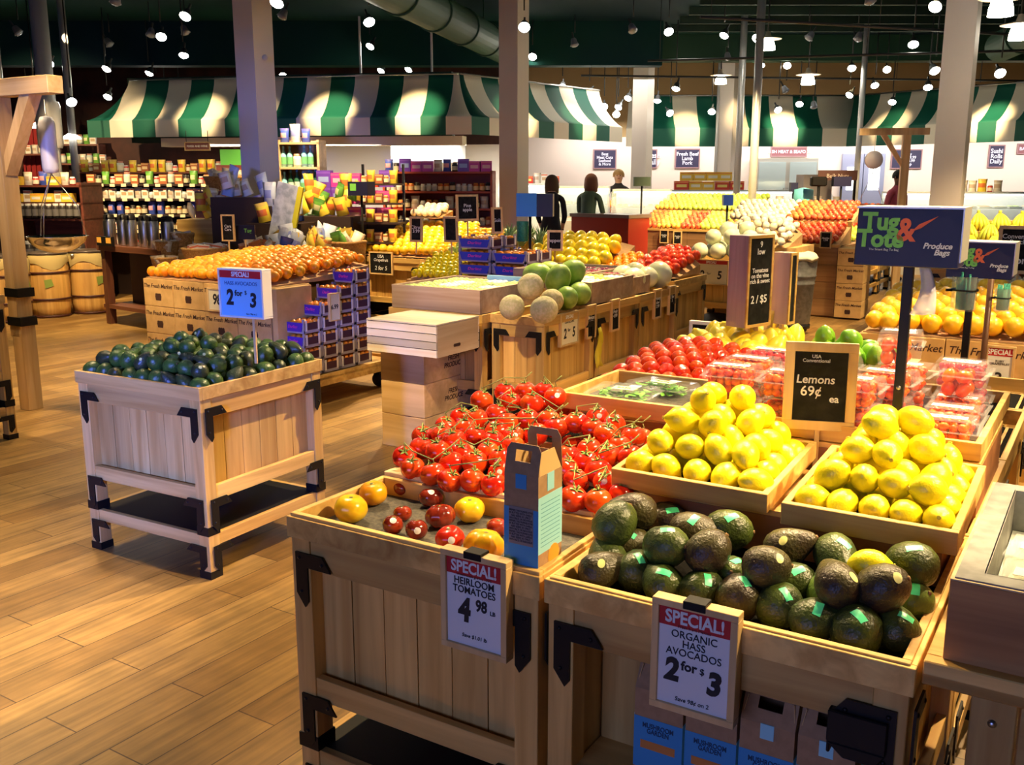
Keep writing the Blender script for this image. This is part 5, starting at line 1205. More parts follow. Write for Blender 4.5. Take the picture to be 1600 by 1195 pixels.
def make_clem(lm, nm, lab):
    t = thing('clementine_crate', lab, 'fruit crate', (0, 0, 0)); W_, D_, H_ = .205, .176, .100
    bm = nb(); box(bm, 0.004, W_ - .004, .004, D_ - .004, 0, .006); box(bm, 0, W_, 0, .006, .0, .016); box(bm, 0, W_, D_ - .006, D_, 0, .016); box(bm, 0, .006, 0, D_, 0, .02); box(bm, W_ - .006, W_, 0, D_, 0, .02)
    for x in (0, W_ - .014):
        for y in (0, D_ - .014): box(bm, x, x + .014, y, y + .014, 0, H_)
    obj('crate_frame', bm, CGREY, t)
    bm = nb(); prism(bm, [(.008, .0), (W_ - .008, .0), (W_ - .022, 0)] if 0 else [(.022, .012), (W_ - .022, .012), (W_ - .006, .075), (.006, .075)], 0, .004, Matrix.Rotation(PI / 2, 4, 'X')); obj('end_panel', bm, lm, t, (0, .002, 0))
    letters('Darling', .030, CPINK, t, (W_ / 2, -.003, .045), bold=.02, shear=.2, name='pink_lettering')
    bm = nb(); box(bm, W_ - .002, W_ + .001, .016, D_ - .016, .022, .072); box(bm, -.001, .002, .016, D_ - .016, .022, .072); obj('side_panel', bm, mat('crate_side_dark', (.06, .02, .04), .6), t)
    bm = nb()
    for y in (.018, D_ - .034): box(bm, W_ - .001, W_ + .003, y, y + .016, .015, .09)
    obj('white_slat', bm, WSLAT, t)
    bm = nb()
    for i in range(4):
        for j in range(3): lathe(bm, ell(.024, .021, 6), 9, 0, Matrix.Translation((.028 + i * .050, .034 + j * .054, .070)))
    o = obj('clementines', bm, CLEM[0].materials[0], t); o['kind'] = 'stuff'
    return t
base = make_clem(PLUM, 'p', 'purple labelled clementine crate'); first = True
for j, hgt in enumerate((4, 5, 6, 7)):
    for k in range(hgt):
        lab = 'purple labelled clementine crate, %s from the floor in the %s column of the stepped stack' % (ORD[k + 1], ORD[j + 1])
        p = G(-3.305, 3.29 + j * .181, .238 + k * .102)
        if first: base.location = p; base.rotation_euler.z = GY; base['label'] = lab; first = False
        else: dup(base, p, GY, lab)
sign('small yellow price card on the stepped clementine crates', G(-3.085, 3.60, .60), GY + PI / 2, .11, .20, [('6.99', .045, 0, .5, SINK, .02)], paper=SIGNY, frame=.008)
baseb = make_clem(CRB, 'b', 'blue labelled fruit crate'); first = True
for i in range(2):
    for j in range(2):
        for k in range(4 if (i == 0) else 3):
            lab = 'blue labelled fruit crate behind the melon boxes, %s tier, %s' % (ORD[k + 1], ('front pair ', 'rear pair ')[j] + ('lemon side', 'pole side')[i])
            p = G(-2.88 + i * .33, 4.86 + j * .20, .745 + k * .103)
            if first: baseb.location = p; baseb.rotation_euler.z = GY; baseb.scale = (1.5, 1.1, 1); baseb['label'] = lab; first = False
            else: dup(baseb, p, GY, lab)
# ---- table behind with lemons and green apples, and the grapefruit bin
for i, (a, c, w_, lab) in enumerate([(-3.62, 5.12, .71, 'orchard bin under the small lemons and green apples'), (-2.90, 4.80, .71, 'orchard bin under the blue fruit crates'), (-5.16, 6.32, .79, 'orchard bin under the tiered yellow and orange citrus'), (-4.36, 6.30, .79, 'orchard bin beside it under more citrus'),
                                     (-3.55, 6.2, .71, 'orchard bin under the pineapples'), (-2.80, 5.60, .71, 'orchard bin under the yellow melons'), (-2.05, 5.65, .71, 'orchard bin under the red peppers')]):
    orchard_bin(lab, G(a, c), GY, w_, .71, .74 if i in (0, 1) else .80)
mound(LEMON, 'small yellow lemon stacked in neat rows behind the melon box', 'lemon', 'stacked lemons behind the melon box', -3.60, -2.95, 5.13, 5.58, .745, .42, .033)
mound(GRNAP, 'green apple above the stacked lemons', 'apple', 'green apples above the stacked lemons', -3.5, -2.95, 5.56, 5.82, .92, .25, .038)
mound(PERS, {'grapefruit': 'pale orange grapefruit on the tiered citrus bins'}, 'grapefruit', 'grapefruit on the tiered citrus bins', -5.14, -3.60, 6.33, 6.95, .81, .35, .050, jit=.2)
mound(MELY, 'yellow melon heaped on the rear bins', 'melon', 'yellow melons on the rear bins', -2.80, -1.95, 5.65, 6.25, .81, .38, .058, crown=.05)
mound(ORANGE, 'orange beside the yellow melons', 'orange', 'oranges beside the yellow melons', -2.05, -1.75, 5.68, 6.2, .81, .22, .040)
mound(PEPR, 'red pepper heaped beyond the yellow melons', 'pepper', 'red peppers beyond the yellow melons', -1.80, -1.36, 5.72, 6.30, .81, .15, .042, crown=.08)
mound(GRAPEF, 'yellow grapefruit heaped behind the orange basket row', 'grapefruit', 'yellow grapefruit behind the wicker baskets', -5.2, -4.2, 6.95, 7.4, .95, .3, .052)
mound(ONION, 'white onion in the small pale heap above the citrus', 'onion', 'white onions above the citrus', -5.0, -4.6, 6.95, 7.25, 1.18, .3, .042)
tagsign('chalkboard card reading 2 for 5 on the citrus bin', G(-4.875, 6.30, .62), GY, .31, .235, [('USA\nGrapefruit', .045, .72), ('2 for 5', .06, .28)])
bm = nb(); tube(bm, [(0, 0, 0), (0, 0, .62)], .012, 8); p = G(-5.02, 6.20, .81)
t = thing('bag_dispenser', 'distant dark bag dispenser on a black pole above the citrus', 'bag dispenser', p, GY)
obj('pole', bm, BLACK, t); bm = nb(); box(bm, -.13, .13, -.06, .06, .62, .76); obj('dispenser_box', bm, NAVY, t); bm = nb(); box(bm, -.10, -.02, -.062, -.06, .67, .74); obj('green_logo', bm, LGREEN, t)
p = atY(828, 420, G(-2.4, 5.3).y)
t = thing('bag_dispenser', 'bright blue bag dispenser on a black pole above the yellow melons', 'bag dispenser', (p.x, p.y, .80), R(-8))
bm = nb(); tube(bm, [(0, 0, 0), (0, 0, .50)], .012, 8); obj('pole', bm, BLACK, t); bm = nb(); box(bm, -.10, .19, -.06, .06, .50, .68); obj('dispenser_box', bm, NAVY, t); bm = nb(); box(bm, -.105, .06, -.066, -.061, .50, .685); obj('blue_front', bm, mat('bright_blue', (.02, .22, .75), .35), t)
bm = nb(); lathe(bm, [(0, .30), (.045, .30), (.05, .45), (.05, .46)], 12, 0, Matrix.Translation((-.06, -.02, 0))); obj('tie_jar', bm, TIES, t)
# pineapples
PAM = mat('pineapple_skin', (.62, .40, .05), .7, bump=(45, 1.0), var=(40, (.40, .22, .03), 0, 1)); PAC = mat('pineapple_crown', (.12, .26, .10), .6, var=(12, (.25, .38, .18), 0, 1))
def make_pine(label, p):
    bm = nb(); lathe(bm, ell(.062, .092, 10), 14, 0, Matrix.Translation((0, 0, .09))); o = obj('pineapple', bm, PAM, None, p); tag(o, label, 'pineapple')
    bm = nb(); rn = random.Random(2)
    for k in range(26):
        a_ = k * 2.4; sp_ = .25 + .75 * (1 - k / 26); d = Vector((math.cos(a_) * sp_, math.sin(a_) * sp_, 1)).normalized(); s = Vector((-math.sin(a_), math.cos(a_), 0)) * .011; ln = .12 + .05 * (k / 26)
        b0 = Vector((math.cos(a_) * .012, math.sin(a_) * .012, .17)); bend = Vector((math.cos(a_), math.sin(a_), -.3)) * .03 * sp_
        vs_ = [bm.verts.new(q) for q in (b0 - s, b0 + s, b0 + d * ln * .55 + s * .7, b0 + d * ln + bend, b0 + d * ln * .55 - s * .7)]; bm.faces.new(vs_)
    obj('crown', bm, PAC, o); return o
pp = None
for i, (a, c) in enumerate([(-3.50, 6.30), (-3.33, 6.32), (-3.16, 6.30), (-2.99, 6.33), (-3.42, 6.50), (-3.24, 6.52), (-3.06, 6.5), (-3.5, 6.68), (-3.3, 6.7)]):
    lab = 'pineapple with a green crown behind the citrus, %s %s' % (ORD[(i % 4) + 1], 'in front' if i < 4 else 'in the second row' if i < 8 else 'in the last row')
    if pp is None: pp = make_pine(lab, G(a, c, .802))
    else: dup(pp, G(a, c, .802 + (.05 if i > 3 else 0)), RND.uniform(0, 6), lab)
for i, (px, py, w_, h_, Y, rz, st, tx, lab) in enumerate([(731, 325, .20, .22, 8.35, 25, .30, 'Pine\napple', 'tilted chalkboard on a stake over the pineapples'), (650, 358, .12, .22, 8.6, -20, .0, 'Citrus\n3.99', 'narrow chalkboard standing among the citrus'), (706, 358, .13, .22, 8.5, 160, .0, '', 'back of a wooden framed card standing by the pineapples'),
        (778, 345, .10, .22, 8.3, 30, .0, 'Gold', 'narrow leaning chalkboard by the yellow melons'), (867, 372, .13, .17, 8.1, -10, .0, 'Peppers', 'wood framed chalkboard standing by the red peppers')]):
    p = atY(px, py + 20, Y)
    sign(lab, p, R(rz), w_, h_, [(tx, .04, 0, .5, WHITE, .01)] if tx else [], paper=CHALK, frame=.018, thick=.02, stake=(st + .1, 0), cat='chalkboard sign', name='chalkboard_sign', tilt=R(-3))
# ---- honeydew bin, onions
hb = orchard_bin('orchard bin heaped with honeydews past the tall chalkboard', G(-2.07, 7.72), GY, .78, .71, .80, sides='fr')
for i, (a, c, z, s) in enumerate([(-1.97, 7.83, .885, 1), (-1.78, 7.83, .885, 1), (-1.59, 7.83, .885, 1), (-1.40, 7.83, .885, 1), (-1.90, 8.02, .885, 1), (-1.68, 8.02, .89, 1), (-1.46, 8.02, .89, 1), (-1.87, 7.93, 1.02, 1), (-1.68, 7.93, 1.03, 1), (-1.49, 7.94, 1.02, 1), (-1.78, 8.1, 1.09, 1), (-1.58, 8.1, 1.10, 1), (-1.9, 8.22, .885, 1), (-1.65, 8.24, .885, 1), (-1.42, 8.24, .885, 1)]):
    put(HONEY[i % 2], 'honeydew', 'honeydew in the cone on the lone bin, %s %s' % (('bottom row', 'middle row', 'second tier', 'top')[0 if i < 4 else 1 if i < 7 else 2 if i < 10 else 3], ORD[(i if i < 4 else i - 4 if i < 7 else i - 7 if i < 10 else i - 10) + 1]), 'melon', G(a, c, z), None, .97)
sign('cream special sign on the honeydew bin, two for five', G(-1.80, 7.706, .56), GY, .36, .25, [('2', .11, -.09, .38, SINK, .03, .1, .85), ('for', .035, -.02, .44, SINK, 0), ('5', .11, .09, .38, SINK, .03, .1, .85)], paper=SIGNY, header='SPECIAL!', frame=.01, hd=.14)
mound(ONION, 'white onion heaped behind the honeydews', 'onion', 'white onions behind the honeydews', -2.0, -1.25, 8.40, 9.0, .90, .22, .044, crown=.16, jit=.5)
bm = nb(); box(bm, 0, .9, 0, .72, 0, .90); tag(obj('plain_box_stand', bm, BOXC, None, G(-2.08, 8.46), GY), 'brown box stand carrying the white onion heap', 'stand')
# ---- trash can
t = thing('trash_can', 'ribbed galvanised trash can on a black wheeled dolly', 'trash can', G(-1.20, 8.62, 0), 0)
bm = nb(); lathe(bm, [(0, .10), (.155, .10), (.165, .12), (.19, .52), (.197, .53), (.19, .54), (.20, .60), (.207, .61), (.20, .62), (.21, .78), (.218, .80), (.205, .80), (.19, .55), (0, .5)], 28); obj('can_body', bm, GALV, t)
bm = nb(); lathe(bm, [(0, .80), (.19, .79), (.214, .80), (.219, .77), (.221, .80), (.20, .83), (.12, .85), (.0, .83)], 22, fn=lambda r, z, th: (r * (1 + .04 * math.sin(5 * th)), z + .012 * math.sin(7 * th))); obj('bin_liner_bag', bm, mat('liner_bag', (.80, .76, .55), .5), t)
bm = nb(); lathe(bm, [(0, .06), (.17, .06), (.17, .10), (0, .10)], 20); obj('dolly', bm, BLACK, t)
for k in range(4):
    a_ = k * PI / 2 + .4; bm = nb(); lathe(bm, [(0, -.014), (.03, -.014), (.03, .014), (0, .014)], 12, 0, Matrix.Translation((.14 * math.cos(a_), .14 * math.sin(a_), .031)) @ Matrix.Rotation(PI / 2, 4, 'X')); obj('caster', bm, BLACK, t)
# ---- grapefruit boxes beyond the ice bin
for k in range(3):
    for i in range(3):
        market_box('printed produce box under the grapefruit beyond the island, %s tier, %s from the aisle' % (('bottom', 'middle', 'top')[k], ORD[i + 1]), G(.515 + i * .43, 3.71, .16 + k * .214), GY, .425, .46, .212)
for i in range(3): market_box('plain box behind the printed grapefruit boxes, %s from the aisle' % ORD[i + 1], G(.515 + i * .43, 4.18, .16), GY, .425, .52, .642, text=False)
t = thing('wooden_pallet', 'low wooden pallet under the grapefruit boxes', 'pallet', G(.50, 3.70, 0), GY)
for k in range(6): bm = nb(); box(bm, 0, 1.32, k * .18, k * .18 + .12, .13, .155); obj('deck_board', bm, WX, t)
for k in range(3): bm = nb(); box(bm, k * .61, k * .61 + .09, 0, 1.02, 0, .13); obj('stringer', bm, WYy, t)
mound(GRAPEF, 'yellow orange grapefruit heaped beyond the clamshells', 'grapefruit', 'grapefruit heaped beyond the clamshells', .52, 1.80, 3.72, 4.66, .80, .12, .052, crown=.03, jit=.3)
p = atC(1556, 622, 3.695); sign('framed special sign on the grapefruit boxes, reading 3', p, GY, .135, .265, [('RUBY\nGRAPEFRUIT', .016, 0, .68, SINK, .01), ('3', .075, 0, .38, SINK, .03)], paper=SIGNW, header='SPECIAL!', frame=.012, hd=.15)
# peaches, bananas behind the grapefruit
for i, (a, c, lab) in enumerate([(.62, 5.35, 'orchard bin under the peaches by the rear bag dispenser'), (1.36, 5.35, 'orchard bin under the peaches further from the aisle')]): orchard_bin(lab, G(a, c), GY, .71, .71, .80)
mound(PEACH, 'peach heaped behind the grapefruit', 'peach', 'peaches behind the grapefruit', .66, 2.05, 5.75, 6.05, .93, .35, .040)
mound(PSQ, 'pale round squash in front of the peaches', 'squash', 'pale squash in front of the peaches', .66, 2.05, 5.38, 5.72, .81, .30, .045)
sign('black chalkboard with two for three behind the grapefruit', atC(1590, 428, 5.3), GY, .26, .30, [('Conventional\nPeaches', .040, 0, .72, WHITE, .01), ('2 for 3', .065, 0, .28, WHITE, .02)], paper=CHALK, frame=.022, cat='chalkboard sign', name='chalkboard_sign', stake=(.18, 0))
orchard_bin('orchard bin under the bananas beside the pillar', G(.1, 8.4), GY, .79, .71, .80); orchard_bin('second orchard bin under the bananas', G(.92, 8.4), GY, .79, .71, .80)
BAN = mat('banana_yellow', (.86, .74, .04), .45, var=(10, (.60, .70, .06), 0, 1))
def banana_bunch():
    bm = nb()
    for k in range(5):
        a_ = R(-32 + 16 * k); pts = [Vector((math.sin(a_) * (.02 + .09 * math.sin(f * 1.9)), -.09 * math.sin(f * 1.9) * math.cos(a_) - .01, .11 - .13 * f)) for f in [i / 6 for i in range(7)]]
        tube(bm, pts, [.006, .014, .017, .018, .017, .012, .005], 7)
    tube(bm, [(0, 0, .10), (0, .004, .135)], .012, 6)
    return mesh_of('banana_bunch', bm, BAN)
BB = banana_bunch()
for j in range(4):
    for i in range(8):
        o = link('banana_bunch', BB, None, G(.2 + i * .19 + (j % 2) * .05, 8.5 + j * .16, .83 + j * .10), rz=GY + RND.uniform(-.4, .4), sc=1.25); tag(o, 'yellow banana bunch on the stepped stand by the pillar', 'bananas', 'banana bunches on the stepped stand')
bm = nb()
for j in range(4): box(bm, 0, 1.6, j * .16, .70, j * .10, j * .10 + .1)
tag(obj('stepped_stand', bm, WX, None, G(.1, 8.46, .802), GY), 'stepped wooden stand under the banana bunches', 'stand')
# ================================================================ far displays, grocery shelves, deli, people
def strip_cols(seq):
    return lambda u, v: seq[min(int(u * len(seq)), len(seq) - 1)]
APL = {'red_apple': 'red apple in the long rear fruit display', 'green_apple': 'green apple in the long rear fruit display', 'golden_apple': 'golden apple in the long rear fruit display', 'peach': 'peach in the long rear fruit display', 'orange': 'orange in the long rear fruit display', 'white_onion': 'white onion in the long rear fruit display'}
APC = {k: k.replace('_', ' ').split()[-1] for k in APL}; APG = {k: k.replace('_', ' ') + 's in the rear display' for k in APL}
def long_display(label, a0, a1, c, z, tiers, depth=.62, box=True):
    t = thing('display_table', label, 'display table', G(a0, c, 0), GY)
    bm = nb(); n = int((a1 - a0) / .36)
    for k in range(4):
        for i in range(n): box_w = (a1 - a0) / n; globals()['box'](bm, i * box_w + .002, (i + 1) * box_w - .002, 0, .03, .02 + k * (z - .03) / 4, .02 + (k + 1) * (z - .03) / 4 - .004)
    obj('front_boards', bm, wood('far_board', (.44, .24, .10), (.30, .15, .06), 'x'), t)
    bm = nb(); globals()['box'](bm, 0, a1 - a0, .04, depth * 2 + .1, 0, z - .012); obj('table_body', bm, wood('far_body', (.40, .22, .09), (.28, .14, .05), 'x'), t)
    bm = nb(); globals()['box'](bm, -.02, a1 - a0 + .02, -.012, .04, z - .01, z + .02); obj('front_rail', bm, WX, t)
    zz = z
    for i, (seq, cc) in enumerate(tiers):
        mound([], APL, APC, APG, a0, a1, c + .03 + i * depth, c + .03 + (i + 1) * depth - .04, zz, .36, .040, fn=strip_cols(seq), jit=.2)
        zz += .36 * depth + .02
        if i < len(tiers) - 1:
            bm = nb(); globals()['box'](bm, 0, a1 - a0, depth * (i + 1) - .02, depth * (i + 1), z, zz + .02); obj('tier_rail', bm, WX, t)
long_display('long fruit table with red apples behind the trash can', -2.68, -1.12, 10.0, .83, [([YELAP, REDAP, REDAP, REDAP], 0), ([ONION, ONION, PEACH, REDAP], 0)])
long_display('long fruit table with green and golden apples beside the red ones', -4.37, -2.77, 11.5, .88, [([PEACH, YELAP, REDAP, GRNAP, GRNAP], 0), ([YELAP, GRNAP, GRNAP, GRNAP], 0)])
long_display('end fruit table by the deli counter with mixed apples', -5.86, -4.42, 12.9, .90, [([REDAP, YELAP, PEACH], 0), ([ORANGE, PEACH, YELAP], 0)], depth=.5)
for k in range(4):
    market_box('printed produce box stacked beside the red apple table, %s from the floor' % ORD[k + 1], G(-1.10, 9.93, .02 + k * .20), GY, .30, .36, .198)
for i in range(3):
    orchard_bin(['orchard bin at the aisle corner beyond the printed box column', 'middle orchard bin in the row beyond the printed box column', 'last orchard bin in the row beyond the printed box column'][i], G(-1.91, 11.36 + i * .74), GY, .71, .71, .76, sides='r')
mound(REDAP, 'red apple on the bins beyond the box column', 'apple', 'red apples on the far bins', -1.89, -1.22, 11.9, 12.8, .90, .35, .042)
mound(ORANGE, 'orange on the bins beyond the box column', 'orange', 'oranges on the far bins', -1.89, -1.45, 11.38, 11.9, .77, .35, .042)
mound(GRNAP, 'green apple on the bins beyond the box column', 'apple', 'green apples on the far bins', -1.45, -1.22, 11.38, 11.9, .77, .3, .042)
for i, (px, py, c, a) in enumerate([(953, 374, 12.88, 0), (1000, 378, 11.48, 0), (1037, 380, 11.48, 0), (1058, 382, 11.48, 0), (1289, 388, 9.90, 0)]):
    p = atC(px, py, c - .02); tagsign(['chalkboard tag on the end fruit table', 'chalkboard tag beneath the golden apples', 'chalkboard tag beneath the green apples, with bluish writing', 'chalkboard tag beside the bluish one', 'chalkboard tag on the printed box column'][i], p, GY, .13, .19, [('Apples\n1.99', .030, .55)])
# ---- products
def proto(name, cols, kind, w_, h_, d_=None):
    """small product mesh: body and label or cap"""
    d_ = d_ or w_; ms = [mat('prod_' + name + str(i), c, .4) for i, c in enumerate(cols)]; bm = nb()
    if kind == 'jar':
        lathe(bm, [(0, 0), (w_ * .5, 0), (w_ * .5, h_ * .78), (w_ * .36, h_ * .84)], 10); lathe(bm, [(w_ * .40, h_ * .84), (w_ * .40, h_), (0, h_)], 10, 1); lathe(bm, [(w_ * .505, h_ * .15), (w_ * .505, h_ * .62)], 10, 2)
    elif kind == 'bottle':
        lathe(bm, [(0, 0), (w_ * .5, 0), (w_ * .5, h_ * .58), (w_ * .18, h_ * .76), (w_ * .16, h_ * .92)], 10); lathe(bm, [(w_ * .19, h_ * .88), (w_ * .19, h_), (0, h_)], 8, 1); lathe(bm, [(w_ * .505, h_ * .15), (w_ * .505, h_ * .48)], 10, 2)
    elif kind == 'box':
        box(bm, -w_ / 2, w_ / 2, -d_ / 2, d_ / 2, 0, h_); box(bm, -w_ * .36, w_ * .36, -d_ / 2 - .001, -d_ / 2, h_ * .3, h_ * .62, 1); box(bm, -w_ / 2, w_ / 2, -d_ / 2 - .001, -d_ / 2, h_ * .8, h_ * .92, 2)
    elif kind == 'bag':
        n = 6; g = []
        for i in range(n + 1):
            f = i / n; th = d_ * .5 * math.sin(PI * min(max(f, .02), .98)) + .004; ww = w_ / 2 * (1 - .12 * math.sin(PI * f))
            g.append([bm.verts.new((x * ww, y * th, h_ * f)) for x, y in ((-1, 0), (-.5, -1), (.5, -1), (1, 0), (.5, 1), (-.5, 1))])
        for a_, b_ in zip(g, g[1:]):
            for k in range(6): f_ = bm.faces.new((a_[k], a_[(k + 1) % 6], b_[(k + 1) % 6], b_[k])); f_.smooth = True; f_.material_index = 1 if (g.index(a_) in (2, 3) and k in (0, 1)) else (2 if g.index(a_) == 5 else 0)
    return mesh_of(name, bm, ms)
PR = {
 'amber_jar': proto('amber_jar', [(.35, .12, .02), (.75, .60, .25), (.80, .72, .50)], 'jar', .075, .11), 'dark_jar': proto('dark_jar', [(.03, .02, .015), (.05, .05, .05), (.70, .62, .40)], 'jar', .08, .12),
 'red_can': proto('red_can', [(.60, .04, .03), (.7, .7, .68), (.85, .75, .6)], 'jar', .075, .10), 'white_box': proto('white_box', [(.82, .80, .72), (.5, .35, .2), (.75, .2, .1)], 'box', .10, .15, .05),
 'brown_box': proto('brown_box', [(.40, .13, .05), (.82, .66, .35), (.65, .45, .2)], 'box', .11, .13, .06), 'blue_bag': proto('blue_bag', [(.05, .10, .50), (.80, .35, .40), (.1, .1, .4)], 'bag', .12, .17, .06),
 'yellow_bag': proto('yellow_bag', [(.86, .66, .06), (.75, .2, .05), (.8, .55, .1)], 'bag', .13, .18, .07), 'green_bag': proto('green_bag', [(.16, .42, .06), (.75, .75, .4), (.1, .3, .05)], 'bag', .12, .17, .06),
 'pale_bag': proto('pale_bag', [(.80, .76, .66), (.55, .42, .3), (.7, .6, .45)], 'bag', .12, .16, .06), 'silver_bag': proto('silver_bag', [(.52, .60, .78), (.25, .3, .7), (.6, .65, .8)], 'bag', .14, .22, .07),
 'wine_bottle': proto('wine_bottle', [(.02, .10, .05), (.12, .30, .5), (.55, .70, .65)], 'bottle', .075, .29), 'water_bottle': proto('water_bottle', [(.20, .50, .62), (.35, .75, .9), (.15, .45, .2)], 'bottle', .075, .26),
 'purple_box': proto('purple_box', [(.17, .06, .50), (.35, .45, .85), (.25, .1, .6)], 'box', .15, .17, .10), 'pink_box': proto('pink_box', [(.62, .05, .40), (.85, .5, .6), (.75, .15, .35)], 'box', .15, .14, .10),
 'orange_jar': proto('orange_jar', [(.65, .16, .03), (.75, .3, .05), (.85, .6, .3)], 'jar', .08, .11), 'white_jar': proto('white_jar', [(.82, .80, .74), (.85, .85, .82), (.6, .6, .55)], 'jar', .075, .10),
 'yellow_box': proto('yellow_box', [(.86, .58, .06), (.8, .8, .7), (.8, .3, .05)], 'box', .16, .11, .10), 'bulk_jar': proto('bulk_jar', [(.025, .02, .02), (.55, .55, .52), (.16, .15, .14)], 'jar', .13, .27),
 'red_box': proto('red_box', [(.62, .05, .03), (.86, .7, .2), (.8, .3, .1)], 'box', .18, .11, .10), 'clear_jar': proto('clear_jar', [(.52, .60, .55), (.45, .2, .15), (.75, .75, .6)], 'jar', .10, .16),
}
CATN = {'jar': 'jar', 'can': 'can', 'box': 'box', 'bag': 'bag', 'bottle': 'bottle'}
SEG = [0]

def row(kinds, p0, ang, ln, z, where, gap=1.04, sc=1.0, depthrows=1, step=.0, messy=0.0):
    """goods side by side along a shelf"""
    x = 0.02; i = 0; u = Vector((math.cos(ang), math.sin(ang), 0)); b = Vector((-math.sin(ang), math.cos(ang), 0)); SEG[0] += 1
    while True:
        k = kinds[i % len(kinds)] if not isinstance(kinds, str) else kinds
        me = PR[k]; wd = max(v.co.x for v in me.vertices) * 2 * sc * gap
        if x + wd > ln: break
        for r_ in range(depthrows):
            p = Vector(p0) + u * (x + wd / 2) + b * (.07 + r_ * .12) ; p.z = z + r_ * step
            o = link(k, me, None, p, rz=ang + RND.uniform(-.08, .08) * (1 + 4 * messy), sc=sc * RND.uniform(.96, 1.03)); nm = k.replace('_', ' ')
            tag(o, '%s %s' % (nm, where), CATN[k.split('_')[1]], '%ss %s' % (nm, where))
        x += wd; i += 1

def gondola(name, label, p0, ang, ln, d_, zs, top, m_, zback=True, lip=None):
    t = thing(name, label, 'shelving', (p0[0], p0[1], 0), ang)
    for z in zs:
        bm = nb(); box(bm, 0, ln, 0, d_, z - .025, z); s = obj('shelf_board', bm, m_, t)
        if lip:
            bm = nb()
            for i in range(int(ln / .16)): box(bm, .05 + i * .16, .12 + i * .16, -.006, -.001, z - .035, z + .005)
            obj('price_tags', bm, lip, s)
    for x in (0, ln - .03):
        bm = nb(); box(bm, x, x + .03, 0, d_, 0, top); obj('upright', bm, m_, t)
    if zback: bm = nb(); box(bm, .03, ln - .03, d_ - .02, d_, 0, top); obj('back_board', bm, m_, t)
    return t
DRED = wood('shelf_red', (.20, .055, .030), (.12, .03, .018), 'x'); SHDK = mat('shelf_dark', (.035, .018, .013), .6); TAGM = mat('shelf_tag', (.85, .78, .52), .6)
# bulk food wall
p = atY(12, 300, 12.6); ang = R(-6); L1 = (atY(128, 300, 12.5) - p).length
gondola('bulk_shelf', 'dark red bulk food wall behind the barrels with yellow labelled bins', p, ang, L1, .5, [.55, 1.10, 1.30, 1.52], 1.55, DRED, lip=None)

row('bulk_jar', p + Vector((0, -.10, 0)), ang, L1, .56, 'on the bulk food wall low shelf'); row('bulk_jar', p + Vector((0, -.08, 0)), ang, L1, 1.11, 'along the bulk food wall under the yellow labels', sc=.68)
row(['yellow_box', 'white_box', 'yellow_box'], p, ang, L1, 1.31, 'in the bulk food wall label row', sc=.95); row(['yellow_box', 'pale_bag', 'red_can', 'blue_bag'], p, ang, L1, 1.52, 'on top of the bulk food wall')
# long shelving behind the coffee
p = atY(132, 300, 13.3); ang2 = R(-7); L2 = (atY(384, 300, 12.8) - p).length
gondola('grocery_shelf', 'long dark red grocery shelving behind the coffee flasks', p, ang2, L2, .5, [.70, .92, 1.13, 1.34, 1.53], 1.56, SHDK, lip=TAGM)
row(['amber_jar', 'red_can', 'dark_jar'], p, ang2, L2, .92, 'on the lower shelf behind the coffee'); row(['dark_jar', 'amber_jar', 'dark_jar', 'blue_bag', 'blue_bag', 'amber_jar'], p, ang2, L2, 1.13, 'on the middle shelf behind the coffee')
row(['white_box', 'white_box', 'pale_bag', 'white_box', 'white_jar'], p, ang2, L2, 1.34, 'on the upper shelf behind the coffee', sc=.9); row(['brown_box', 'dark_jar', 'green_bag', 'red_can', 'brown_box', 'clear_jar'], p, ang2, L2, 1.53, 'on top of the shelving behind the coffee')
row(['red_box', 'red_can', 'pale_bag'], p, ang2, L2, .70, 'on the lowest shelf behind the coffee')
p = atY(120, 262, 15.2); L3 = (atY(430, 262, 14.4) - p).length
gondola('rear_grocery_shelf', 'far dark shelving carrying yellow flowers and gift jars', p, ang2, L3, .5, [.6, 1.0, 1.35, 1.70], 1.73, DRED)
row(['yellow_bag', 'amber_jar', 'brown_box', 'yellow_bag', 'yellow_bag', 'clear_jar', 'red_can'], p, ang2, L3, 1.70, 'on top of the far dark shelving'); row(['clear_jar', 'dark_jar', 'amber_jar'], p, ang2, L3, 1.35, 'on the far dark shelving')
# gift displays along the far dark wall
for i, (px, py, Y, k) in enumerate([(40, 240, 17.5, 0), (100, 225, 17.5, 1), (115, 255, 17.2, 0)]):
    p = atY(px, py, Y); t = thing('gift_shelf', ['high dark gift shelf with pale boxes above the bulk bins', 'high dark gift shelf with a green plant by the pole', 'lower dark gift shelf with cream goods by the pole'][i], 'shelving', (p.x - .4, p.y, 0), 0)
    bm = nb(); box(bm, 0, 1.0, 0, .3, p.z - .03, p.z); obj('shelf_board', bm, DRED, t); bm = nb(); box(bm, 0, .03, 0, .3, 0, p.z - .031); box(bm, .97, 1.0, 0, .3, 0, p.z - .031); obj('upright', bm, DRED, t)
    row(['pale_bag', 'clear_jar', 'green_bag', 'white_box'], (p.x - .4, p.y, 0), 0, 1.0, p.z, ['on the high gift shelf above the bulk bins', 'on the high gift shelf by the pole', 'on the lower gift shelf by the pole'][i])
t = thing('fabric_banner', 'dark red fabric hanging against the far wall near the scale', 'banner', (atY(49, 225, 17.9).x, 17.9, 1.55), 0)
bm = nb()
for i in range(8): box(bm, -.18 + i * .045, -.14 + i * .045, (i % 2) * .02, (i % 2) * .02 + .02, 0, 1.05)
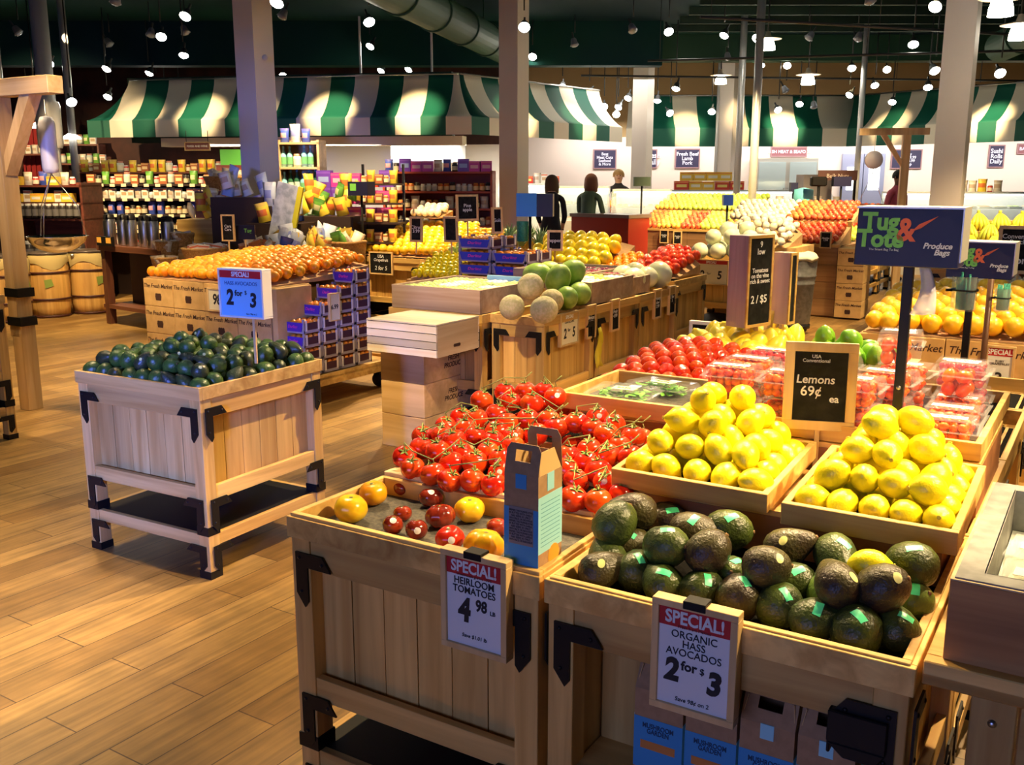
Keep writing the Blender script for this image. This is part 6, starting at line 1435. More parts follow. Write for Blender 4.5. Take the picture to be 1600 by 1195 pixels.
obj('cloth', bm, mat('red_cloth', (.30, .015, .015), .8), t); bm = nb(); tube(bm, [(-.22, .02, 1.06), (.2, .02, 1.06)], .015, 8); tube(bm, [(0, .02, 1.06), (0, .02, CZ - 1.551)], .008, 6); obj('hanger_rod', bm, BLACK, t)
for i, (px, py, Y) in enumerate([(60, 200, 15.5), (112, 217, 15.0)]):
    p = atY(px, py, Y); t = thing('pendant_lamp', ['round white pendant lamp over the bulk wall', 'round white pendant lamp next to the grey pole by the gift shelves'][i], 'lamp', p)
    bm = nb(); lathe(bm, [(0, .10), (.03, .09), (.12, .03), (.135, 0), (.12, .01), (0, .04)], 18); obj('lamp_shade', bm, mat('lamp_opal', (.9, .9, .85), .4, emis=(1, .93, .8), es=2.5), t); bm = nb(); tube(bm, [(0, 0, .1), (0, 0, CZ - p.z - .001)], .008, 6); obj('rod', bm, BLACK, t)
# signboard under the awning, kitchen things
p = atY(308, 229, 15.4); t = sign('small dark signboard hanging under the striped awning', (p.x, p.y, p.z - .06), R(-10), .42, .13, [('FOOD AND WINE', .042, 0, .5, WHITE, .01)], paper=mat('sign_maroon', (.16, .05, .05), .6), frame=.014, cat='sign', name='hanging_sign')
bm = nb(); tube(bm, [(-.18, .01, .13), (-.18, .01, .30)], .005, 5); tube(bm, [(.18, .01, .13), (.18, .01, .30)], .005, 5); obj('hanger', bm, BLACK, t)
# middle gondola
p = atY(598, 300, 12.9); ang3 = R(-4); L4 = (atY(768, 300, 12.7) - p).length
gondola('grocery_gondola', 'red topped grocery gondola in front of the cream pillar', p, ang3, L4, .5, [.75, 1.0, 1.22, 1.44, 1.69], 1.70, mat('gondola_red', (.42, .07, .03), .5))
row(['white_jar', 'white_jar', 'white_jar', 'orange_jar', 'orange_jar', 'dark_jar'], p, ang3, L4, 1.44, 'on the gondola shelf under the red top', sc=.95); row(['white_jar', 'orange_jar', 'orange_jar', 'dark_jar', 'pale_bag'], p, ang3, L4, 1.22, 'on the middle gondola shelf')
row(['white_jar', 'orange_jar', 'dark_jar'], p, ang3, L4, 1.0, 'on the lower gondola shelf'); row(['blue_bag', 'dark_jar', 'purple_box', 'pink_box', 'pink_box', 'pale_bag'], p, ang3, L4, 1.69, 'on top of the red gondola', sc=.95)
row(['orange_jar', 'pale_bag'], p, ang3, L4, .75, 'on the lowest gondola shelf')
# bottle shelf beside the big pillar
p = atY(436, 300, 12.4); L5 = (atY(502, 300, 12.4) - p).length; lw = wood('light_shelf', (.66, .46, .26), (.52, .34, .18), 'x')
gondola('bottle_shelf', 'light wood shelf of green bottles beside the tall pillar', p, R(-4), L5, .35, [.80, 1.12, 1.42, 1.74, 2.04], 2.07, lw)
for z, ks in ((.80, ['water_bottle', 'wine_bottle']), (1.12, ['wine_bottle', 'water_bottle']), (1.42, ['water_bottle', 'wine_bottle', 'wine_bottle']), (1.74, ['water_bottle', 'water_bottle', 'clear_jar'])): row(ks, p, R(-4), L5, z, 'on the bottle shelf, %s board' % {.80: 'lowest', 1.12: 'second', 1.42: 'third', 1.74: 'fourth'}[z])
row(['blue_bag', 'silver_bag'], p, R(-4), L5, 2.04, 'on top of the bottle shelf')
# purple and pink cartons, patterned bags
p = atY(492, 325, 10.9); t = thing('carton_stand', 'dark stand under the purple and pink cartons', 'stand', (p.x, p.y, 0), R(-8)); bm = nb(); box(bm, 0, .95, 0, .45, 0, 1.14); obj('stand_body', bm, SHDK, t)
for z, ks in ((1.141, ['purple_box'] * 2 + ['pink_box'] * 3), (1.325, ['purple_box'] * 2 + ['pink_box'] * 3), (1.51, ['purple_box', 'pink_box', 'pink_box', 'red_box'])): row(ks, (p.x, p.y, 0), R(-8), .92, z, 'stacked by the yellow bags, %s tier' % {1.141: 'bottom', 1.325: 'middle', 1.51: 'top'}[z], sc=1.08)
p = atY(556, 345, 10.3); t = thing('rack', 'tiered dark rack of small patterned bags near the purple cartons', 'rack', (p.x, p.y, 0), R(-8)); 
for k, z in enumerate((.95, 1.15, 1.35, 1.55)):
    bm = nb(); box(bm, 0, .46, k * .06, .30, z - .02, z); obj('shelf_board', bm, SHDK, t); row(['amber_jar', 'yellow_bag', 'brown_box'], (p.x, p.y + k * .06, 0), R(-8), .46, z, 'on the tiered rack, %s level' % ORD[k + 1], sc=.75)
for x in (0, .44): bm = nb(); box(bm, x, x + .02, .26, .30, 0, 1.75); obj('upright', bm, BLACK, t)
# wicker baskets with bright snack bags
WICK = mat('wicker', (.52, .30, .10), .8, bump=(60, 1.0), var=(50, (.34, .17, .05), 0, 1))
def basket(label, p, r, h, rz=0, m_=WICK, square=False):
    t = thing('wicker_basket', label, 'basket', p, rz); bm = nb(); seg = 20
    lathe(bm, [(0, .01), (r * .82, .01)] + [(r * (.82 + .18 * i / 6) + (.006 if i % 2 else 0), .01 + (h - .01) * i / 6) for i in range(1, 7)] + [(r * 1.04, h + .012), (r * .96, h + .01), (r * .92, h - .03), (r * .8, .03), (0, .03)], seg, fn=(lambda q, z, th: (q / max(abs(math.cos(th)), abs(math.sin(th))) * .88, z)) if square else None, M=Matrix.Rotation(PI / 4 * 0, 4, 'Z'))
    obj('basket_body', bm, m_, t)
    bm = nb(); lathe(bm, [(r * 1.0, h - .01), (r * 1.06, h), (r * 1.0, h + .018), (r * .95, h)], seg, fn=(lambda q, z, th: (q / max(abs(math.cos(th)), abs(math.sin(th))) * .88, z)) if square else None); obj('rim', bm, m_, t)
    return t
for i, (px, Y, r, h, z, lab) in enumerate([(452, 9.6, .20, .40, .50, 'wicker basket bristling with blue and yellow snack bags behind the oranges'), (500, 9.7, .22, .40, .52, 'square wicker basket in the middle of the snack bag row'), (536, 9.9, .22, .42, .55, 'tall wicker basket with a pale rim at the end of the snack bag row'),
        (405, 9.5, .20, .30, .62, 'dark basket of brown bags by the chalk cards')]):
    p = atY(px, 400, Y); bx = basket(lab, (p.x, p.y, z), r, h, R(-20), square=i in (1, 2))
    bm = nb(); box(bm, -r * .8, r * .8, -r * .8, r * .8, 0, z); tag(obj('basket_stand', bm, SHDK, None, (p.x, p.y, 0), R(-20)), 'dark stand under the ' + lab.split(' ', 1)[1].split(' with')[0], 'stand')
    for k in range(13):
        a_ = k * 2.4; q = r * .6 * math.sqrt((k + .5) / 13); kd = [['silver_bag', 'yellow_bag', 'silver_bag', 'blue_bag'], ['silver_bag', 'yellow_bag', 'amber_jar'], ['yellow_bag', 'green_bag', 'pale_bag'], ['brown_box', 'pale_bag']][i][k % (4 if i == 0 else 3 if i < 3 else 2)]
        o = link(kd, PR[kd], None, (p.x + q * math.cos(a_), p.y + q * math.sin(a_), z + h - .06 + (.10 if i < 2 else .03) * (1 - k / 13)), rot=(R(RND.uniform(-25, 25)), R(RND.uniform(-30, 30)), RND.uniform(0, 6)), sc=1.05); nm = kd.replace('_', ' ')
        tag(o, '%s sticking out of the %s' % (nm, ['first snack basket', 'square snack basket', 'pale rimmed snack basket', 'dark basket by the chalk cards'][i]), CATN[kd.split('_')[1]], nm + 's in the ' + ['first snack basket', 'square snack basket', 'pale rimmed snack basket', 'dark basket'][i])
for j, (px, py, Y, n_, ks, lab) in enumerate([(440, 340, 10.2, 12, ['silver_bag', 'yellow_bag', 'blue_bag'], 'in the loose pile in front of the tall pillar'), (520, 330, 10.6, 14, ['yellow_bag', 'yellow_bag', 'green_bag'], 'in the yellow pile below the purple cartons'), (385, 300, 10.4, 6, ['silver_bag', 'pale_bag'], 'in the silver stack by the pillar'), (330, 335, 11.0, 12, ['pale_bag', 'pale_bag', 'yellow_bag'], 'in the pale heap beneath the high basket')]):
    p = atY(px, py, Y); bm = nb(); box(bm, -.30, .30, -.22, .22, 0, p.z - .05); tag(obj('display_stand', bm, WX if j == 3 else SHDK, None, (p.x, p.y, 0), R(-10)), 'stand carrying the bags ' + lab, 'stand')
    for k in range(n_):
        kd = ks[k % len(ks)]; o = link(kd, PR[kd], None, (p.x + RND.uniform(-.26, .26), p.y + RND.uniform(-.18, .18), p.z - .04 + .08 * (k // 4)), rot=(R(RND.uniform(-20, 20)), R(RND.uniform(-25, 25)), RND.uniform(-1, 1)), sc=1.1); nm = kd.replace('_', ' ')
        tag(o, nm + ' ' + lab, CATN[kd.split('_')[1]], nm + 's ' + lab)
p = atY(398, 375, 9.9); t = thing('chip_bag_sign', 'tall blue and yellow printed display board leaning by the pillar', 'display board', (p.x, p.y, 0), rot=(0, R(14), R(-12)))
bm = nb(); box(bm, -.10, .12, -.01, .01, .95, 1.60); obj('board', bm, mat('board_blue_grey', (.34, .40, .55), .5, var=(14, (.62, .68, .85), 0, 1)), t); bm = nb(); box(bm, .12, .17, -.015, .02, .80, 1.60); obj('yellow_edge', bm, mat('board_yellow', (.72, .66, .04), .5), t); bm = nb(); box(bm, -.02, .02, 0, .02, 0, .95); obj('post', bm, BLACK, t)
for i, (px, py, Y, lab) in enumerate([(357, 355, 8.9, 'dark chalk card with pale frame above the stake sign'), (383, 352, 9.0, 'dark dispenser card with a green logo above the stake sign')]):
    p = atY(px, py + 22, Y); sign(lab, p, R(-14), .13 if i == 0 else .20, .24 if i == 0 else .13, [('Cara\nCara', .035, 0, .5, WHITE, .01)] if i == 0 else [('Tug', .05, .03, .6, LGREEN, .02)], paper=CHALK if i == 0 else NAVY, frame=.014 if i == 0 else 0, cat='sign', name='stake_sign', stake=(.34, 0), tilt=0)
# high basket and the green box, little baskets
p = atY(350, 283, 12.35); bm = nb(); box(bm, -.3, .3, -.25, .25, 0, p.z - .12); tag(obj('display_stand', bm, DRED, None, (p.x, p.y, 0)), 'dark red stand under the high wicker basket by the pillar', 'stand')
basket('large round wicker basket piled with pale packs beside the pillar', (p.x, p.y, p.z - .118), .24, .16)
for k in range(12): o = link('pale_bag', PR['pale_bag'], None, (p.x + .15 * math.cos(k * 2.4), p.y + .15 * math.sin(k * 2.4), p.z - .06 + .006 * k), rot=(RND.uniform(-.4, .4), RND.uniform(-.4, .4), k)); tag(o, 'pale bag piled in the high wicker basket', 'bag', 'pale bags in the high basket')
p2 = atY(366, 258, 13.2); bm = nb(); box(bm, -.15, .15, -.1, .1, p2.z, p2.z + .20); tag(obj('green_box', bm, mat('bright_green_box', (.10, .42, .06), .5), None, (p2.x, p2.y, 0)), 'bright green box standing above the shelving by the pillar', 'box')
bm = nb(); box(bm, -.2, .2, -.15, .15, 0, p2.z - .001); tag(obj('display_stand', bm, DRED, None, (p2.x, p2.y, 0)), 'narrow dark red stand under the bright green box', 'stand')
for i, (px, py, Y, r) in enumerate([(262, 385, 10.2, .12), (285, 372, 10.3, .12), (258, 410, 9.9, .13), (320, 395, 9.8, .22)]):
    p = atY(px, py, Y); basket(['small wicker basket beside the coffee table', 'small wicker basket next to another by the coffee table', 'small basket below the two beside the coffee table', 'wide low basket of white packets behind the oranges'][i], (p.x, p.y, p.z - .10), r, .14)
    bm = nb(); box(bm, -r * .8, r * .8, -r * .8, r * .8, 0, p.z - .101); tag(obj('display_stand', bm, WX, None, (p.x, p.y, 0)), ['wooden stand under the small basket beside the coffee table', 'wooden stand under the inner small basket', 'wooden stand under the lowest small basket', 'wooden stand under the basket of white packets'][i], 'stand')
    for k in range(5 if i < 3 else 10): kd = 'white_box' if i == 3 else 'pale_bag'; o = link(kd, PR[kd], None, (p.x + r * .6 * math.cos(k * 2.4), p.y + r * .6 * math.sin(k * 2.4), p.z - .07), rot=(-.5 if i == 3 else .2, RND.uniform(-.3, .3), RND.uniform(-.4, .4)), sc=.9 if i < 3 else 1.1); tag(o, kd.replace('_', ' ') + ' standing in the %s' % ('wide low basket' if i == 3 else 'small baskets by the coffee'), CATN[kd.split('_')[1]], kd.replace('_', ' ') + 's in the ' + ('wide low basket' if i == 3 else 'small baskets'))
# coffee table with flasks
p = atY(150, 380, 10.9); q = atY(250, 386, 10.1); ang = math.atan2(q.y - p.y, q.x - p.x); L6 = Vector((q.x - p.x, q.y - p.y, 0)).length
t = thing('coffee_table', 'dark wooden table of steel coffee flasks beside the barrels', 'table', (p.x, p.y, 0), ang)
bm = nb(); box(bm, 0, L6, 0, .6, .82, .88); obj('tabletop', bm, DX, t)
for x in (.05, L6 - .13):
    for y in (.02, .5): bm = nb(); box(bm, x, x + .08, y, y + .08, 0, .82); obj('leg', bm, DZ, t)
bm = nb(); box(bm, .02, L6 - .02, .02, .58, .18, .22); obj('shelf', bm, DX, t); bm = nb(); box(bm, .15, L6 - .15, .3, .33, .22, .82); obj('back_panel', bm, SHDK, t)
u = Vector((math.cos(ang), math.sin(ang), 0)); b = Vector((-math.sin(ang), math.cos(ang), 0)); fp = None
for i in range(6):
    pp_ = Vector((p.x, p.y, .881)) + u * (.10 + i * (L6 - .2) / 5) + b * (.12 + (i % 2) * .04)
    lab = 'steel coffee flask with a black top on the dark table, %s from the barrels' % ORD[i + 1]
    if fp is None:
        fp = thing('coffee_flask', lab, 'flask', pp_); bm = nb(); lathe(bm, [(0, 0), (.062, 0), (.066, .01), (.066, .26), (.058, .28)], 16); obj('flask_body', bm, STEEL, fp); bm = nb(); lathe(bm, [(.060, .28), (.055, .33), (0, .345)], 14); box(bm, -.012, .012, -.10, 0, .31, .33); obj('pump_top', bm, BLACK, fp)
    else: dup(fp, pp_, 0, lab)
pq = Vector((p.x, p.y, .881)) + u * .25 + b * .02
t = thing('coffee_label_stand', 'black stand with two orange labels in front of the coffee flasks', 'stand', pq, ang); bm = nb(); box(bm, -.16, .16, -.06, -.03, 0, .10); obj('stand_body', bm, BLACK, t)
bm = nb(); box(bm, -.15, -.06, -.063, -.060, .03, .09); box(bm, .04, .14, -.063, -.060, .03, .09); obj('orange_labels', bm, mat('orange_label', (.80, .42, .06), .6), t)
# barrels
BARW = wood('barrel_wood', (.74, .44, .12), (.55, .29, .06), 'z'); bar = None
for i, (px, py) in enumerate([(82, 497), (145, 491), (20, 505)]):
    p = at(px, py, 0); p += Vector((p.x, p.y, 0)).normalized() * .2
    lab = ['wooden barrel in the middle of the row by the scale, cloth spilling over its rim', 'wooden barrel at the aisle end of the row beside the coffee table', 'wooden barrel half hidden behind the tall wooden post'][i]
    if bar is None:
        bar = thing('wooden_barrel', lab, 'barrel', (p.x, p.y, 0)); seg = 24
        bm = nb(); lathe(bm, [(0, .0), (.205, 0), (.222, .12), (.232, .30), (.234, .42), (.228, .58), (.212, .74), (.20, .74), (.20, .70), (0, .70)], seg, fn=lambda r, z, th: (r * (1 - (.012 if int(th / (2 * PI) * 24 + .5) % 2 else 0)), z)); obj('staves', bm, BARW, bar)
        for z, r in ((.02, .211), (.22, .232), (.53, .235)): bm = nb(); lathe(bm, [(r, z - .012), (r + .004, z - .012), (r + .004, z + .012), (r, z + .012)], seg); obj('hoop', bm, mat('hoop_dark', (.07, .02, .012), .5), bar)
        bm = nb(); lathe(bm, [(.212, .735), (.225, .74), (.225, .76), (.18, .765), (0, .77)], seg); obj('lid', bm, mat('barrel_lid', (.12, .09, .07), .3), bar)
        bm = nb(); lathe(bm, [(.214, .735), (.232, .70), (.236, .64), (.231, .60)], seg, fn=lambda r, z, th: (r + .003 * math.sin(9 * th), z + .03 * math.sin(3 * th + 1) * (.74 - z) / .1)); obj('burlap_cloth', bm, mat('burlap', (.55, .42, .16), .9), bar)
        bm = nb(); prism(bm, [(-.04, -.05), (.05, -.02), (.03, .06), (-.05, .05)], 0, .002, Matrix.Rotation(R(25), 4, 'Z') @ Matrix.Translation((0, -.237, .40)) @ Matrix.Rotation(PI / 2, 4, 'X')); obj('green_stencil', bm, mat('stencil_green', (.22, .30, .05), .8), bar)
        bm = nb(); lathe(bm, [(0, .02), (.02, .015), (.028, 0), (.02, -.02), (0, -.024)], 10, 0, Matrix.Translation((-.18, -.15, .71))); obj('metal_scoop', bm, STEEL, bar)
    else: dup(bar, (p.x, p.y, 0), .5 * i, lab)
# scale frame
pb = at(50, 638, 0); t = thing('scale_frame', 'tall wooden frame with a braced arm carrying the hanging scale', 'wooden frame', (pb.x, pb.y, 0), GY + PI)
P7 = .055
SFW = wood('frame_pine', (.78, .55, .27), (.64, .40, .16), 'z')
bm = nb(); box(bm, -P7, P7, -P7, P7, 0, .66); obj('lower_post', bm, SFW, t, bevel=.003)
bm = nb(); box(bm, -P7 + .02, P7 + .02, -P7, P7, .52, 2.13); o = obj('upper_post', bm, SFW, t, bevel=.003)
bm = nb(); box(bm, -P7 - .02, P7 + .03, -P7 - .006, P7 + .006, .60, .66); box(bm, -P7 - .02, P7 + .03, -P7 - .006, P7 + .006, .80, .86); obj('black_band', bm, BLACK, t)
for mth in (0,):
    bm = nb(); box(bm, -.62, .75, -P7, P7, 2.13, 2.24); obj('arm', bm, wood('frame_pine_x', (.78, .55, .27), (.64, .40, .16), 'x'), t, bevel=.003)
    bm = nb(); prism(bm, [(-.05, 1.75), (-.05, 1.62), (-.40, 2.13), (-.29, 2.13)], -P7 * .8, P7 * .8, Matrix.Rotation(PI / 2, 4, 'X')); obj('brace', bm, SFW, t)
ps = atY(90, 376, 6.9)
t = thing('hanging_scale', 'chrome bowl of the hanging scale on thin chains over the barrels', 'scale', ps)
bm = nb(); lathe(bm, [(0, -.085), (.06, -.08), (.13, -.055), (.18, -.01), (.20, .03), (.21, .033), (.197, .034), (.175, -.004), (.12, -.048), (0, -.075)], 28); obj('bowl', bm, mat('chrome', (.72, .70, .66), .12, 1.0), t)
bm = nb()
for k in range(3): a_ = k * 2.094 + .5; tube(bm, [(.19 * math.cos(a_), .19 * math.sin(a_), .03), (.15 * math.cos(a_), .15 * math.sin(a_), .24), (.0, .0, .46)], .0035, 5)
tube(bm, [(0, 0, .46), (0, 0, 2.13 - ps.z)], .004, 6); obj('chains', bm, STEEL, t)
bm = nb(); lathe(bm, [(0, .46), (.05, .47), (.055, .50), (.055, .80), (.04, .84), (0, .85)], 14); obj('scale_body', bm, mat('scale_white', (.66, .68, .84), .35), t)
# table in front of the frame
pt = at(30, 684, 0); orchard_bin('orchard bin cut by the picture edge in front of the scale frame'.replace('picture edge', 'tall frame'), Vector((pt.x, pt.y, 0)) - GR * .71 - GB * .71, GY, .71, .71, .905, sides='fr')
mound(ONION, 'pale bulb standing for a white bag on the bin by the tall scale frame', 'onion', 'pale bulbs standing for white bags by the scale frame', toG(pt)[0] - .69, toG(pt)[0] - .02, toG(pt)[1] - .69, toG(pt)[1] - .03, .90, .12, .042)  # onion meshes stand in for white bags here
# ---- deli
DRD = mat('deli_red', (.36, .035, .018), .4); GLS = mat('case_glass', (.75, .90, .88), .05, alpha=.22, spec=.9); CASEW = mat('case_white', (.58, .59, .56), .4)
p = atY(893, 340, 14.6); q = atY(992, 345, 13.8); ang = math.atan2(q.y - p.y, q.x - p.x)
t = thing('deli_counter', 'dark red deli counter panel behind the fruit tables', 'counter', (p.x, p.y, 0), ang); bm = nb(); box(bm, 0, 1.05, 0, .5, 0, 1.05); obj('counter_body', bm, DRD, t); bm = nb(); box(bm, -.02, 1.07, -.02, .52, 1.05, 1.10); obj('counter_top', bm, mat('grey_brown_top', (.22, .16, .13), .4), t)
def glass_case(label, px0, px1, Y, z0, z1, ang=0.0, red=False):
    p = atY(px0, 300, Y); L_ = (atY(px1, 300, Y) - p).length; t = thing('glass_case', label, 'display case', (p.x, p.y, 0), ang)
    bm = nb(); box(bm, 0, L_, 0, .8, 0, z0); obj('case_base', bm, CASEW if not red else DRD, t)
    bm = nb(); box(bm, 0, L_, 0, .006, z0, z1 - .1); prism(bm, [(0, z1 - .1), (.18, z1), (.18, z1 - .006), (.006, z1 - .1)], 0, L_, Matrix.Rotation(PI / 2, 4, 'Z') @ Matrix.Rotation(PI / 2, 4, 'X')); box(bm, 0, .006, 0, .8, z0, z1 - .1); box(bm, L_ - .006, L_, 0, .8, z0, z1 - .1); obj('glass', bm, GLS, t)
    bm = nb(); box(bm, 0, L_, .18, .8, z1 - .008, z1 + .02); box(bm, 0, L_, .76, .8, z0, z1); obj('case_frame', bm, CASEW, t)
    bm = nb(); box(bm, .02, L_ - .02, .2, .74, z1 - .04, z1 - .02); obj('case_light', bm, mat('case_lamp', (1, 1, 1), .5, emis=(1, .97, .9), es=1.5), t)
    bm = nb(); box(bm, .02, L_ - .02, .15, .72, (z0 + z1) / 2 - .01, (z0 + z1) / 2); obj('glass_shelf', bm, GLS, t); n = int(L_ / .24)
    for k in range(n):
        for zz in (z0, (z0 + z1) / 2):
            ps_ = Vector((p.x, p.y, 0)) + Vector((math.cos(ang), math.sin(ang), 0)) * (.14 + k * .24) + Vector((-math.sin(ang), math.cos(ang), 0)) * .4
            bm2 = TRAYM[(k + int(zz * 10)) % 4]; o = link('food_tray', bm2, None, (ps_.x, ps_.y, zz + .001), rz=ang); tag(o, 'white tray of food inside the ' + label, 'tray', 'food trays in the ' + label)
    return t
TRAYM = []
for k, c in enumerate([(.70, .50, .28), (.60, .30, .16), (.75, .68, .40), (.40, .48, .18)]):
    bm = nb(); ring(bm, -.10, .10, -.14, .14, 0, .035, .01); box(bm, -.10, .10, -.14, .14, 0, .01)
    for i in range(8): lathe(bm, ell(.032, .022, 5), 7, 1, Matrix.Translation(((i % 2 - .5) * .09, (i // 2 - 1.5) * .06, .03)))
    TRAYM.append(mesh_of('food_tray', bm, [CASEW, mat('food_' + str(k), c, .6)]))
glass_case('curved glass deli case by the shoppers', 868, 950, 15.6, .95, 1.46, R(-8)); glass_case('bright glass deli case next to the cream pillar', 955, 1045, 15.2, .90, 1.42, R(-12), False); glass_case('long white meat case under the wall menus', 1050, 1300, 17.6, .85, 1.38, R(-2)); glass_case('long white seafood case near the doors', 1395, 1640, 16.6, .85, 1.36, R(-8))
glass_case('white bakery case under the striped awning corner', 778, 862, 17.0, 1.0, 1.5, R(-5))
# goods on the meat case
p = atY(1062, 300, 17.2); row(['red_box', 'yellow_box', 'yellow_box', 'red_box'], (p.x, 17.9, 0), R(-2), 1.5, 1.402, 'stacked on the meat case beside the tan pillar', sc=1.4); row(['yellow_box', 'yellow_box', 'yellow_box'], (p.x + .1, 17.9, 0), R(-2), 1.1, 1.56, 'in the second layer on the meat case', sc=1.4)
p = atY(1478, 300, 16.4); row(['pale_bag', 'yellow_bag', 'red_can', 'pale_bag'], (p.x, 16.9, 0), R(-8), 1.2, 1.382, 'standing on the seafood case', sc=1.2)
p = atY(790, 300, 17.0); row(['pale_bag', 'white_box', 'red_box'], (p.x, 17.35, 0), R(-5), 1.0, 1.522, 'standing on the bakery case', sc=1.1)
p = atY(1165, 300, 15.0)
t = gondola('low_jar_shelf', 'low shelf of small jars behind the onion heap', (p.x, p.y), R(-5), 1.5, .35, [.95, 1.18], 1.2, lw, zback=True)
row(['red_can', 'amber_jar', 'pale_bag'], p, R(-5), 1.5, 1.18, 'on the low jar shelf'); row(['amber_jar', 'red_can'], p, R(-5), 1.5, .95, 'on the lower board of the low jar shelf')
p = atY(1060, 300, 16.0); row(['pale_bag', 'amber_jar', 'green_bag'], (p.x, p.y - .2, 0), R(-5), 1.3, 1.12, 'on the table edge before the meat case'); bm = nb(); box(bm, 0, 1.35, 0, .3, 0, 1.119); tag(obj('side_table', bm, CARD, None, (p.x, p.y - .22, 0), R(-5)), 'brown side table in front of the long meat case', 'table')
# wall menus, freezer, doors
MENU = mat('menu_board', (.035, .032, .085), .6)
for i, (x0, y0, x1, y1, tx) in enumerate([(927, 233, 964, 264, 'Best\nMeat Cuts\nSeafood\n& More'), (1012, 233, 1028, 263, 'Fresh\nDaily'), (1055, 232, 1095, 263, 'Fresh Beef\nLamb\nPork'), (1205, 229, 1263, 245, 'FRESH MEAT & SEAFOOD'), (1393, 233, 1444, 264, 'Today\nSalmon 9.99\nTrout 8.99\nShrimp'),
                                          (1545, 226, 1574, 262, 'Sushi\nRolls\nDaily'), (1591, 224, 1625, 241, 'BAKERY')]):
    p0 = atY(x0, y1, 22.1); p1 = atY(x1, y0, 22.1); w_, h_ = p1.x - p0.x, p1.z - p0.z; nl = tx.count('\n') + 1
    t = sign(['chalk menu board nearest the striped awning corner', 'narrow chalk menu half behind the cream pillar', 'chalk menu board between two pillars', 'long reddish sign over the white freezer', 'chalk menu board beside the double doors', 'chalk menu board past the pillar of the dispensers', 'small sign at the far end of the back wall'][i].replace('nearest', 'by'),
             ((p0.x + p1.x) / 2, 22.17, p0.z), 0, w_, h_, [(tx, h_ * .8 / nl if nl > 1 else h_ * .42, 0, .5, mat('menu_chalk', (.72, .76, .95), .6), .025)], paper=MENU if nl > 1 else mat('sign_plum', (.26, .10, .12), .6), frame=.025, thick=.025, cat='menu board', name='menu_board', fm=mat('menu_frame', (.34, .20, .22), .6))
def wallbox(name, label, cat, x0, y0, x1, y1, dp, m_):
    p0 = atY(x0, y1, 22.15 - dp); p1 = atY(x1, y0, 22.15 - dp); bm = nb(); box(bm, p0.x, p1.x, 22.15 - dp, 22.18, max(p0.z, 0.0), p1.z); return tag(obj(name, bm, m_), label, cat)
p0 = atY(1180, 296, 21.6); t = thing('upright_freezer', 'white two door freezer under the reddish wall sign', 'freezer', (p0.x, 21.6, 0)); wdt = atY(1276, 296, 21.6).x - p0.x
bm = nb(); box(bm, 0, wdt, 0, .55, 0, 2.03); obj('cabinet', bm, CASEW, t)
for k in (0, 1): bm = nb(); box(bm, .06 + k * wdt / 2, wdt / 2 - .03 + k * wdt / 2, -.012, -.001, .2, 1.95); dd = obj('door', bm, mat('freezer_glass', (.62, .78, .84), .2), t); bm = nb(); box(bm, wdt / 2 - .07 + k * .08, wdt / 2 - .05 + k * .08, -.03, -.012, .9, 1.4); obj('handle', bm, STEEL, dd)
DOORM = mat('door_grey', (.36, .40, .60), .4, .3); p0 = atY(1313, 300, 22.1); p1 = atY(1385, 240, 22.1); wd2 = (p1.x - p0.x) / 2
for k in (0, 1):
    bm = nb(); box(bm, p0.x + k * wd2 + .01, p0.x + (k + 1) * wd2 - .01, 22.10, 22.199, 0, p1.z); d_ = struct('door_%d' % (k + 1), bm, DOORM)
    bm = nb(); cx = p0.x + (k + .5) * wd2; box(bm, cx - .12, cx + .12, 22.085, 22.099, 1.35, 1.85); obj('door_window', bm, mat('door_glass', (.9, .92, .9), .2, emis=(1, .97, .9), es=1.2), d_)
    bm = nb(); box(bm, cx - .2, cx + .2, 22.088, 22.099, .1, .5); obj('kick_plate', bm, STEEL, d_)
# wooden frame in front of the double doors, row of dispensers
p = atY(1410, 300, 13.6); t = thing('scale_frame', 'far wooden scale frame with a long arm before the double doors', 'wooden frame', (p.x, p.y, 0), R(-10))
bm = nb(); box(bm, -.05, .05, -.05, .05, 0, 2.18); obj('post', bm, SFW, t); bm = nb(); box(bm, -.62, .28, -.05, .05, 2.18, 2.27); obj('arm', bm, SFW, t); bm = nb(); prism(bm, [(-.05, 1.85), (-.05, 1.76), (-.34, 2.18), (-.26, 2.18)], -.03, .03, Matrix.Rotation(PI / 2, 4, 'X')); obj('brace', bm, SFW, t)
p = atY(1360, 322, 13.6); t = thing('hanging_scale', 'far brown bowled hanging scale before the double doors', 'scale', p); bm = nb(); lathe(bm, [(0, -.07), (.12, -.05), (.19, .02), (.20, .03), (.17, .0), (0, -.05)], 20); obj('bowl', bm, mat('copper_bowl', (.25, .10, .06), .3, .6), t)
bm = nb(); tube(bm, [(-.18, 0, .02), (0, 0, .45)], .004, 5); tube(bm, [(.18, 0, .02), (0, 0, .45)], .004, 5); tube(bm, [(0, 0, .45), (0, 0, 2.18 - p.z)], .004, 5); obj('chains', bm, STEEL, t); bm = nb(); lathe(bm, [(0, -.02), (.12, -.02), (.12, .02), (0, .02)], 20, 0, Matrix.Translation((0, 0, .62)) @ Matrix.Rotation(PI / 2, 4, 'X')); obj('dial', bm, mat('dial_grey', (.6, .58, .66), .4), t)
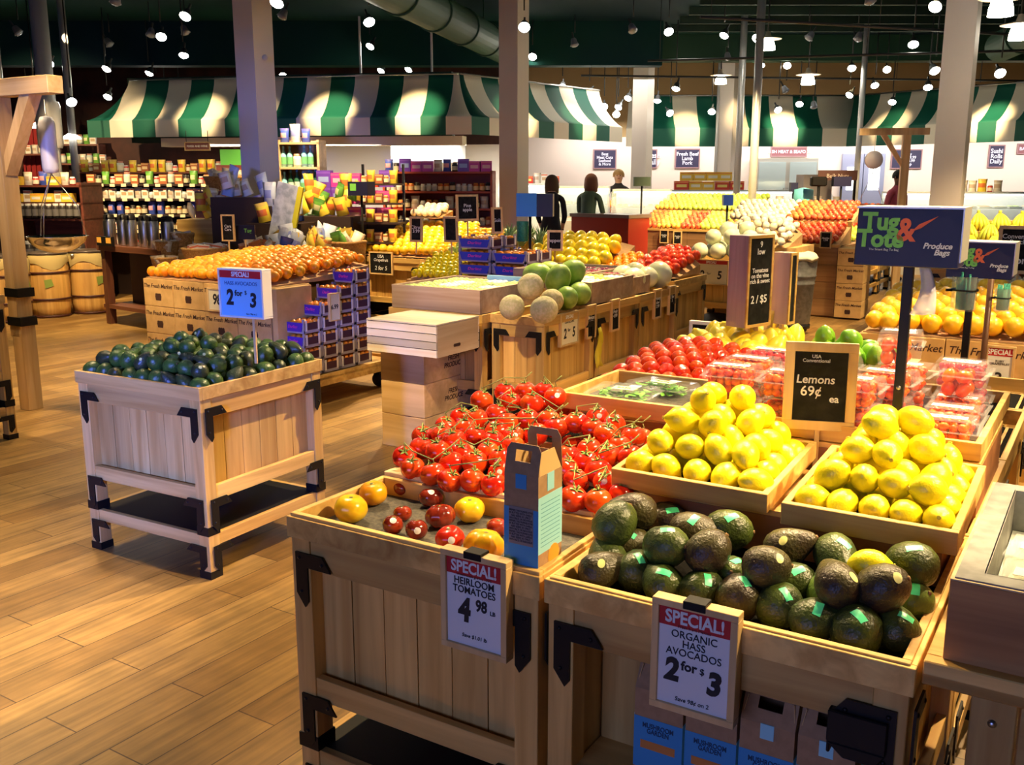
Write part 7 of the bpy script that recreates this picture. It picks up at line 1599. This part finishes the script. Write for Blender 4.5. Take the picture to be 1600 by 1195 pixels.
for i, (px, py, Y, lab) in enumerate([(1137, 312, 12.2, 'small blue dispenser box on a pole before the green apples'), (1315, 283, 13.4, 'dark blue dispenser box on a thin pole under the dark sign'), (1003, 283, 14.4, 'grey green dispenser box on a thin pole at the end fruit table'), (1279, 283, 13.6, 'black domed dispenser next to the grey cabinet'), (1240, 292, 14.0, 'dark blue card on a pole over the potatoes')]):
    p = atY(px, py, Y); t = thing('bag_dispenser', lab, 'bag dispenser', (p.x, p.y, 0)); w_ = (.12, .24, .24, .22, .10)[i]
    bm = nb(); box(bm, -w_ / 2, w_ / 2, -.05, .05, p.z - .07, p.z + .06); obj('dispenser_box', bm, [mat('disp_blue', (.03, .10, .55), .4), NAVY, mat('disp_green', (.08, .12, .08), .5), BLACK, NAVY][i], t, bevel=.02 if i == 3 else 0); bm = nb(); tube(bm, [(0, 0, 0), (0, 0, p.z - .07)], .014, 8); obj('pole', bm, BLACK, t)
p = atY(1309, 275, 14.2); t = thing('hanging_sign', 'dark brown signboard standing behind the red apple table', 'sign', (p.x, p.y, 0)); bm = nb(); box(bm, -.28, .28, 0, .02, p.z - .06, p.z + .08); obj('board', bm, mat('brown_sign', (.10, .04, .03), .6), t); letters('Bulk Nuts', .08, mat('sign_tan', (.7, .6, .5), .6), t, (0, -.002, p.z), name='sign_lettering')
bm = nb(); box(bm, -.27, -.24, .0, .02, 0, p.z - .06); box(bm, .24, .27, 0, .02, 0, p.z - .06); obj('post', bm, BLACK, t)
p = atY(1277, 300, 15.2); bm = nb(); box(bm, -.22, .22, 0, .4, 0, 1.66); tag(obj('grey_cabinet', bm, mat('cabinet_grey', (.42, .38, .36), .5), None, (p.x, p.y, 0)), 'tall grey cabinet behind the red apples next to the freezer', 'cabinet')
p = atY(1255, 312, 13.9); bm = nb(); lathe(bm, [(0, -.12), (.12, -.10), (.14, .0), (.13, .14), (0, .17)], 16); tag(obj('turquoise_bin', bm, mat('turquoise', (.20, .72, .80), .4), None, (p.x, p.y, p.z)), 'bright turquoise tub on the stand behind the potatoes', 'tub')
bm = nb(); box(bm, -.2, .4, -.15, .15, 0, p.z - .121); tag(obj('display_stand', bm, CARD, None, (p.x, p.y, 0)), 'brown stand under the turquoise tub', 'stand')
for k in range(2):
    for j in range(2): p = atY(1303 + k * 22, 325 - j * 14, 13.6); bm = nb(); lathe(bm, [(0, 0), (.09, 0), (.10, .13), (.105, .135), (0, .14)], 14); o = obj('white_bucket', bm, CASEW, None, (p.x, p.y, .92 + j * .142)); tag(o, 'white bucket in the stack beside the dark dispenser, %s %s' % (('lower', 'upper')[j], ('by the cabinet', 'by the doors')[k]), 'bucket')
p = atY(1314, 330, 13.6); bm = nb(); box(bm, -.25, .25, -.15, .15, 0, .919); tag(obj('display_stand', bm, CARD, None, (p.x, p.y, 0)), 'brown stand under the white buckets', 'stand')
# ---- people
def person(label, x, y, face, h, skin, top_c, leg_c, hair_c, arms, lean=0.0, hood=False, long_hair=False, scarf=None, head_tilt=(0, 0)):
    k = h / 1.70; J = {}; me = bpy.data.meshes.new('person'); bm = nb(); lay = bm.verts.layers.skin.verify()
    def V(n, p, r, par=None):
        q = Vector(p) * k; q.x += 0; q.y -= lean * max(0, p[2] - .95)
        v = bm.verts.new(q); v[lay].radius = (r * k, r * .8 * k if n[0] in 'tsnc' else r * k); J[n] = v
        if par: bm.edges.new((J[par], v))
        return v
    V('pelvis', (0, 0, .95), .135); V('tummy', (0, -.01, 1.12), .125, 'pelvis'); V('chest', (0, 0, 1.30), .145, 'tummy'); V('neckb', (0, .01, 1.43), .075, 'chest'); V('neck', (0, 0, 1.50), .050, 'neckb'); V('headb', (0 + head_tilt[0] * .3, -.015 + head_tilt[1] * .3, 1.55), .070, 'neck')
    V('head', (head_tilt[0], -.02 + head_tilt[1], 1.61), .092, 'headb'); V('crown', (head_tilt[0], -.01 + head_tilt[1], 1.665), .070, 'head')
    for s, side in ((-1, 'l'), (1, 'r')):
        sh, el, wr = arms[side]
        V('sh' + side, (s * .165, 0, 1.385), .062, 'neckb'); V('el' + side, el, .045, 'sh' + side); V('wr' + side, wr, .030, 'el' + side)
        d = (Vector(wr) - Vector(el)).normalized(); V('pa' + side, tuple(Vector(wr) + d * .06), .030, 'wr' + side)
        u = d.orthogonal().normalized()
        for f_ in range(4): V('fi%s%d' % (side, f_), tuple(Vector(wr) + d * (.125 - .008 * abs(f_ - 1.4)) + u * (.013 * (f_ - 1.5))), .0085, 'pa' + side)
        V('th' + side, tuple(Vector(wr) + d * .07 + u * .045), .009, 'wr' + side)
        V('hp' + side, (s * .09, 0, .90), .095, 'pelvis'); V('kn' + side, (s * .10, -.02, .50), .060, 'hp' + side); V('an' + side, (s * .10, .02, .09), .040, 'kn' + side); V('toe' + side, (s * .11, -.12, .04), .035, 'an' + side)
    J['pelvis'][lay].use_root = True
    bm.to_mesh(me); bm.free(); o = bpy.data.objects.new('person', me); COL.objects.link(o)
    o.modifiers.new('s', 'SKIN'); o.modifiers.new('b', 'SUBSURF').levels = 1
    dg = bpy.context.evaluated_depsgraph_get(); m2 = bpy.data.meshes.new_from_object(o.evaluated_get(dg)); o.modifiers.clear(); o.data = m2
    ms = [mat('cloth_' + label[:18], top_c, .8), mat('skin_' + label[:18], skin, .5), mat('legs_' + label[:18], leg_c, .8), mat('shoe_dark', (.02, .02, .02), .5)]
    m2.materials.clear()
    for q in ms: m2.materials.append(q)
    wrs = [Vector(arms[s][2]) * k for s in 'lr']
    for f in m2.polygons:
        f.use_smooth = True; c = f.center
        f.material_index = 3 if c.z < .10 * k else 2 if c.z < .93 * k else 1 if c.z > 1.49 * k or min((c - q - Vector((0, -lean * max(0, q.z / k - .95), 0))).length for q in wrs) < .10 * k and (c.z - max(q.z for q in wrs)) < .05 and abs(c.x) > .1 else 0
    o.location = (x, y, 0); o.rotation_euler = (0, 0, face)
    tag(o, label, 'person')
    hc = Vector((head_tilt[0], -.02 + head_tilt[1], 1.625)) * k; hc.y -= lean * .66
    HM = mat('hair_' + label[:18], hair_c, .7)
    bm = nb(); lathe(bm, [(0, .105 * k)] + [(.102 * k * math.sin(a), .105 * k * math.cos(a)) for a in (.4, .8, 1.2, 1.55)] + ([(.11 * k, -.08 * k), (.10 * k, -.17 * k), (.06 * k, -.20 * k)] if long_hair else [(.095 * k, -.03 * k)]), 16, fn=lambda r, z, th: ((r if not (PI * 1.22 < th < PI * 1.78 and z < .035 * k) else r * .72), z))
    obj('hair', bm, HM, o, hc + Vector((0, .012, .01)))
    fm_ = mat('face_dark', (.03, .02, .02), .4); bm = nb()
    for s in (-1, 1): lathe(bm, ell(.010 * k, .007 * k, 5), 8, 0, Matrix.Translation((s * .031 * k, -.088 * k, .0)))
    obj('eyes', bm, fm_, o, hc)
    bm = nb(); prism(bm, [(-.010 * k, -.02 * k), (.010 * k, -.02 * k), (.004 * k, .012 * k), (-.004 * k, .012 * k)], .080 * k, .108 * k, Matrix.Rotation(PI / 2, 4, 'X')); obj('nose', bm, ms[1], o, hc + Vector((0, 0, -.012)), bevel=.004 * k)
    bm = nb(); lathe(bm, ell(.022 * k, .005 * k, 5), 8, 0, Matrix.Translation((0, -.078 * k, -.050 * k))); obj('mouth', bm, mat('lips', (.35, .08, .06), .5), o, hc)
    bm = nb()
    for s in (-1, 1): lathe(bm, ell(.012 * k, .024 * k, 6), 8, 0, Matrix.Translation((s * .092 * k, 0, -.01 * k)))
    obj('ears', bm, ms[1], o, hc)
    return o
dn = lambda fx=.22, fy=-.05: {s: (0, (m * .22, .02, 1.12), (m * fx, fy, .88)) for s, m in (('l', -1), ('r', 1))}
p = atY(861, 300, 13.9); person('person in a black coat bending over the glass counter by the red peppers', p.x, p.y, R(205 - 180 + 150), 1.62, (.55, .34, .22), (.012, .012, .014), (.015, .015, .02), (.10, .06, .03), {'l': (0, (-.20, -.10, 1.12), (-.16, -.28, .98)), 'r': (0, (.20, -.10, 1.12), (.16, -.28, .98))}, lean=.35, long_hair=True)
p = atY(917, 300, 14.6); person('person in a dark green coat with long brown hair looking down at the deli counter', p.x, p.y, R(150), 1.64, (.60, .38, .26), (.05, .09, .06), (.03, .03, .04), (.11, .04, .025), {'l': (0, (-.20, -.12, 1.14), (-.12, -.32, 1.08)), 'r': (0, (.20, -.12, 1.14), (.12, -.32, 1.08))}, lean=.2, long_hair=True)
p = atY(966, 300, 17.6); person('person with fair hair in a black top standing behind the deli case', p.x, p.y, R(-5), 1.73, (.70, .45, .30), (.012, .012, .016), (.02, .02, .02), (.55, .36, .14), dn())
p = atY(1402, 300, 15.4); person('person in a pink top beside the far wooden scale frame', p.x, p.y, R(30), 1.70, (.20, .09, .05), (.55, .10, .14), (.04, .04, .06), (.012, .01, .01), dn())
# ================================================================ lamps on the ceiling
LENS = mat('lamp_lens', (1, 1, 1), .4, emis=(1.0, .95, .82), es=30); LENSD = mat('lamp_off_glass', (.30, .34, .42), .2, .3); HOUS = mat('lamp_housing', (.03, .035, .035), .5)
BELL = mat('lamp_bell', (.95, .9, .8), .4, emis=(1.0, .90, .72), es=14)

def spot_fixture(on):
    t = thing('track_light', 'x x x x', 'lamp', (0, 0, -20))
    bm = nb(); lathe(bm, [(.030, .12), (.045, .10), (.060, .03), (.075, 0), (.070, .004), (.055, .03), (.02, .05), (0, .05)], 16); obj('lamp_head', bm, HOUS if on else mat('lamp_head_grey', (.20, .22, .26), .4), t)
    bm = nb(); lathe(bm, [(0, -.030), (.04, -.024), (.065, -.004), (.070, .008), (0, .012)], 14); obj('lens', bm, LENS if on else LENSD, t)
    bm = nb(); box(bm, -.012, .012, -.012, .012, .11, .22); obj('yoke', bm, HOUS, t)
    return t
def bell_fixture():
    t = thing('bell_lamp', 'x x x x', 'lamp', (0, 0, -20))
    bm = nb(); lathe(bm, [(.11, 0), (.105, .06), (.085, .13), (.04, .16), (0, .165)], 20); obj('glass_bell', bm, BELL, t)
    bm = nb(); lathe(bm, [(.04, .163), (.20, .150), (.205, .155), (.05, .19), (.03, .26), (0, .27)], 20); obj('rim_shade', bm, mat('bell_rim', (.75, .62, .45), .4), t)
    return t
PR_ON, PR_OFF, PR_BELL = spot_fixture(True), spot_fixture(False), bell_fixture()
def hang(proto, px, py, size, base, i, desc, grp, bell=False):
    D = min(max(base * 1519 / size, 6.5), 19.3)
    zmax = 3.92
    if 279 > py: D = min(D, (zmax - 1.6) * 1519 / (279 - py + 1e-6))
    p = atY(px, py, D); p.z = min(p.z, 3.95)
    aimv = (Vector((0, 0, 1.2)) - p).normalized() * (0.55 if proto is PR_ON else 0.1) + Vector((RND.uniform(-.4, .4), RND.uniform(-.3, .3), -.55))
    o = dup(proto, p, 0, desc, grp, rot=(0, 0, 0) if bell else (-aimv).to_track_quat('Z', 'Y').to_euler())
    bm = nb(); tube(bm, [(0, 0, .20), (0, 0, CZ - p.z - .001)], .010, 6)
    r_ = obj('stem', bm, HOUS, o); r_.rotation_euler = o.rotation_euler.to_matrix().inverted().to_euler() if not bell else (0, 0, 0)
    return o
ONL = [(289, 26, 18), (252, 58, 16), (287, 87, 15), (77, 100, 14), (166, 108, 14), (233, 115, 13), (245, 131, 10), (279, 130, 9), (168, 152, 13), (258, 143, 10), (112, 160, 16), (54, 163, 9), (442, 119, 11), (432, 5, 22),
       (577, 35, 18), (578, 73, 13), (655, 86, 11), (595, 111, 11), (638, 109, 11), (819, 43, 18), (832, 89, 13), (1045, 50, 14), (879, 136, 8), (921, 144, 10), (981, 154, 8), (944, 167, 10), (966, 168, 10), (963, 179, 9), (1056, 139, 13), (1027, 158, 9), (1047, 177, 9),
       (1131, 56, 13), (1182, 60, 14), (1189, 102, 9), (1230, 103, 11), (1331, 107, 13), (1386, 109, 12), (1367, 134, 12), (1327, 149, 11), (1394, 160, 9), (1461, 11, 20), (1427, 70, 16), (1461, 111, 16), (1450, 137, 14), (1574, 78, 9), (1563, 115, 17), (1530, 146, 10), (1112, 175, 11), (1216, 172, 8), (1249, 163, 6)]
OFFL = [(180, 5, 18), (30, 52, 14), (172, 70, 12), (235, 55, 10), (247, 80, 10), (290, 52, 11), (318, 88, 11), (440, 27, 14), (685, 37, 14), (862, 87, 11), (907, 88, 10), (973, 88, 10), (989, 48, 13), (793, 68, 6), (898, 71, 6), (1263, 60, 12), (1340, 62, 13), (1360, 4, 18), (1137, 92, 9), (1228, 143, 9), (1272, 168, 9)]
BELLL = [(1199, 78, 22), (1126, 131, 16), (1262, 132, 20), (1563, 25, 36), (1592, 62, 30)]
for i, (x, y, s) in enumerate(ONL): hang(PR_ON, x, y, s, .15, i, 'lit track spotlight hanging from the green ceiling', 'lit track spotlights')
for i, (x, y, s) in enumerate(OFFL): hang(PR_OFF, x, y, s, .15, i, 'unlit grey track spotlight under the green ceiling', 'unlit track spotlights')
for i, (x, y, s) in enumerate(BELLL): hang(PR_BELL, x, y, s, .22, i, ['glowing bell lamp by the bright steel pole', 'small glowing bell lamp over the green apples', 'glowing bell lamp over the back wall awning', 'largest glowing bell lamp next to the dispenser pillar', 'glowing bell lamp half out of view at the ceiling edge'][i], None, True)
# the lamps that light the front of the shop, out of view above
for i, (p, a, e, cone) in enumerate(LAMPS):
    d = (Vector(p) - Vector(a)).to_track_quat('Z', 'Y').to_euler()
    if abs(math.atan2(p[0], p[1])) > .62 or p[1] < 9: 
        o = dup(PR_ON, p, 0, 'lit track spotlight above the front of the shop', 'spotlights above the front', rot=d)
        bm = nb(); tube(bm, [(0, 0, .0), (0, 0, CZ - p[2] - .001)], .010, 6); q = obj('stem', bm, HOUS, o); q.rotation_euler = d.to_matrix().inverted().to_euler()
for pr_ in (PR_ON, PR_OFF, PR_BELL):
    for c in list(pr_.children): bpy.data.objects.remove(c)
    bpy.data.objects.remove(pr_)
# lighting tracks
TR = [((2.2, 12, 3.45), (9, 14.2, 3.45)), ((2.0, 15.0, 3.3), (10.5, 13.0, 3.3)), ((-6, 9.5, 3.96), (-1, 9.5, 3.96)), ((-7, 13, 3.96), (0, 13, 3.96)), ((1.2, 17.6, 3.35), (10, 18.6, 3.35)), ((.5, 6, 3.98), (.5, 11, 3.98))]
for i, (a, b_) in enumerate(TR):
    bm = nb(); tube(bm, [a, b_], .018, 6)
    for f in (.02, .35, .65, .98): c = Vector(a).lerp(Vector(b_), f); tube(bm, [c, (c.x, c.y, CZ - .001)], .005, 5)
    tag(obj('light_track', bm, HOUS), ['thin black lighting track slanting over the fruit tables', 'thin black lighting track crossing in front of the back awning', 'black lighting track over the orange heap', 'black lighting track in front of the long awning', 'black lighting track close to the back wall', 'black lighting track running over the melon bins'][i], 'lighting track')
# smoke detectors and small box on pillars
for i, (px, py, D) in enumerate([(414, 90, 11.30), (1520, 20, 10.5)]):
    p = atY(px, py, D); bm = nb(); lathe(bm, [(0, .02), (.03, .015), (.035, 0)], 12, 0, Matrix.Rotation(PI / 2 + GY * 0, 4, 'X')); tag(obj('sensor', bm, CASEW, None, p), ['small round sensor on the tall pillar', 'small round sensor on the dispenser pillar'][i], 'sensor')
